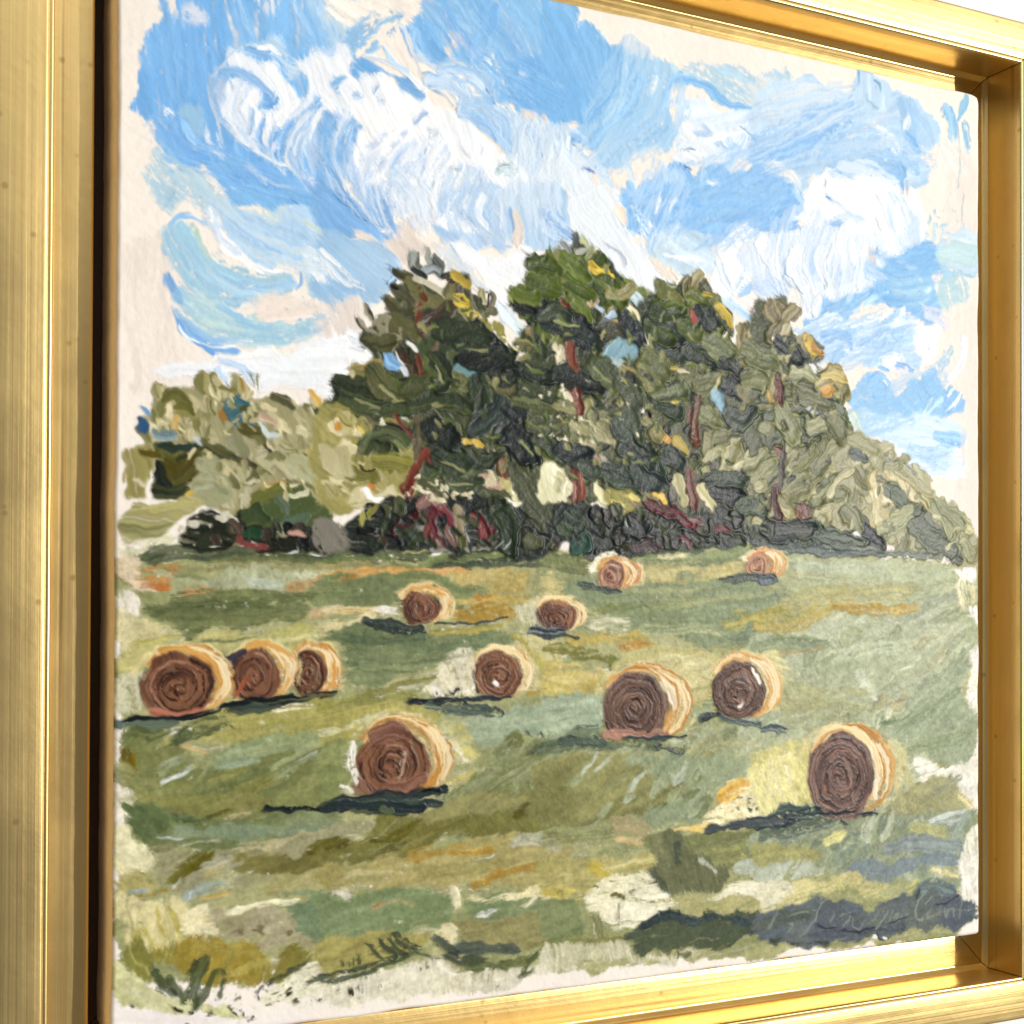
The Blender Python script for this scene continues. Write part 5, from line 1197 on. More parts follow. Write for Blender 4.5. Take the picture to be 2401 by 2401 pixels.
S 8d8f68 7 d.1 : 58,120 60,135 | 40,128 44,146
S 8a8c58/9c9a66 8 : -6,155 30,151 64,148
F d0ccae/dedac2 80 s3 h.3 : -6,158 60,153 70,161 90,161 135,158 110,166 60,169 20,173 -6,177
F 5f6852/525d58 -8 h.7 : 62,148 75,138 90,128 105,122 118,125 130,130 140,125 150,128 170,125 205,132 205,152 165,149 140,153 120,156 105,159 90,156 85,161 75,161 68,153
S 36434a/48555a 7 h1. d.05 : 80,139 94,130 108,127 126,132 148,130 172,134
S 3a474a 3 h1. : 95,124 97,132 | 104,121 105,130 | 112,123 114,132 | 134,125 136,134
S 6a7050 3 : 104,156 103,164 | 110,158 110,166 | 122,162 114,164 111,160
S 777c5c 2 : 147,156 150,154 | 96,158 98,162
t E4
F ddd592/e9e2a8 70 h.4 d.05 : -6,-6 38,-6 39,30 -6,34
F 9ca488/a9b094 -30 h.55 : -6,50 50,42 90,42 130,40 150,38 186,42 184,60 178,86 166,101 130,96 100,101 60,93 50,81 -6,83
K b4bba0/8a9480/a6ad92/c3c8b0/98a28e 90 16 3.5 -50 16 h.9 d.1 : -4,55 60,46 150,42 184,48 176,82 160,98 110,98 55,88
S 86907c/98a08a 9 d.05 : 0,56 25,55 50,52
F a0a068/b0ad78 -5 h.5 d.03 : -6,66 30,63 50,70 40,79 -6,82
S cfc98a/e0da9c 6 d.15 : 54,65 62,61 70,58
S cac78e/bab884 9 d.15 : 128,52 140,54 156,57
S 8d9898/9ca6a4 12 h.7 d.03 : 108,70 138,65 172,68
S 919c9e/86929a 12 h.7 d.03 : 78,86 108,90 138,80 168,80
S c4cdc8/d6dcd4 9 d.15 : 146,46 160,44 174,42
S a9b3a8 7 d.15 : 168,56 172,50 178,44
F ece9d8/f4f1e6 80 s2 : 172,72 182,52 190,60 190,102 173,101
F cfd3c2/bcc2ae -50 h.6 d.1 : -6,86 45,82 51,95 20,99 -6,100
F cbc48e/dad29e -15 h.5 d.08 : 55,96 75,92 95,98 115,102 136,100 120,109 95,113 60,106 20,119 14,112 25,100
F a8aa80/b8b88e -15 h.5 d.1 : 100,108 118,102 136,104 128,110 112,112
S ddd29c/ebe2b4 6 d.15 : 148,88 158,90 168,93
F e3dfc4/d3cfae 0 d.1 h.4 : -6,100 25,98 20,110 12,122 -6,122
F 767d78/6a727a -10 h.7 : -6,126 10,122 30,117 55,113 75,116 95,123 110,112 130,110 134,102 150,96 165,100 175,110 183,116 185,126 178,136 150,139 120,146 80,149 55,153 25,156 10,151 -6,151
S 7b8a8a/8a9a98 9 h.8 : 138,106 150,101 164,106
S 6d7264/5f6660 9 h.8 : 0,136 20,130 40,128
S 596066/6a7078 8 h.8 : 40,146 80,142 120,138
S 4a5048 3 h1. : 20,152 30,154 44,152 | 5,148 12,154 | 45,152 58,153
S 55605c 5 d.3 : 184,120 188,122 | 182,130 188,128
p signature
S 8c948e 1.1 h1.6 e.3 t.2 : 4,141 8,131 12,125 | 22,130 30,127 38,127 | 18,144 25,138 21,135 | 44,134 50,119 54,114 | 33,145 40,138 46,128 | 58,134 62,128 | 69,139 73,131 71,136 | 76,130 77,137 82,140 86,133 | 93,134 99,129 | 97,140 104,132 108,125 | 112,125 108,134 | 112,131 116,127 114,133 | 118,127 120,131 | 122,131 125,127
S 979f98 1.3 h1.6 e.3 t.2 : 140,107 135,117 132,129 135,133 139,128
S 929a93 1.2 h1.6 e.3 t.2 : 146,112 141,118 | 142,131 146,122 | 153,121 152,130 | 157,122 158,131 160,124 | 165,123 164,129 | 172,111 171,121 170,130
S 3d454c 1.3 h.3 e.3 : 108,136 116,132 124,130 | 46,135 55,138 64,139 | 150,119 160,117 170,110 | 66,141 80,142 96,138 | 135,106 133,114 | 98,144 101,149 108,148
S f0eee8 2 : 96,147 98,148 | 104,147 106,148
""")  # pale field ticks and lower-right grey haze: glints and glare painted in

run_spec("""
# ================= TREES: left thicket
p painted_thicket@1
t C1
F a8a276/bab286 65 h.7 : 28,38 34,28 40,15 48,7 53,18 65,15 80,12 86,1 92,2 95,12 105,12 112,3 120,8 125,18 133,26 140,18 150,17 162,24 175,20 185,22 200,30 200,122 150,136 120,126 90,112 70,105 55,98 40,78 35,55
K c9c092/d8cc9c/a39c68/8a8850/b9b08a/e3d8ae/94905c 150 11 3.4 72 22 h1.4 : 30,42 44,12 65,18 88,4 118,8 132,26 120,45 80,55 40,58
K a39c6c/b9b286/8a8856/cfc8a0/78764a/c3bb90 110 11 4 40 22 h1.4 : 110,30 150,22 200,32 200,110 150,95 125,75 110,50
K 9a9a6c/b4b084/7d7c50/c6c09c/6a6c44 60 9 4 55 30 h1.4 : 75,75 110,72 150,85 195,100 190,128 130,122 80,110
S d9d0a0/a8a06c 4 h1.5 : 46,8 48,20 | 50,10 54,20 | 87,2 88,16 | 114,4 117,16
S c8a84c/a08436 4 h1.5 : 116,4 120,14
S a39a68 2 h1.4 : 125,0 128,9 | 130,0 132,12
S 5f8fb8/8ab4d6 4 h1.2 : 31,27 35,32
S 3f6f98/2f5a80 6 h1.2 : 30,38 32,42 34,47
S 4f7f88/3d6a74 10 h1.3 : 104,31 112,27 123,27
S 5a8088/48707a 7 h1.3 : 107,39 112,41 117,38
S 5c5a2c 4 h1.2 : 118,30 124,28
S b98a2c/9a7428 6 h1.3 : 98,31 102,36 105,41
S 3f6fa8 3 h1.2 : 127,44 130,46
S c99a2e/e0bc60 6 h1.4 : 178,15 184,23 189,32
S e3c478/d0aa58 5 h1.4 : 60,36 58,44 57,53
S 6f6c34/85824a 7 h1.3 : 50,22 60,17 71,24
S 7d7a3c/8f8a4c 6 h1.3 : 60,28 68,29 74,33
S 857e48 6 : 98,12 106,13 112,12
S 7d979c/9ab0b0 8 h1.2 : 43,52 50,54 55,53
S 4a4f24/5f6030 11 h1.1 : 44,63 62,67 84,62
S 2f4038/44544a 3.4 h1.2 : 44,61 60,64 78,61
S 6c6c34/7f7d44 7 h1.1 : 44,70 58,72 72,69
S e6eeea/b9c4c0 3 h1.4 : 74,55 80,58 87,61
S 4a4c30/66663f 7 h1.3 : 84,57 97,64 110,69
S bcba92/a4a278 9 h1.3 : 105,43 107,52 109,62
S a09f7c/8c8c66 12 h1.3 : 111,48 114,58 119,70
S 6f6c38/55542c 5 h1.3 : 117,44 124,48 133,50
S cfc8a4/b9b48c 13 h1.4 : 136,73 148,70 161,85
S 8a8a58 6 h1.3 : 142,72 147,68 152,72
S c4c49a/b0b086 17 h1.2 : 162,76 172,82 182,92
S f0f4f2/c9d3d2 4 h1.5 : 135,44 140,53 150,53
S d3b498/e6d4bc 5 h1.5 : 136,37 142,41 148,44
S 6a6a48/4f5036 6 h1.4 : 146,19 154,23 163,28
S b4ae84/9c9868 5 h1.4 : 138,22 148,27 162,33
S ded2a4 5 h1.5 : 136,28 146,32 | 150,40 158,48
S d9c05c/c8aa3c 6 h1.4 d.1 : 177,65 183,70 186,76
S caa83c/b8902c 5 h1.4 : 138,96 146,94 153,92
S dcd8b0 2 h1.4 : 138,92 150,97 166,95
S 3f3f2c/5a5a3c 3 h1.3 : 108,69 118,74 130,80 | 140,60 142,66
F 8f8848/a29a5a 75 h1. : 15,68 24,60 37,59 40,70 38,85 40,100 30,105 20,103 17,92 14,85
S b4a06a 3 : 15,70 18,76 | 14,84 16,92
S cfc8a4 4 h1.2 : 25,90 34,96
S 5f5518/6f662c 7 h1.1 : 33,67 38,70 44,70
F 3f4628/4e5230 10 h1.1 : 42,76 55,74 75,70 86,70 80,85 72,95 68,105 58,109 50,113 42,108 36,98 35,90 40,82
S 665c24/57501c 12 h1.2 : 52,80 64,83 78,73
S 1f2a28/333c2e 7 h1.2 : 44,77 46,86 52,95
S 6a6430/4c4c28 6 h1.2 : 60,90 70,86 78,78
S 30382a/4a5034 8 h1.2 : 44,100 56,103 68,98
F 9a9c70/b0b088 20 h1. : 80,79 95,75 110,90 113,106 95,111 75,109 72,101
S c0c0a0/8f9068 5 h1.4 : 88,82 96,90 | 95,95 106,102 | 78,100 92,96
F a39e62/b4ad72 4 h.7 : 8,126 20,113 35,111 60,110 75,108 86,112 70,123 60,132 45,139 25,141 14,136
S c0b878 5 d.15 : 20,118 50,115 80,111
S 90905c/a8a470 6 : 15,132 40,135 58,130
S d6bc50 3 : 69,105 76,103
F 58663c/48563a -40 h1. : 120,116 135,101 150,95 175,100 190,110 200,130 160,131 150,128 145,136 120,131
S 7d7f34/6a7034 7 h1.2 : 128,110 142,101 157,98
S 66745a/7b8a78 6 h1.3 : 150,105 155,116 158,126
S e0e0ba 3 h1.4 : 159,104 167,105 175,101
S 6b8068/55684e 8 h1.3 : 156,129 164,125 173,121
S 4c5c38/3a4a30 9 h1.2 : 120,122 130,118 138,126
p painted_hedge
F 26291f/363a2a 10 h1.1 : 62,133 75,119 90,118 105,125 118,120 122,130 150,133 200,128 200,152 150,153 115,147 90,149 75,147 66,141
X d8d2bc 3 .42 h.9 : 62,122 90,118 116,120 116,146 78,148 66,138
K 3a4230/14181a/2c3426/4a4038 50 8 4 20 40 h1.4 : 70,126 110,126 195,134 195,150 120,148 75,144
S 2a5036 6 h1.2 : 120,136 132,136
S 77604c/5a4a40 5 h1.3 d.1 : 108,128 114,134
S 9c5450/864440 5 h1.4 d.05 : 115,140 121,147 138,150
S c9a08c 4 d.2 : 160,136 172,140
S e0e6e2 1.4 : 160,155 166,154 | 180,155 188,155
# tree 1
p painted_tree@1
t B2
F 50563a/444a34 50 h.9 : -8,200 2,168 10,162 22,150 36,143 30,130 26,120 38,106 52,100 48,90 52,80 62,74 75,74 95,82 110,72 118,78 122,88 120,104 128,112 140,120 150,133 163,148 168,165 165,200
K 484e34/66683f/303a2a/7a774a/545a3a/222c26 60 11 5 50 35 h1.4 : 4,190 5,170 30,148 60,128 100,120 130,120 160,150 160,195
S 4a5048/9aa098 6 h1.5 : 70,50 70,60 76,69
S b0b4a8/55584c 5 h1.5 : 83,46 82,52 84,60
S 7d8480/4c524e 7 h1.5 : 89,54 93,60 93,67
S bcc5c9/5a6064 6 h1.6 : 79,66 87,64 95,70
S 343a38 4 h1.4 : 71,64 80,70 | 94,70 104,68
X 2a2e2c 2 .3 : 60,47 68,50 68,54 60,52
S 4c4a34/63603f 5 h1.4 : 53,66 62,70 73,75
F 6e6c44/7b784c 20 h1. : 60,78 72,76 85,82 101,88 98,96 80,98 72,95 65,85
S dcd4c0/c6bea6 5 d.1 : 72,72 84,76 98,86
S 55543c/6a684a 9 h1.3 : 48,90 55,96 69,96
S 6a6850/4c4c38 8 h1.3 : 54,80 60,84 67,90
S 1f2424 3 : 50,78 57,80
S 7a4430/5e3424 5 h1.3 : 76,81 78,86 80,91
S 7a3a28/8c4a34 5 h1.3 t.2 : 74,93 75,106 79,120
S 5c4c40/463c34 9 h1.4 : 106,92 92,104 77,115
S a0a29c 1.4 h1.5 : 86,104 78,112
S 6a6440/8a844e 7 h1.3 : 102,86 106,78 112,74
S 55534c/77756c 7 h1.4 : 110,82 115,76 118,82
S 3c3c34 5 h1.3 : 101,74 107,72
S b59c2e/c9b03c 4.5 h1.4 : 104,67 111,72 119,79
S d4b82c/e3cc48 13 h1.3 d.08 : 109,91 116,95 121,104
S 8f8f70/4a4a38 6 h1.5 : 124,89 125,96 128,102
S c9c28a/8a8450 5 h1.5 : 130,81 130,87 133,94
S a09880/5c5848 6 h1.5 : 139,84 141,90 137,97
S 5f5c48/77745c 5 h1.4 : 131,103 136,100 143,101
S 26282a 1.6 h1.5 : 129,88 128,100 | 136,84 135,97
S 8f8a30/a8a044 6 h1.3 : 126,109 131,113 138,118
S a09a44/8a8840 6 h1.3 : 141,111 146,118 149,127
S e3ddc4 3 : 120,108 126,110
S b0aa92/5f5c48 6 h1.6 : 24,107 29,115 38,120
S b9b498/77745c 5 h1.6 : 29,95 31,100 34,106
S 3a3a30 1.8 h1.5 : 23,106 26,114 34,121 | 33,97 36,106
F 67673f/7a7850 30 h1.1 : 28,121 40,106 52,102 63,105 73,115 76,122 60,126 55,136 40,133 30,129
X 9a967c 2.4 .35 : 34,108 56,104 68,112 60,126 40,126
S 4a4a30/5e5e3c 8 h1.3 : 30,126 42,128 52,126
S efece6 5 : 66,126 72,134 | 56,136 62,146
F 39452f/4b583a 30 h1.1 : 72,126 85,122 101,118 101,131 85,139 75,136
F 4a5638/3c4a34 -50 h1.2 : 88,141 100,125 121,124 116,146 100,159 84,159
S 6a7048/566040 6 h1.3 : 92,156 100,142 108,132
F 232d28/2e3a30 35 h1.3 : 108,113 125,111 138,120 150,134 163,148 160,151 140,149 125,146 111,143 119,132 107,126
S 1a2326/2f3c3a 10 h1.4 : 112,142 124,138 140,146 | 118,126 132,124 146,136
S a8b0ae 1.2 h1.6 : 122,130 113,140 | 136,132 130,142 | 146,140 140,150
S 4c563a 6 h1.4 : 122,126 128,132
S 86a6a4/6a9296 10 h1.2 d.1 : 110,152 122,153 132,161
S 86bbec/a4ccee 10 h1. : 47,138 50,143 55,147
S e0e6ea 4 : 60,150 66,158
S 5c4a38/7a6650 4 h1.4 t.2 : 61,140 70,151 80,168
S 8a7460/5c4a3a 3.4 h1.4 t.2 : 91,128 84,142 78,156
S 7c3c24/64301c 7 h1.4 t.3 : 73,140 77,151 80,164
S 4a3a2c 3 h1.4 : 56,134 66,144 72,152
S c98a76/b06a58 4 h1.4 d.1 : 95,121 99,126
S f6f4f0 3 : 97,121 94,124
S 8a7c44/a0925a 8 h1.2 : 18,152 28,148 40,144
S c9bc94 4 : 14,158 20,152
F 4c5434/5f663f -25 h1.1 : 2,170 15,165 35,164 45,175 58,182 60,200 20,200 8,186
S 686a3e/2c3a2c 13 h1.4 g.6 : 38,149 43,164 62,179
S 1f2a28/3c4832 8 h1.3 : 19,169 23,178 30,190
S 2c382c/465236 7 h1.3 : 34,172 44,182 56,190
S 6e7044/7f8050 11 h1.2 : 84,166 102,160 120,164
S 28322a/141c1c 7 h1.3 : 60,163 70,164 80,168
S 1f2826 5 h1.3 : 84,164 90,165 98,167
S 465036/5c6644 9 h1.3 : 66,176 90,180 124,186
S 2a352c/1d2624 6 h1.3 : 84,174 104,178 126,188
S 30402c/26321f 14 h1.2 : 127,166 129,176 131,190
S 11181a/232c2a 7 h1.4 : 140,151 149,157 160,154
S 77744a/8a8656 5 h1.5 : 138,160 148,170 160,165
S 1d2724/0f1819 12 h1.3 : 162,148 176,154 194,160
S 37422e/28342a 12 h1.3 : 158,170 174,177 198,185
S 2a3838/485650 6 h1.4 : 149,178 144,186 139,198
S 7d784a/938c58 9 h1.2 : 172,140 182,145 196,152
t C2
F 4c5238/5c6040 30 h.9 : 70,38 130,37 200,38 200,115 120,115 70,112
K 465034/62683e/78784a/2e3a2a/8a875a/545a3c 90 11 5 35 35 h1.4 : 40,38 120,37 195,38 195,80 120,90 60,80
F 9a9450/aaa25c 30 h.9 : -8,26 25,30 50,36 72,60 70,112 -8,112
K cfc590/b9ae68/e0d6a8/a59c58/8f8846 70 9 4 45 30 h1.4 : -6,30 20,35 30,60 30,100 -6,105
S 7d8656/96a06e 10 h1.4 : 32,68 38,55 52,49 66,60
S 3f4a30/55603c 9 h1.3 : 44,63 50,62 57,68
S 7d7c34/959040 12 h1.2 d.05 : 44,74 55,74 68,77
S 8f8a3c/777436 9 h1.3 : 18,85 28,89 38,90
S a39c58/c3bc8c 5 h1.4 : 13,92 22,97 33,94
S 4c3c20/30281c 2 h1.4 : 26,78 32,84 40,82
S cdbb5c/d9ca78 5 h1.4 : 24,57 28,64 31,71
S d99a30 4 : 8,42 11,46
S e8c838 3 : 26,44 29,48
F cfc79c/c0b686 60 h1. : -6,60 10,60 20,70 22,86 10,86 -6,82
F 2a1a14/3a2820 20 h1.2 : 48,42 58,38 72,42 76,50 65,53 52,48
S 6a2e22/84443a 4 h1.4 : 57,33 64,44 73,57
S e9e4cc 5 h1.3 d.1 : 38,30 46,36 48,42 | 64,34 70,38
S 7a745c 9 h1.2 d.1 : 34,36 40,42 38,50
S 5a5440/736c50 5 h1.4 t.1 : 78,33 77,52 76,72
F 332824/26201c 30 h1.2 : 84,43 95,41 101,50 90,61 82,56
S 1a2426/2c3a38 12 h1.3 : 93,51 104,53 112,58
S 2f3c34/46523c 8 h1.3 : 88,63 98,66 112,66
S 6f2f20/50201a 8 h1.5 t.2 : 87,65 79,77 71,94 67,107
S 9a4428/7c3422 6 h1.5 : 77,84 73,94 71,104
S 48543c/6a7450 5 h1.5 t.1 : 83,72 82,81 88,86 96,82 99,77
S 2f3a2e/6a3428 6 h1.3 : 88,72 93,79
S 566044/3f4a36 9 h1.4 : 104,71 115,74 127,71
S 47523a/66704a 9 h1.4 : 104,83 115,88 131,82
S 5a6448/48523c 10 h1.4 : 106,96 117,101 132,95
S 8a9470 1.4 h1.6 : 103,72 103,86 112,91 | 106,98 112,105 124,103
S 25302c/3c4a3c 9 h1.4 : 126,65 134,75 147,71
S 1b2428/10181c 19 h1.3 : 158,54 168,64 178,74
S 30403a/5a6a54 10 h1.4 : 182,55 186,63 194,70
S 2c3a3a/485852 8 h1.5 : 152,22 143,38 124,52
S 3c4a48/2a3636 12 h1.4 : 152,30 160,42 150,55
S dbe0da 1.1 h1.7 : 151,27 148,36 144,44 | 130,46 124,51
X efe8cc 3 .4 h1. : 112,44 130,44 150,58 140,66 118,56
S d8b848 4 h1.3 : 118,57 124,60 | 126,57 132,61
X efe8c8 3 .5 h1. : 158,26 172,34 180,50 168,50 160,38
F e3dca4/f0eabc 60 h1.3 : 150,92 158,86 175,84 186,95 181,108 166,116 155,109
K f3eec4/d9d08e/f7f3d8/c9be80 26 7 4 60 30 h1.6 : 150,90 176,84 188,96 176,112 156,112
S f6f2da 6 h1.5 : 154,109 160,113 167,112
S 6a3a28/85503a 6 h1.4 : 151,70 152,78 154,88
S b9907c/d0b49c 8 h1.3 d.2 : 133,89 140,92 147,97
X d9cca8 3 .5 h1. : 132,84 148,82 150,98 136,98
F d9d1a6/c6bc8a -5 d.05 h1. : 28,99 45,101 60,95 66,105 40,116 12,112
S fefcf6 6 h1.4 : 32,98 38,106 50,110
S fefdf8 5 h1.4 : 98,95 100,99 104,102
X eae4c4 3 .45 h1. : 72,86 96,90 100,104 80,106
S c98a2c 4 : 34,96 41,98
p painted_hedge
F 1d2422/2a332c 10 h1.2 : 6,134 30,119 55,109 80,109 120,106 140,111 200,108 200,153 150,156 100,153 60,154 18,151
F 6f6c62/8a8678 40 d.1 h1. : -8,128 8,130 16,152 -8,156
K 38402c/121a1a/2c362c/4a4434/5a5e40 80 10 4.5 50 40 h1.5 : 20,126 60,112 130,110 198,112 198,150 120,150 40,148
S 642028/3c161c 9 h1.6 : 58,136 64,127 76,122
S 6c2430/481820 9 h1.6 t.2 : 92,117 88,128 92,142
S 641c2a/84444c 8 h1.6 t.2 : 98,117 105,125 108,139
S b89088/8a6860 8 h1.4 d.2 : 79,114 88,107 96,114
S 8f8060/a8987a 8 h1.4 : 112,117 114,125 115,134
S 662026/843a3c 8 h1.6 t.2 : 125,121 133,128 138,143
S 70242a/561a20 6 h1.6 : 148,116 146,126 143,137
S 28342a/3c4a34 12 h1.5 : 144,112 155,128 158,152
S 37452c/26321f 6 h1.5 : 139,119 145,113 152,111
S 8f8c34/a8a450 3 h1.4 : 31,121 29,131 | 43,114 36,124
S 9a6050/6f3c34 5 h1.4 : 85,131 83,143
S 6f6c38/5a5428 6 h1.4 : 111,135 114,140 117,147
S 6a4a44/8a6a60 5 h1.4 : 104,134 108,143 | 94,142 98,147
S c6ccc6 .9 h1.7 : 152,145 147,151 | 158,144 153,152 | 106,136 109,144 | 120,136 123,145
S 9a9886 4 h1.2 d.3 : 88,152 106,152 | 120,151 140,152
S f6f4ee 2.4 : 89,156 95,155
M painted_tree@1 painted_thicket@1 : -8,20 18,28 48,36 64,60 66,120 -8,120
M painted_tree@1 painted_tree@2 : 165,-10 205,-10 205,125 165,125
# tree 2
p painted_tree@2
t B2
F 4c562c/3e4828 60 h1. : 160,98 158,86 164,78 172,74 172,60 180,55 205,55 205,160 190,152 172,138 158,126 168,112
S 36401e/50602c 7 h1.5 : 175,58 184,58 196,61
S 6c7a2c/87943e 8 h1.5 : 171,71 177,80 190,85
S 7d8a34/5f6c28 8 h1.5 : 161,79 171,87 187,95
S 8a9440/a3aa5c 6 h1.5 : 157,84 160,92
S 262e26/141a1c 10 h1.5 : 163,95 174,105 194,112
S 8f7d50/a8986c 7 h1.3 : 170,118 180,119 192,122
S 7d7c48/949058 8 h1.3 : 163,129 174,132 186,136
X eae2b4 3 .5 h1. : 147,124 160,126 168,142 156,142
t B3
F 4a5232/3c4430 50 h1. : -12,60 2,52 12,42 30,40 36,50 46,58 55,72 66,74 80,84 74,96 82,110 76,125 84,140 78,160 82,205 -12,205
K 56602f/6c7a34/3c4830/7f8848/2c3630/747848/8a8654 130 11 5 45 35 h1.5 : -10,62 30,50 70,85 72,120 76,195 -10,195
S 9a9b94/c6c8c0 4 h1.5 : 8,39 11,44 13,50
S 5a5c58/c9ccc8 5 h1.6 : 19,32 20,40 23,47
S a4ab78/c3c896 5 h1.5 : 25,37 30,43
S 9aa26a/b9bf8a 5 h1.5 : 34,45 31,50 27,54
S c3c5b4/a8aa98 4 h1.4 : 19,50 24,47 30,45
S b4b0a8 6 d.2 : 2,48 12,52 | 28,64 34,74
S 68782e/7f9040 9 h1.5 : 9,54 7,60 4,68
S 5a6a2c/758436 10 h1.5 : 14,55 19,62 24,70
S d8b41c/e8cc38 9 h1.5 : 33,61 42,67 53,74
S c8a824 4 h1.4 : 31,58 36,62
S 506228/3c4c20 14 h1.4 : 39,77 45,83 52,90
S 44561f 5 h1.4 : 37,55 44,59
S 5c6a34/48562c 10 h1.4 : 14,74 20,80 26,87
S 303c22 4 h1.4 : 29,74 27,84
S 6a1f16/a86a60 5 h1.6 : 3,84 7,91 14,100
S 6c7c34/85923f 10 h1.4 : 19,94 23,100 27,107
S 6d7c30/8a9644 5 h1.5 : 64,75 73,82 84,87
S 748438/5c6a2c 6 h1.5 : 54,75 58,79 62,84
S b0a45e/857c44 9 h1.5 : 66,83 58,92 49,101
S b3a15a/c9b878 8 h1.4 : 63,104 57,109 50,114
S c9a83c 2.4 : 66,83 60,90
S bcd3dc/d6e3e6 7 h1.3 d.05 : 67,85 73,91 78,97
S efe6c0 6 d.1 : 62,97 70,102 72,110
S a9c3d8/c3d6e6 7 h1.2 : 35,95 41,100
S b9cde0 4 h1.3 : 53,100 46,106 38,113
S d8b49c 5 h1.3 : 30,95 36,92
S 1f2728/2e3a38 13 h1.4 : 4,103 6,112 10,120
S 1a2224/30403c 15 h1.4 : 9,111 20,117 38,126
S 56604a 5 h1.4 : 20,112 26,116 30,120
S 48483a/5c5c46 13 h1.4 : 40,116 50,116 60,121
S 1c2428/303a40 9 h1.6 : 62,104 67,116 75,129
S 8f9490 1.4 h1.6 : 66,114 68,122
S 6a3e24/85523a 7 h1.5 t.2 : 12,128 14,137 17,147
S ddd4b4 7 d.3 : 0,128 6,134 4,146
F 7fa8b8/98bcc6 -40 h1.1 : 43,135 48,127 60,125 70,132 69,142 58,145 52,151 46,147 43,140
S cdd3c4/b0c8c8 6 h1.2 d.1 : 47,144 52,147 57,144
S 5f6448/48503c 9 h1.5 : 38,144 43,154 53,160
S 9aa083 1.4 h1.6 : 37,146 40,155 48,162
S 6d7040/9a9c5c 9 h1.5 : 84,139 88,150 84,161
S 858a50/a2a464 8 h1.5 : 94,143 99,149 104,157
S a89a5c/c0b47c 5 h1.4 : 58,150 66,151 73,154
S 1b2526/2c3a34 12 h1.4 : 3,155 18,158 36,166
S 3a4034/555c44 9 h1.4 : 64,154 68,160 70,168
S 8f9484 2 h1.6 : 52,170 60,158
S 55583e/6c6f50 8 h1.4 : 44,177 52,170 62,164
S c3b338/d6ca58 3.4 h1.4 : 41,162 50,166
S 6a3226/844a3a 5 h1.5 t.1 : 17,167 19,182 21,200
S 7f8a2c/97a03a 8 h1.4 : 94,173 100,176 106,180
S c9b028 4 h1.4 : 97,179 105,180
X ece6c8 3 .4 h1. : 66,176 80,178 96,186 88,192 72,188
# tree 3
p painted_tree@3
t B3
F 4a5234/3e4630 50 h1. : 82,110 78,95 88,86 100,84 104,76 112,68 126,66 134,76 136,86 146,94 154,104 156,120 150,140 146,160 148,205 80,205 84,160 84,135
K 56602f/6c7a38/3c4830/7f8848/2c3630/747848/8a8654 100 11 5 50 35 h1.5 : 84,95 110,80 150,110 148,195 84,195
S b0a878/6a6440 7 h1.6 : 116,70 112,78 112,87
S b8ac7c/857c50 9 h1.6 : 126,68 122,75 119,83
S 5a5434 1.4 h1.6 : 118,70 117,84 | 131,72 126,82
S 77783c/949452 7 h1.5 : 103,88 107,93 111,99
S 66702e/808a3c 10 h1.5 : 117,88 124,90 130,93
S a8962c/c3b048 4 h1.4 : 129,85 136,87
S d0b428/e0c848 10 h1.4 : 141,97 149,104 153,113
S 7a2a20/a85a48 6 h1.5 t.2 : 121,98 120,105 120,112
S 27302e/38423c 11 h1.5 : 125,98 131,108 142,119
S 4f5c28/6a7838 11 h1.5 : 89,99 97,113 98,126
S 5c6a2c/75823c 10 h1.4 : 99,97 106,99 114,101
S 37442c/48563a 9 h1.4 : 103,114 108,119 114,123
S 6a7a30/8f9a44 5 h1.5 : 124,121 127,126 132,131
S 6d6f44/83845a 13 h1.4 : 139,127 145,133 151,142
S 232c2e/34403e 10 h1.4 : 109,129 114,135 120,141
S 1f2926/303c34 12 h1.4 : 121,135 130,139 141,146
S 7f8a38 4.5 h1.5 : 118,139 119,146 121,152
S 76803c 4.5 h1.5 : 129,144 133,153
S c9b22e 4.5 h1.4 : 99,146 106,150
S 6c6f46/808258 12 h1.4 : 112,154 126,164 146,160
S a09858/bdb47c 5 h1.5 : 152,147 147,157 139,169
S 2a3430/1c2624 10 h1.4 : 92,124 100,130 108,134
S d9cfb0 3 d.1 : 106,152 118,154 | 150,120 146,128
S 5f3426/77483a 5 h1.5 t.2 : 122,181 124,190 126,200
S 323c34 8 h1.4 : 96,166 106,168 116,172
X ece6c8 2.6 .25 h1. : 84,172 100,170 100,190 88,192
t C3
F 4e543c/5e6244 50 h1. : -8,36 205,34 205,130 -8,130
K 4a5036/626642/7a7a52/949066/303a2e/202a24/545a3e 200 10 4.6 -48 28 h1.5 : -6,30 200,30 200,118 100,112 -6,112
K a9a678/c0ba90/8f8f62/d0caa0/77794e 70 9 4 55 25 h1.5 : 20,30 60,36 66,55 20,62
K b0aa7c/c9c298/949264/dbd4aa 70 9 4.4 -55 20 h1.5 : 128,55 200,40 200,105 135,85
S 1e2826/30403a 10 h1.4 : 8,5 20,6 33,9
S 6a3024/8a4838 6 h1.5 t.1 : 18,12 22,22 24,34
S e0d8bc 4 d.3 : 14,14 17,26
S 3a3022 2 h1.4 : 22,33 22,40 23,47
S 2a3236/46504a 8 h1.4 : -4,22 6,25 14,29
S a08c4a/bca868 4 h1.5 : 65,24 64,33 62,41
S 37443a/4c5a48 14 h1.4 : 60,52 68,46 78,40
S 30342c 4 h1.4 : 70,0 74,10 | 70,30 78,36
X f0ead0 3.4 .5 h1. : 68,22 84,26 98,28 96,36 78,34
S c9b02e/dcc850 4 h1.4 : 98,23 104,24 110,23
S 7f8a34 6 h1.4 : 103,15 107,18 112,21
S 323c38/485448 9 h1.4 : 108,9 115,13 122,17
S 2f3a34/40503f 8 h1.4 : 94,28 103,30 113,33
S 5a3426/7c4c38 6 h1.5 t.1 : 129,23 127,38 126,58
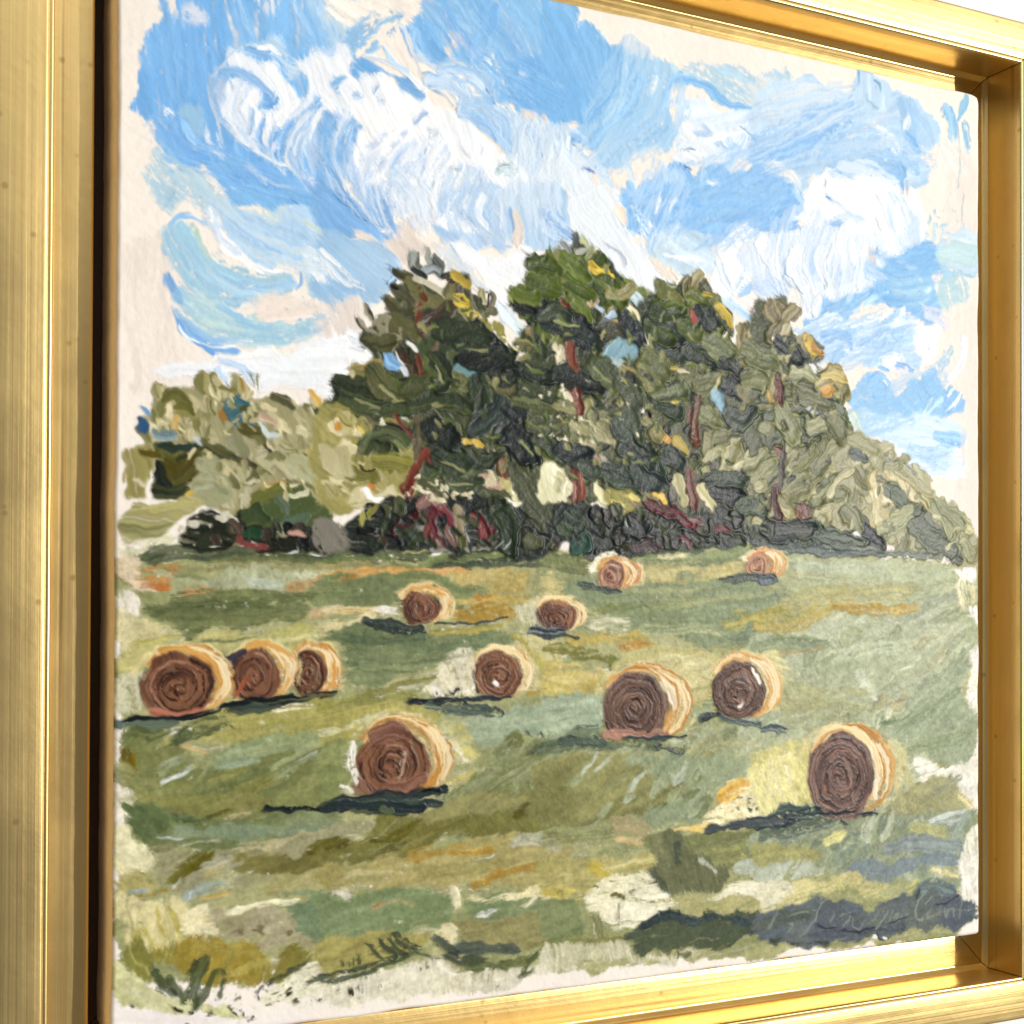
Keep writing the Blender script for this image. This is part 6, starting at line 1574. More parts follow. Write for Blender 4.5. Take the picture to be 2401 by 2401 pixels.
S 4a3a2c 2 h1.4 : 124,58 123,72
S 74a0b4/98bcc8 9 h1.3 : 143,16 147,23 152,32
S c9dce0 4 h1.4 : 149,27 151,37
S 2b3634/42504a 12 h1.4 : 154,3 157,12 159,20
S a8a078/6c6a48 6 h1.6 : 163,13 174,24 193,28
S 3f4a48/5c685c 9 h1.5 : 153,46 168,43 177,31
S 9a9268/6a6844 6 h1.5 : 156,36 162,28 167,22
S c3a030 5 h1.4 : 187,15 192,21
S dca438 5 h1.5 : 98,51 103,58
S d0bc58/b8a040 6 h1.4 : 108,57 114,63 119,68
S 8a8450/a49c64 9 h1.4 : 83,41 90,47 96,54
S 2c3834/3c4a44 10 h1.4 : 48,80 64,88 78,98
S 33403a/48584a 13 h1.4 : 83,72 91,80 96,93
S 2a3634/44524a 10 h1.4 : 99,67 106,72 114,79
S 3d4a3c/2c3830 11 h1.4 : 66,54 78,62 90,68
S 222a2c/3a3c3a 12 h1.4 : 10,69 20,68 33,71
S 4a3c3a 4 : 26,77 34,75
S c9a098 4 h1.3 : 36,68 42,73
S 31403a/48564a 8 h1.4 : 138,91 152,88 170,90
S 20282c 5 h1.4 : 129,95 136,95 142,97
S 2c3834/42503f 11 h1.5 : 144,99 154,104 168,103
S b9c6c4 1.3 h1.6 : 142,95 156,96
S 6f3426/8f5440 13 h1.5 t.1 : 22,83 23,97 23,112
S b97c64 1.4 h1.6 : 20,86 21,106 | 26,85 27,104
S 6e3c24/8c5234 8 h1.5 t.1 : 121,83 126,100 125,121
S 55504a/6f685c 8 h1.5 : 107,93 106,101 108,110
S 6a604c/4c4436 5 h1.5 : 79,83 79,93 81,102
F e3deb4/f3eec8 65 h1.3 : -8,78 8,80 18,95 16,107 5,111 -8,107
S b4b070/8a8a48 4 h1.4 : 9,91 12,96 14,101
K f6f2d4/cfc898/e9e3ba 18 8 3.5 60 25 h1.7 : -6,80 14,86 16,106 -4,108
S f0eaba/d9d29a 6 h1.5 : 38,96 42,103 47,110
S ede8d8 5 h1.3 : 40,112 46,118 | 37,112 44,122
S dcd6aa/b9b486 10 h1.4 : 111,89 114,99 117,110
S ebe4b8/d0c890 10 h1.4 : 131,99 136,108 142,117
S e0daaa 5 h1.4 : 164,94 169,99 173,107
S e6dcae 7 h1.4 d.1 : 160,109 162,116 164,124
F 8f8a3c/a39a48 20 h1.1 d.05 : 50,101 72,101 73,116 58,119 46,111
S dcac28/eec84c 8 h1.4 : 91,101 95,104 99,109
S e0d070 5 h1.3 d.1 : 70,104 76,108 | 54,108 62,112
M painted_tree@3 painted_tree@2 : -10,-10 84,-10 88,130 -10,130
M painted_tree@3 painted_tree@4 : 160,-10 210,-10 210,135 152,135
p painted_hedge
F 20282a/2e3832 20 h1.2 : 0,122 15,110 35,112 45,120 70,122 80,115 90,126 120,123 140,118 150,116 205,106 205,142 160,149 110,149 60,159 40,156 10,146 0,140
K 38402e/10181a/2c342c/3c3434/4a5038 90 9 4.5 50 40 h1.5 : 40,122 80,118 130,124 200,110 200,138 110,146 50,154
S 6a2630/502028 8 h1.5 : 83,107 92,115 110,120 126,133
S 862838/702834 6 h1.6 : 110,121 116,126 122,132
S 8a6a68 5 d.1 h1.4 : 120,124 130,128
S a88a80 3 h1.4 : 72,110 78,112
F 2c3a2e/20302a -40 h1.4 : 2,126 9,115 24,110 36,115 38,128 30,139 18,143 6,138
S 566650 1.4 h1.6 : 12,118 26,128 | 20,113 30,126 | 8,128 24,134
S 4a5c40 5 h1.4 : 8,134 18,138
S 27443a/34584a 9 h1.4 : 20,150 26,146 33,148
S 10181a/222c2c 8 h1.4 : 43,154 52,157 60,155
S 141a1e/2c3234 12 h1.5 : 66,130 76,134 82,130
S 6a6a68 4 d.2 : 32,156 40,158
S 4a3c40/5a4c4c 5 h1.3 : 72,149 84,148 94,151
S 7d4a50 3 h1.4 : 114,142 118,145 121,149
S 6f2430 3 h1.4 : 142,132 150,132 157,135
S 4a5a34/36462c 8 h1.4 : 173,119 183,118 194,121
S dfe4de .9 h1.7 : 64,128 66,132 | 98,136 102,134
# ---- broad knife dabs over the pines
p painted_tree@1
t R
S 4a5138/262f24 4.5 h1.4 g.5 : 11,45 19,47 28,48
S 6e6e44/3a442e 4 h1.4 g.5 : 20,41 23,45 29,48
S 55603c/2c382a 3.5 h1.4 : 12,48.5 20,51 29,51
S 66693f/48502f 3 h1.4 : 29,46 36,45 42,46
S 3c472f/5c633c 3.4 h1.4 : 30,49.5 38,49 47,51.5
S 2f3a2a/566038 4 h1.4 g.5 : 36,38 40,43 38,45
S 3f4a32/2a3428 3.5 h1.4 : 38,30 46,31 52,33
S 1f2924/37432f 4 h1.4 : 44,34 50,36 58,37
S 26302a/1a2220 4 h1.4 : 45,38 52,39 59,40
S 0f1618/2a3228 3.2 h1.4 : 52,42 55,45 59,43
S 77744a/4a4c30 1.6 h1.4 : 51,42.5 54,46.5 59,46
S 1c2622/303c2c 3.6 h1.4 : 60,40 64,42 68,43
S 4a5636/2f3a2a 3.2 h1.4 : 60,46 65,49 70,50
S 5c643c/6f7448 3 h1.4 : 58,50 63,51.5 70,51
S 2c372a/46523a 4.5 h1.3 : 48.5,44 49,48 49,51
S 2a3636/46544c 3.4 h1.5 : 55,49.5 53,53 47,58
S 323e3c/222c2c 3.8 h1.5 : 56,52 59,55 54,59
S 18221f/26312b 4 h1.4 : 35,57 39,58 42,60
S 141d1d/222d2a 6 h1.4 : 58,59 61,61 63,65
S 222d28/4a563f 4 h1.4 g.5 : 65,59 68,61 70,64
S 46523a/2f3b2d 4 h1.4 g.5 : 38,65 42,67 47,66
S 3c4833/566044 3.6 h1.4 : 40,70 44,73 49,71
S 2c3729/4a5438 3 h1.4 : 46,63 50,66 54,64
S 6d7650/3f4a34 3 h1.4 : 17,62 20,58 26,58.5 29,61
S 30391f/48502e 2.6 h1.3 : 21,61 24,62
S 6f2f20/8c4a34 2 h1.5 t.1 : 35,63 32,67 29,73
X ddd4b0 2 .22 h1. : 27,72 40,72 48,75 44,77 30,77
M painted_tree@1 painted_tree@2 : 58,38 75,38 75,68 57,68
M painted_tree@1 painted_thicket@1 : 14,56 30,56 30,64 14,64
p painted_tree@2
S 1c2522/2f3a34 3.4 h1.5 : 60,23 63,24 67,27
S 1a2326/303c38 4.4 h1.5 : 67,26 72,28 81,32
S 2a3430/4a5640 3 h1.5 : 66,26 69,25 73,27
S 303c20/56642c 3.6 h1.5 : 63,12 67,12.5 70,14
S 6c7a30/47541f 3.4 h1.5 : 63,17 66,18 70,19
S 7f8a38/5c6a28 2.6 h1.5 : 58,19 61,20.5 65,21
S 5c6c2c/75843a 3.6 h1.5 : 72,11 75,13 78,16
S 4c5c26/66762f 3.4 h1.5 : 73,17 76,19 79,21
S 465624/66742e 4 h1.5 : 82,17 85,19 88,23
S 1c2428/343e44 2.6 h1.5 : 88,26 90,29 93,34
S 1c2624/303c36 3.6 h1.4 : 71,42.5 76,44 82,46
S 66704c/4a5438 4.4 h1.4 : 80,39 83,42 86,45
S 8a8656/a49c68 2.6 h1.4 : 84,20 88,21 91,18
S 3a4436/555c44 3.6 h1.4 : 87,44 90,47 92,51
S 555c40/6c7048 3 h1.4 : 62,55 67,56 72,55
S 7a7a52/9a9664 2.6 h1.4 : 70,50 75,52 79,50
S 969268/b4ae80 2.4 h1.4 : 74,56 78,58 | 80,54 84,57
S 232c2e/384240 3.2 h1.4 : 71,63 75,64 79,63
S 33403a/4c5a48 4 h1.4 : 86,55 88,58 92,60
S 2c3a34/44543f 3 h1.4 : 77,67 84,70 92,72
S 6f3426/8a5038 2.4 h1.5 t.1 : 74,34 74,38 75,40 | 75,46 76,50 76,53
p painted_tree@3
S 707448/8a8a58 3 h1.4 : 93,40 96,42 99,46
S 2a3634/3f4c42 3.8 h1.4 : 88,62 92,65 96,67
S 263230/3a4840 3.6 h1.4 : 91,68 95,70 98,72
S 1f2926/34403a 3.6 h1.5 : 95,28 99,30 104,33
S 37442c/4f5c34 3.2 h1.5 : 96,24 100,26 104,25
S 6d7240/8a8e50 3.4 h1.4 : 94,36 98,38 102,37
# tree 4
p painted_tree@4
t B3
F 5e6244/4e543c 50 h1. : 148,160 152,140 160,128 162,114 170,112 178,122 180,108 184,96 205,92 205,205 148,205
K 6a7350/7c7c50/9a9468/4a5444/2f3836/857e58/5c6444 60 10 5 50 35 h1.5 : 150,150 165,125 200,115 200,200 150,200
S b0a478/7a7048 7 h1.6 : 163,113 161,124 166,136
S bcae7a/978c5c 7 h1.6 : 173,114 171,122 168,132
S 3a4040/565c58 9 h1.4 : 166,138 160,150 155,166
S 7f7b4c 5 h1.5 : 162,138 167,149
S 202a2e/3a4444 10 h1.4 : 149,164 156,168 162,172
S 2b3433/46504c 9 h1.4 : 174,159 180,165 187,172
S 6a7350/828a62 13 h1.4 : 176,134 184,140 190,148
S 87805c/a0976c 10 h1.6 : 183,97 186,104 189,113
S 928b66/77704c 8 h1.6 : 195,94 192,101 190,110
S a29b74/c0b88c 8 h1.5 : 163,169 176,180 192,180
S b59a3a 5 h1.4 : 185,172 190,181
S 7fa9bc/a4c6d0 8 h1.3 : 139,171 143,178 147,187
S 5c3a30 4 h1.4 t.1 : 193,153 194,178
S f3eee2 3 : 190,122 194,126
t B4
F 60644a/52583f 50 h1. : -12,64 4,58 20,60 25,72 18,82 26,88 34,84 44,92 48,102 44,110 54,114 64,116 70,130 68,145 70,155 76,168 90,175 108,188 114,210 -12,210
K 8f8f64/6d7048/a39e70/55604a/3c443c/b4ac78/7d8258 150 10 5 -50 35 h1.5 : -8,80 20,85 45,105 66,130 70,165 100,190 -8,200
S 8f8360/a89c74 9 h1.6 : 2,59 4,65 9,72
S 8a7f5c/736a48 7 h1.6 : 10,57 13,63 16,70
S 857a56/9c9068 8 h1.6 : 22,62 18,67 13,73
S 8c8260/746c4c 9 h1.6 : 10,74 6,80 3,87
S a39c78/bcb48c 8 h1.5 : 17,77 13,84 8,92
S f3efe4 3 : 20,74 25,76 | 4,86 6,88
S 2c322e/46504c 7 h1.5 : 12,89 18,95 22,106
S 989a98 4 h1.6 : 17,89 20,97
S 3c423c/58605a 8 h1.5 : 29,97 33,104 31,112
S 46504a 6 h1.5 : 21,113 26,111 32,108
S c9a428/dcc050 10 h1.5 : 31,85 35,90 39,97
S c8962c/a87c20 6 h1.5 : 39,92 43,96 47,100
S a39c80 6 h1.4 : 27,87 28,92 31,97
S 7d8258/969a6c 10 h1.4 : 6,99 4,107 2,117
S e3e6e8 5 h1.3 : 36,110 42,114
S 8f9168/a8a87e 11 h1.4 : 22,117 31,119 40,123
S 6d7048/565a3c 8 h1.4 : 28,129 35,132 42,137
S 5f2a22/7a4434 6 h1.5 t.1 : 6,119 8,130 10,144
S 3a342c 3 h1.4 t.1 : 12,128 14,138 10,146
S b8a55c/948848 13 h1.5 : 54,115 62,121 69,136
S 9c9058/b8ae78 8 h1.5 : 43,129 50,124 58,121
S d3a038 7 h1.4 : 47,134 56,131
S 7c7a4c 6 h1.4 : 68,129 66,136 62,142
S 3a423c/262c2a 9 h1.4 : 47,144 53,147 60,151
S 55604a/6f7a5c 10 h1.4 : 57,147 62,151 67,157
S c6d4da/e3eaec 6 h1.4 : 34,144 38,148 42,153
S 7b8058/93966a 14 h1.4 : 13,149 17,157 24,167
S 6a5c34 8 h1.4 : 12,160 18,164
S 2f3430 6 h1.5 : 38,154 44,158 48,162
S 8d8e60/a6a476 10 h1.4 : 38,166 50,162 62,160
S 5a2a1c 5 h1.5 t.1 : 10,184 12,200
S bcd3cc/d0e0d8 7 h1.2 : 73,154 76,160 79,168
S c9a43c 4 h1.3 : 0,134 4,140
t C4
F 6c6e50/7c7c5a -50 h.9 : -8,36 70,30 76,40 70,108 -8,110
K 8a8a62/a5a27a/77784f/bdb78c/666c48/55604a 110 11 5 -42 18 h1.6 : -6,30 68,26 74,60 70,95 -6,98
S 5c2a1c/7a4630 5 h1.5 : 12,26 14,31 16,37
S 4a4034/6a5c4a 3 h1.5 t.1 : 18,30 15,45 14,60
S 4f2c28/6c4640 8 h1.5 t.1 : 9,61 10,76 11,92
S 86804c/a09a64 8 h1.5 : 23,69 29,64 37,66
S 9c9664/b4ac7c 13 h1.5 : 14,74 20,78 26,84
# right far wood
p painted_thicket@2
F a09c74/b0aa80 -45 h.9 : 62,8 76,14 85,15 100,20 112,28 119,35 130,42 140,45 147,60 153,70 165,72 172,82 180,88 183,98 188,105 187,126 165,126 110,113 60,111 64,60
K 8a8a62/a5a27a/bdb78c/94906a/c9c298/77785a 170 10 4 -48 20 h1.4 : 66,14 100,22 140,48 152,72 182,100 184,122 110,110 68,100
S d6c254/b89c34 4 h1.4 : 96,47 93,52 90,59
F cbbd88/dacd9c 70 d.03 h.9 : 94,56 110,48 130,45 142,50 147,65 143,81 125,73 110,66 116,86 101,98 91,99
K d9cc9c/b8aa74/c9bc88/e6dcb4 40 9 3.4 75 20 h1.3 : 95,56 112,50 112,84 96,96
S a8a478/bcb88e 12 h1.4 : 132,46 138,56 144,72
S 5c6a58/748068 8 h1.4 : 107,61 115,67 123,79
S 6f8084/8a989a 6 h1.3 d.1 : 109,39 118,44 128,51
S 55625c/46524e 6 h1.4 : 76,31 82,33 89,36
S 4f5450 4 h1.3 d.2 : 99,53 108,56
S 7d7c52/94926a 10 h1.4 : 79,44 83,50 87,58
S b4b78c/c9caa4 9 h1.5 : 124,77 112,89 100,99
S a4a87c 3 h1.5 : 130,84 120,94 108,102
F 6a6e60/7b7e6c 60 h1. d.05 : 130,86 142,80 150,90 160,100 165,116 150,119 135,109 131,98
S 4f5640 6 h1.3 : 124,78 130,79 137,82
S 8f9468/a6a87e 12 h1.4 : 149,75 158,85 163,99
S a8a56c/c9c48c 9 h1.3 d.15 : 164,85 172,90 180,97
S 98986a/b0ae82 10 h1.4 : 172,104 176,110 180,120
S 55594a/6a6c58 8 h1.3 : 162,114 166,118 171,122
S 55584c 8 h1.3 d.05 : 84,87 88,93 91,100
S 6b6f4c/8a8a62 10 h1.4 : 72,81 77,88 81,97
X dcd8c0 2.4 .3 h1. : 108,98 140,104 136,114 112,112
p painted_hedge
F 36423e/46524a 0 h1. d.05 : -8,97 20,94 40,99 70,102 95,100 106,110 90,114 40,113 -8,114
K 2a3434/46544c/566050/1f282c/606a58 40 8 3.5 20 35 h1.3 : -4,100 40,101 100,106 90,112 0,111
S 6f4038/8a5c50 9 h1.4 d.05 : 31,79 34,85 37,92
S 30482c/466038 9 h1.3 : 40,96 46,98 52,101
S fdfaf2 5 h1.4 : 79,102 82,104 85,107
S 2a2f34 8 h1.3 : 89,101 95,106 102,111
S c3b878 5 d.1 : 36,98 30,103
S 7d8470 5 d.2 : 52,113 100,117 150,119
S 5d6a62/4b5a58 6 d.05 : 5,113 50,116 105,119
S 77806e/6a7468 5 d.05 : 110,117 140,119 166,122
# ---- broad dabs over the right-hand pines
p painted_tree@3
t Q
S 1f2a28/38443e 3 h1.4 : 10,27 14,29 18,31
S 232c28/3c4a38 3 h1.4 : 19,29 23,31 27,33
S 66723a/4a5630 3 h1.4 : 17,22 20,24 23,25
S 3c4a28/56642f 3 h1.4 : 8,22 12,25 15,26
S 7a7f52/5c6440 4 h1.4 : 8,31 11,34 13,36
S 6c7450/848a60 3.6 h1.4 : 25,27 29,29 32,31
S 6f744c/8a8c62 3.4 h1.4 : 23,46 26,49 28,50
S 44503c/5c664a 3.4 h1.4 : 2,46 4,50 5,54
S 55603f/707850 3 h1.4 : 10,42 14,41 18,40
S 77784e/8e8e60 3 h1.4 : 28,54 31,52 34,50
S 9a9a6c/b0ac80 2.6 h1.4 : 24,60 27,58 30,57
S 2c3832/44523f 3 h1.4 : 25,67 30,66 35,67
S 1c2628/303c3c 3 h1.4 : 27,70 31,71 35,70
S 6a3424/8a4e34 2.2 h1.5 t.1 : 20,64 20.5,70 21,75
S 5c4034/74523f 1.8 h1.5 t.1 : 22,42 21.5,50 21,54
p painted_tree@4
S 6d7450/868a60 4 h1.4 : 36,28 40,31 44,33
S 2c3634/46504a 3 h1.4 : 30,32 33,35 35,38
S 20282a/3a4442 3.2 h1.4 : 45,26 49,29 52,32
S a29c70/7a7650 2.6 h1.4 : 34,40 38,44 44,45
S 3a4640/565f50 3.4 h1.4 : 31,47 35,49 38,45
S 7c8258/949868 4 h1.4 : 45,46 48,50 50,54
S 5a4c38/6a5c44 1.8 h1.3 : 46.5,49 48,51
S 6a6f4a/84865c 3 h1.4 : 36,38 39,37 42,38
S 8a8c60/a4a278 2.6 h1.4 : 36,62 39,60 42,57 | 38,66 41,63 44,61
S 848658/9c9a6c 2.4 h1.5 : 50,64 53,61 56,58 | 47,69 50,66 54,64 | 52,70 55,67 58,64 | 56,72 59,69 62,65 | 57,62 60,58 63,56
S 6a6c48/7c7c54 2 h1.5 : 49,62 52,60 54,58 | 55,66 58,63 60,61 | 48,72 51,70 54,69
S b8a04c/d0bc70 3 h1.4 : 58,36 62,36 65,38
S 7a7c54/62684a 3 h1.4 : 52,42 56,43 60,45 | 60,48 62,51 64,54
S 5c2a20/7a4634 1.8 h1.5 t.1 : 45,36 46,40 46,44
S 3c3428 .8 h1.4 t.1 : 47,55 46,62 46,68
S 4f2c28/6a4640 2.4 h1.5 t.1 : 44,69 45,74 45,78
p painted_thicket@2
S b4b084/c9c298 2.4 h1.4 : 60,70 63,66 66,63
S 6b7860/54604c 3 h1.4 : 78,69 80,71 82,73
S a8aa7c/bcbc92 3 h1.4 : 83,74 78,78 74,80
S b0ac80/c3bd92 3.4 h1.4 : 80,63 84,66 89,70
S a8a478/94946a 3 h1.4 : 66,54 70,56 74,58 | 72,60 76,62 80,62
S 8c9068/a4a67e 3 h1.4 : 91,73 95,76 98,79
S 55604e/68705c 4 h1.3 : 84,79 89,83 95,86
p painted_hedge
S 30402f/4a5a3c 2.6 h1.4 : 34,74 38,74 42,76
S 26302e/3c463e 3 h1.4 : 42,81 49,81 56,80
S 38443a/505c4a 2.6 h1.3 : 56,82 64,83 70,84
# ---- small crisp touches over the masses
p painted_tree@1
t R
K 7d7f4c/5c6a38/96925e/465430/3a4630/68743e 95 2.3 .55 35 40 h1.45 : 14,42 26,40 34,28 30,22 40,16 50,24 58,36 56,68 30,72 30,54
S a8a878/8a8c5c .7 h1.6 : 22,45 27,49 | 37,40 39,44 | 46,35 51,36 | 39,66 45,68 | 41,72 47,72 | 15,49 22,51
p painted_tree@2
K 7d8448/5c6c30/969660/46562c/37442c/6c7a3a/a8a468 95 2.2 .55 45 40 h1.45 : 60,22 64,12 74,6 88,18 92,30 92,70 60,70
S a4aa70/86904c .7 h1.6 : 73,12 76,16 | 84,18 87,22 | 69,27 76,29 | 60,60 63,64 | 80,40 84,44
X e6dfc0 2 .22 h1. : 62,46 92,44 92,62 64,60
p painted_tree@3
t Q
K 7d8448/5c6a38/969660/46562c/343f30/6c7642/a8a470 80 2.3 .55 -40 40 h1.45 : 2,20 14,10 30,18 32,60 20,76 2,76
p painted_tree@4
K 7d8052/62683f/9a986a/4c563a/3a443a/aaa678 80 2.3 .55 -42 28 h1.45 : 33,24 44,18 56,28 64,44 66,62 50,76 34,74
p painted_thicket@2
K a8a67c/bcb88e/8a8c66/76795a/c9c49c 60 2.2 .55 -48 22 h1.45 : 60,58 76,60 98,76 100,86 64,80
p painted_thicket@1
t C1
K c3bb8c/d6cc9c/9a9660/827f4c/b0a878/e0d6ac 70 7 1.8 65 28 h1.45 : 34,30 60,20 120,16 195,40 195,110 110,100 60,60
p painted_hedge
t C2
K 2a3a2c/1a2422/3c4a34/4a5236/26342a 60 8 2 60 35 h1.45 : 10,132 60,112 195,112 195,150 20,150
t C3
K 2a3a2e/1a2422/3c4a38/4a5238/26342c 50 8 2 60 35 h1.45 : 0,124 80,120 200,112 200,138 40,154
""")  # the palest small touches are gloss highlights put into the tree colour

run_spec("""
# ================= BALES with their cast shadows
p painted_hay_bale@11
t C3
S efe8d0/f6f0dc 9 d.2 : 38,168 50,162 62,164 78,176
B 53 174 11 12 17 far
S 47544c/5a685c 5 h.9 : 28,181 42,184 62,188
p painted_hay_bale@12
S e6dfc0 5 d.2 : 168,158 180,156 196,158
B 181 166 10 11 16 far
S 4f5c58/3f4c48 6 h.9 : 150,178 170,176 196,177
t C4
S 5a6470 6 h.9 d.1 : -2,142 8,142
p painted_hay_bale@4
t D2
S d9c08c/e6d4a8 8 d.15 : 62,6 78,-4 96,0 106,14
B 81 16 16 15 9 red
S 2f383c/48544e 7 h1. : 32,29 56,32 82,33
S 3c4644 2 : 94,30 125,29 156,26
S 3a4440 5 d.1 : 40,31 60,36 85,36
p painted_hay_bale@5
t D3
B 5 24 17 14 8 red
S 2a3336/8a9498 6 h1. : -18,38 -4,39 12,37
S 3c4648 4 d.2 : -10,42 10,40 22,42
p painted_hay_bale@3
t D1
B 175 74 15 22 14 red
p painted_hay_bale@2
B 129 75 21 24 14 red
S 4a4450/6a5c5c 6 h1.3 : 108,62 112,56 120,53
S 8f4a30/a8684c 4 d.1 h1.2 : 112,94 118,84 122,76
p painted_hay_bale@1
B 62 84 31 30 18 red
S 9a5f4c/b8806a 6 h1.2 : 40,106 60,110 84,106
S fbf0e4 4 h1.2 d.2 : 33,101 42,102
p painted_hay_bale@1
S 1a2226/2c3638 5 h1. : 7,118 26,113 52,113 92,109 101,104
S 55625a/6d7868 7 h.8 : 7,119 30,118 62,117
S 6f7c74 6 d.2 : 7,117 14,119
S 2a3432/1a2224 6 h1. : 99,103 130,98 170,95 198,90
S 48544c/5a6658 8 h.8 : 108,106 130,104 150,101
p painted_hay_bale@6
t D2
B 147 76 21 21 10 red
S fdfaf4 3 h1.3 : 143,82 147,84
S 1f292c/36424a 4 h1. : 72,98 100,97 130,95 159,94
S 46524e/66746a 8 h.8 d.1 : 88,101 120,103 152,106
S 2c3638 5 h1. d.15 : 92,98 108,96 120,98
X 3a4240 1.8 .35 : 76,92 100,88 120,86 122,95 90,96
S b8a050 5 d.1 : 174,92 192,88
p painted_hay_bale@7
B 56 152 32 34 21 red
S 8a6250/9c7664 9 h1.3 : 26,168 34,176 46,178 | 50,176 66,172 82,164
S 7c5444/94705e 11 h1.3 : 40,128 56,124 70,128
S d9c4ae/a88068 5 d.4 h1.2 : 66,144 63,154 61,164
S f9f4ea 6 d.25 h1. : 22,134 20,146 21,158 | 22,160 24,168 | 13,172 22,176
S 2c3a3c/3d4a46 9 h.9 : -6,190 30,184 70,180 101,173
S 3b4844/4f5c50 10 h.9 : 18,189 60,190 97,186
S 10181c 5 h1. : 84,176 96,174
t E1
S 161d20/2a3438 5 h1. d.05 : 138,4 155,6 175,5 200,8
t E2
S 3a4548/2a3638 9 h.9 d.03 : -6,5 40,4 82,3
S 5f6a4c 5 d.1 : 20,8 36,9 | 45,6 55,8
p painted_hay_bale@8
t D3
B 74 104 29 31 20 grey
S 9a6e5c/b08874 6 h1.1 d.1 : 48,126 70,127 100,127
S e9d8b8/f6ead0 5 h1.3 : 97,80 103,90 107,104
S 2a3134/4a5254 4 h1. : 68,130 95,130 118,128
S 4a5650/62705f 8 h.8 d.1 : 10,132 24,134 48,132
S 3c464a 5 h.9 d.1 : 92,137 106,140 114,142
p painted_hay_bale@9
B 164 90 23 27 15 grey
S f6eee0 3 h1.3 : 164,102 167,100 | 176,70 181,80
S 48545a/5c6a66 7 h.9 d.05 : 130,113 144,110 156,116 182,118
S 2c383c 5 h1. : 133,112 146,110
t D4
S 5c686c 5 d.1 : -2,85 10,84 20,87
p painted_hay_bale@10
B 67 126 29 38 19 plum
S f0dcbc/fbf0da 4 h1.3 : 94,100 98,122 97,146
S 40504e/55645e 11 h.9 d.03 : -6,168 20,160 48,157
S 2a383c/38464a 4 h1. d.05 : -6,170 14,166 42,163
S 333c40 2.4 h1. : 50,158 74,158 99,158
S 6f7868/808a76 8 h.8 d.05 : 0,176 30,172 60,166
S 3d4444 2 : 66,164 72,167
t E3
S 3c4448/525a5c 8 h.9 d.05 : 138,53 165,49 205,44
""")
finish()
PART_LABELS = {
    'painted_cloud@1': 'large swirling white painted cloud at the upper left',
    'painted_cloud@2': 'small pale painted cloud near the top edge',
    'painted_cloud@3': 'white painted cloud between the two tallest trees',
    'painted_cloud@4': 'thick white painted cloud at the right',
    'painted_cloud@5': 'low white painted cloud above the left thicket',
    'painted_thicket@1': 'straw and olive painted thicket at the left',
    'painted_thicket@2': 'pale olive painted wood sloping down at the right',
    'painted_tree@1': 'dark olive painted pine left of centre',
    'painted_tree@2': 'tallest bright green painted pine in the centre',
    'painted_tree@3': 'green painted pine with yellow dabs right of centre',
    'painted_tree@4': 'tan topped painted pine furthest right',
    'signature': 'artist signature scratched into paint greyed by painted-in glare at the lower right',
}
# ---------------------------------------------------------------- materials
def mat(name):
    m = bpy.data.materials.new(name); m.use_nodes = True
    nt = m.node_tree; return m, nt, nt.nodes['Principled BSDF']
def nd(nt, t, **kw):
    n = nt.nodes.new(t)
    for k, v in kw.items(): setattr(n, k, v)
    return n
def noise(nt, vec, scale, detail=3, rough=.55):
    n = nd(nt, 'ShaderNodeTexNoise'); n.inputs['Scale'].default_value = scale; n.inputs['Detail'].default_value = detail; n.inputs['Roughness'].default_value = rough
    nt.links.new(vec, n.inputs['Vector']); return n.outputs['Fac']
def ramp(nt, fac, *stops):
    r = nd(nt, 'ShaderNodeValToRGB'); e = r.color_ramp.elements
    while len(e) < len(stops): e.new(.5)
    for q, (p, c) in zip(e, stops): q.position = p; q.color = (*c, 1) if len(c) == 3 else c
    nt.links.new(fac, r.inputs['Fac']); return r.outputs['Color']
def bump(nt, h, strength, dist, normal=None):
    b = nd(nt, 'ShaderNodeBump'); b.inputs['Strength'].default_value = strength; b.inputs['Distance'].default_value = dist
    nt.links.new(h, b.inputs['Height'])
    if normal: nt.links.new(normal, b.inputs['Normal'])
    return b.outputs['Normal']
def mapped(nt, scale):
    tc = nd(nt, 'ShaderNodeTexCoord'); mp = nd(nt, 'ShaderNodeMapping'); mp.inputs['Scale'].default_value = scale
    nt.links.new(tc.outputs['Object'], mp.inputs['Vector']); return mp.outputs['Vector']
def mixc(nt, fac, a, b, mode='MIX'):
    m = nd(nt, 'ShaderNodeMix', data_type='RGBA', blend_type=mode)
    for s, v in ((m.inputs[0], fac), (m.inputs[6], a), (m.inputs[7], b)):
        if isinstance(v, bpy.types.NodeSocket): nt.links.new(v, s)
        elif isinstance(v, tuple): s.default_value = (*v, 1)
        else: s.default_value = v
    return m.outputs[2]

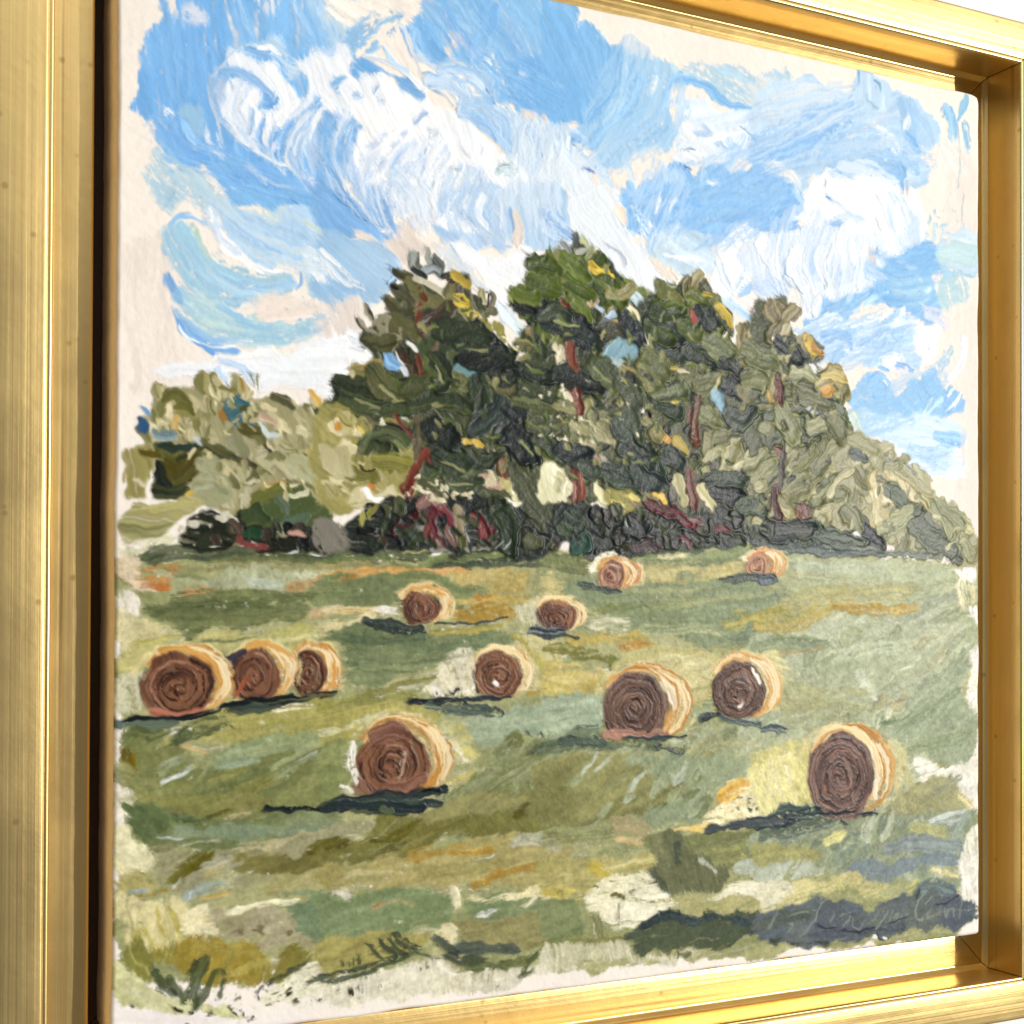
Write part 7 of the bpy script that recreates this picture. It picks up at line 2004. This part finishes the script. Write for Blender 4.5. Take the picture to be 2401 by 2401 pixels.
def paint_material():
    m, nt, b = mat('oil_paint')
    at = nd(nt, 'ShaderNodeAttribute', attribute_name='pigment'); wt = nd(nt, 'ShaderNodeAttribute', attribute_name='film')
    v = mapped(nt, (1, 1, 1))
    nt.links.new(at.outputs['Color'], b.inputs['Base Color'])
    n1 = noise(nt, v, 900, 4, .6)
    rr = nd(nt, 'ShaderNodeMapRange'); rr.inputs['From Min'].default_value = 0; rr.inputs['From Max'].default_value = 1
    rr.inputs['To Min'].default_value = .65; rr.inputs['To Max'].default_value = .35
    nt.links.new(wt.outputs['Fac'], rr.inputs['Value']); nt.links.new(rr.outputs['Result'], b.inputs['Roughness'])
    gl = nd(nt, 'ShaderNodeAttribute', attribute_name='gloss')
    sr = nd(nt, 'ShaderNodeMapRange'); sr.inputs['To Min'].default_value = .08; sr.inputs['To Max'].default_value = .11
    nt.links.new(gl.outputs['Fac'], sr.inputs['Value']); nt.links.new(sr.outputs['Result'], b.inputs['Specular IOR Level'])
    nt.links.new(bump(nt, n1, .45, .00012), b.inputs['Normal'])
    return m

def gold_material(name, base, dark, rough):
    m, nt, b = mat(name)
    v = mapped(nt, (5, 1500, 1500)); v2 = mapped(nt, (5, 430, 430)); v3 = mapped(nt, (1, 1, 1)); v4 = mapped(nt, (2.5, 240, 240))
    s1 = noise(nt, v, 1, 3, .6); s2 = noise(nt, v2, 1, 2, .5); bl = noise(nt, v3, 60, 3); s4 = noise(nt, v4, 1, 2, .5)
    lines = ramp(nt, s2, (.0, (0, 0, 0)), (.28, (.1, .1, .1)), (.35, (1, 1, 1)), (1, (1, 1, 1)))
    fine = ramp(nt, s1, (.25, (.78, .78, .78)), (.6, (1, 1, 1)))
    c = mixc(nt, lines, dark, base)
    c = mixc(nt, .2, c, fine, 'MULTIPLY')
    c = mixc(nt, .4, c, ramp(nt, s4, (.3, (.82, .8, .76)), (.7, (1.0, 1.0, 1.0))), 'MULTIPLY')
    sp = nd(nt, 'ShaderNodeTexVoronoi'); sp.inputs['Scale'].default_value = 160; nt.links.new(v3, sp.inputs['Vector'])
    spot = ramp(nt, sp.outputs['Distance'], (.05, (.45, .36, .25)), (.12, (1, 1, 1)))
    c = mixc(nt, .5, c, spot, 'MULTIPLY')
    nt.links.new(c, b.inputs['Base Color'])
    b.inputs['Metallic'].default_value = 1
    r = nd(nt, 'ShaderNodeMapRange'); r.inputs['To Min'].default_value = rough - .07; r.inputs['To Max'].default_value = rough + .1
    nt.links.new(bl, r.inputs['Value']); nt.links.new(r.outputs['Result'], b.inputs['Roughness'])
    n = bump(nt, s1, .2, .0002); n = bump(nt, s2, .35, .0003, n); n = bump(nt, noise(nt, v3, 420, 3), .18, .0002, n)
    nt.links.new(n, b.inputs['Normal'])
    return m

def plain(name, col, rough=.7, nscale=300, amp=.12, bstr=.3, bdist=.0003):
    m, nt, b = mat(name); v = mapped(nt, (1, 1, 1)); f = noise(nt, v, nscale, 4)
    lo = tuple(x * (1 - amp) for x in col); hi = tuple(min(1, x * (1 + amp)) for x in col)
    nt.links.new(ramp(nt, f, (.3, lo), (.7, hi)), b.inputs['Base Color']); b.inputs['Roughness'].default_value = rough
    nt.links.new(bump(nt, f, bstr, bdist), b.inputs['Normal']); return m

M_PAINT = paint_material()
M_GOLD = gold_material('gilt_moulding', (.86, .63, .26), (.42, .28, .12), .36)
M_LEDGE = gold_material('gilt_ledge', (.86, .63, .26), (.42, .28, .12), .34)
M_DARK = plain('stained_rebate', (.06, .032, .014), .6)
M_EDGE = plain('panel_side_wood', (.90, .81, .64), .75, 500, .05)
M_WALL = plain('wall_paint', (.83, .83, .84), .85, 90, .02, .15, .0006)

# ---------------------------------------------------------------- helpers
def link(name, me, material, parent=None, **props):
    o = bpy.data.objects.new(name, me); COLL.objects.link(o)
    if me is not None and material is not None: me.materials.append(material)
    if parent is not None: o.parent = parent
    for k, v in props.items(): o[k] = v
    return o
def smooth(me): me.polygons.foreach_set('use_smooth', [True] * len(me.polygons))

# ---------------------------------------------------------------- the wall behind
WALL_D = -.150                                    # depth of the wall face, panel sides
me = bpy.data.meshes.new('wall')
w = 1.2
y = BASE.y - WALL_D * S
me.from_pydata([(-w, y, .3), (w + .3, y, .3), (w + .3, y, 2.8), (-w, y, 2.8), (-w, y + .1, .3), (w + .3, y + .1, .3), (w + .3, y + .1, 2.8), (-w, y + .1, 2.8)], [],
               [(0, 1, 2, 3), (5, 4, 7, 6), (4, 0, 3, 7), (1, 5, 6, 2), (3, 2, 6, 7), (4, 5, 1, 0)])
link('wall', me, M_WALL, kind='structure')

# ---------------------------------------------------------------- the frame: four mitred rails
QL, QR, QT, QB = .0560, .0400, .0375, .0500       # panel edge to the lip's inner arris, each side
LIP = .049                                        # width of the lip's front face
QM = .045                                         # the profile is written for this mean offset
DF = .0275                                        # lip stands this far in front of the panel's face
LEDGE = -.033
def arc(cx, cy, r, a0, a1, n): return [(cx + r * math.cos(math.radians(a)), cy + r * math.sin(math.radians(a))) for a in np.linspace(a0, a1, n)]
# (t outward from the lip's inner arris, z toward the viewer), panel sides
P_LIP = [(.0022, LEDGE - .006), (.0022, LEDGE + .008)] + [(.0010, -.004), (.0004, .012)] + arc(.0022, DF - .0032, .0024, 180, 92, 5) + [(.0040, DF - .0014)] + arc(.0062, DF - .0014, .0014, 150, 80, 3) \
    + [(.018, DF + .0004), (.032, DF + .0003)] + arc(LIP - .0022, DF - .0022, .0022, 90, 0, 5) + [(LIP, .0), (LIP, WALL_D + .006)]
def ledge_prof(w): return [(-w, -.086), (-w, LEDGE - .004)] + arc(-w + .0026, LEDGE - .0026, .0026, 180, 92, 5) + [(-.022, LEDGE + .0005), (-.012, LEDGE), (-.0065, LEDGE + .0003)] + arc(-.0040, LEDGE + .0022, .0024, 250, 330, 4) + [(.0035, LEDGE + .006), (.0035, LEDGE - .012)]
P_BASE = [(-.075, -.090), (-.075, -.0840), (-.030, -.0840), (-.030, -.090)]
frame = link('picture_frame', None, None, label='gilded wooden floater frame with brushed grain lines around the hay bale painting', category='picture frame')
frame.location = panel_pt(.5, .5, 0)
W_IN, H_IN = 1 + QL + QR, 1 + QT + QB             # opening between lips
CXO, CYO = (1 + QR - QL) / 2, (1 + QB - QT) / 2   # its centre in panel coords
def sweep(prof, half_len, half_other, closed=False, seg=24, wob=0):
    """sweep a profile along local X; y outward from the opening's centre, z toward viewer; mitred ends"""
    vs, fs = [], []; n = len(prof)
    for i in range(seg + 1):
        f = -1 + 2 * i / seg
        for (t, z) in prof:
            L = half_len + t - .0007              # hairline gap at the mitre
            vs.append((f * L * S, (half_other + t) * S, z * S))
    for i in range(seg):
        for j in range(n - (0 if closed else 1)):
            k = (j + 1) % n
            fs.append((i * n + j, i * n + k, (i + 1) * n + k, (i + 1) * n + j))
    fs.append(tuple(range(n))); fs.append(tuple(seg * n + j for j in reversed(range(n))))
    me = bpy.data.meshes.new('rail'); me.from_pydata(vs, [], fs); me.validate(); return me
def finish_mesh(me, angle=40):
    import bmesh
    bm = bmesh.new(); bm.from_mesh(me); bmesh.ops.recalc_face_normals(bm, faces=bm.faces); bm.to_mesh(me); bm.free()
    smooth(me)
    me.set_sharp_from_angle(angle=math.radians(angle))
ctr = panel_pt(CXO, CYO, 0)
for side, (hl, ho, ang) in dict(top=(W_IN / 2, H_IN / 2, 0), right=(H_IN / 2, W_IN / 2, -90), bottom=(W_IN / 2, H_IN / 2, 180), left=(H_IN / 2, W_IN / 2, 90)).items():
    # local (x, y, z) -> world: x along, y outward, z -> -Y
    rot = Matrix.Rotation(math.radians(90), 4, 'X') @ Matrix.Rotation(math.radians(ang), 4, 'Z')
    me = sweep(P_LIP, hl, ho); finish_mesh(me)
    rail = link('rail', me, M_GOLD, frame); rail.matrix_parent_inverse = Matrix.Translation(-frame.location)
    rail.matrix_basis = Matrix.Translation(ctr) @ rot
    for nm, pr, m in (('ledge', ledge_prof(dict(left=.0410, bottom=.0415, top=.0355, right=.0365)[side]), M_LEDGE), ('rebate_strip', P_BASE, M_DARK)):
        me = sweep(pr, hl, ho, closed=False); finish_mesh(me)
        link(nm, me, m, rail)

# ---------------------------------------------------------------- the painting
painting = link('painting', None, None, label='square impasto oil painting of round hay bales and pines under a cloudy sky', category='painting')
painting.location = panel_pt(.5, 1, 0)
INV = Matrix.Translation(-painting.location)
RELIEF = .00017
gu = XX / (N - 1.); gv = YY / (N - 1.)
def _round_corners(u, v):
    for su in (0, 1):
        for sv in (0, 1):
            r = .011 if (su, sv) == (1, 0) else .0045
            a = (r - (u if su == 0 else 1 - u)) / r; b = (r - (v if sv == 0 else 1 - v)) / r
            m = (a > 0) & (b > 0)
            a2 = np.where(m, a * np.sqrt(1 - np.clip(b, 0, 1) ** 2 / 2), a); b2 = np.where(m, b * np.sqrt(1 - np.clip(a, 0, 1) ** 2 / 2), b)
            uu = r - a2 * r; vv = r - b2 * r
            u = np.where(m, uu if su == 0 else 1 - uu, u); v = np.where(m, vv if sv == 0 else 1 - vv, v)
    return u, v
gu, gv = _round_corners(gu, gv)
edge = np.minimum(np.minimum(XX, N - 1 - XX), np.minimum(YY, N - 1 - YY))
roll = np.clip(1 - edge / 4., 0, 1) ** 2 * .0022   # eased arris
wobu = .0004 * np.tile(ISO24, (3, 3))[:N, :N] + .0002 * np.tile(ISO8, (3, 3))[:N, :N]
near = np.clip(1 - edge / 25., 0, 1)
gu = gu + wobu * near * (np.abs(gu - .5) > .45); gv = gv + wobu.T * near * (np.abs(gv - .5) > .45)
PX = (BASE.x + gu * S).astype(np.float32); PZ = (BASE.z - gv * S).astype(np.float32)
PY = (BASE.y - HGT * RELIEF + roll * S).astype(np.float32)
V = np.stack([PX, PY, PZ], -1).reshape(-1, 3)
idx = np.arange(N * N).reshape(N, N)
quads = np.stack([idx[:-1, :-1], idx[1:, :-1], idx[1:, 1:], idx[:-1, 1:]], -1).reshape(-1, 4)
fpart = PART[:-1, :-1].copy()
# bare ground left between the paint: every larger patch is a part of its own
todo = fpart == 0; k = 0
for y0_, x0_ in np.argwhere(todo)[::37]:
    if not todo[y0_, x0_]: continue
    todo[y0_, x0_] = False; stack = [(y0_, x0_)]; comp = []
    while stack:
        a, b = stack.pop(); comp.append((a, b))
        for c, d in ((a + 1, b), (a - 1, b), (a, b + 1), (a, b - 1)):
            if 0 <= c < N - 1 and 0 <= d < N - 1 and todo[c, d]: todo[c, d] = False; stack.append((c, d))
    if len(comp) > 500:
        k += 1; q = np.array(comp); fpart[q[:, 0], q[:, 1]] = part_id('gesso_ground@%d' % k)
fpart = fpart.reshape(-1)
CF = np.clip(COL.reshape(-1, 3), 0, 1) ** 1.17 * ALBEDO
RGBA = np.concatenate([CF, np.ones((N * N, 1), np.float32)], 1).astype(np.float32)
FILM = WET.reshape(-1).astype(np.float32)
# normals of the whole relief, so the parts meet without a seam
dx = np.stack([np.gradient(PX, axis=1), np.gradient(PY, axis=1), np.gradient(PZ, axis=1)], -1); dyv = np.stack([np.gradient(PX, axis=0), np.gradient(PY, axis=0), np.gradient(PZ, axis=0)], -1)
NRM = np.cross(dyv, dx); NRM /= np.linalg.norm(NRM, axis=-1, keepdims=True) + 1e-12
NRM = NRM.reshape(-1, 3).astype(np.float32)
if NRM[:, 1].mean() > 0: NRM = -NRM
def relief_mesh(name, faces):
    used, inv = np.unique(faces.ravel(), return_inverse=True)
    me = bpy.data.meshes.new(name); nf = len(faces)
    me.vertices.add(len(used)); me.vertices.foreach_set('co', V[used].ravel())
    me.loops.add(nf * 4); me.loops.foreach_set('vertex_index', inv.astype(np.int32).ravel())
    me.polygons.add(nf); me.polygons.foreach_set('loop_start', np.arange(0, nf * 4, 4, dtype=np.int32))
    me.update(calc_edges=True)
    me.polygons.foreach_set('use_smooth', np.ones(nf, bool))
    a = me.attributes.new('pigment', 'FLOAT_COLOR', 'POINT'); a.data.foreach_set('color', RGBA[used].ravel())
    f = me.attributes.new('film', 'FLOAT', 'POINT'); f.data.foreach_set('value', FILM[used])
    g = me.attributes.new('gloss', 'FLOAT', 'POINT'); g.data.foreach_set('value', np.full(len(used), 1. if name.startswith(('painted_tree', 'painted_hedge', 'painted_hay', 'painted_thicket', 'painted_cloud')) else 0., np.float32))
    me.normals_split_custom_set_from_vertices(NRM[used])
    return me
for pid_, pn in enumerate(PARTS):
    f = quads[fpart == pid_]
    if len(f) == 0: continue
    nm = pn.split('@')[0]
    o = link(nm, relief_mesh(nm, f), M_PAINT, painting)
    o.matrix_parent_inverse = INV
    if pn in PART_LABELS: o['label'] = PART_LABELS[pn]
# the panel's body: four sides and a back, under the painted face
ring = np.concatenate([idx[0, :-1], idx[:-1, -1], idx[-1, :0:-1], idx[:0:-1, 0]])
ring = ring[::5]
rv = V[ring]; n = len(rv); TH = .082
vs = [tuple(p + np.array([0, .0001, 0])) for p in rv] + [(p[0], BASE.y + TH * S, p[2]) for p in rv]
fs = [(i, (i + 1) % n, n + (i + 1) % n, n + i) for i in range(n)] + [tuple(range(n, 2 * n))]
me = bpy.data.meshes.new('panel_body'); me.from_pydata(vs, [], fs); finish_mesh(me, 60)
o = link('panel_body', me, M_EDGE, painting); o.matrix_parent_inverse = INV
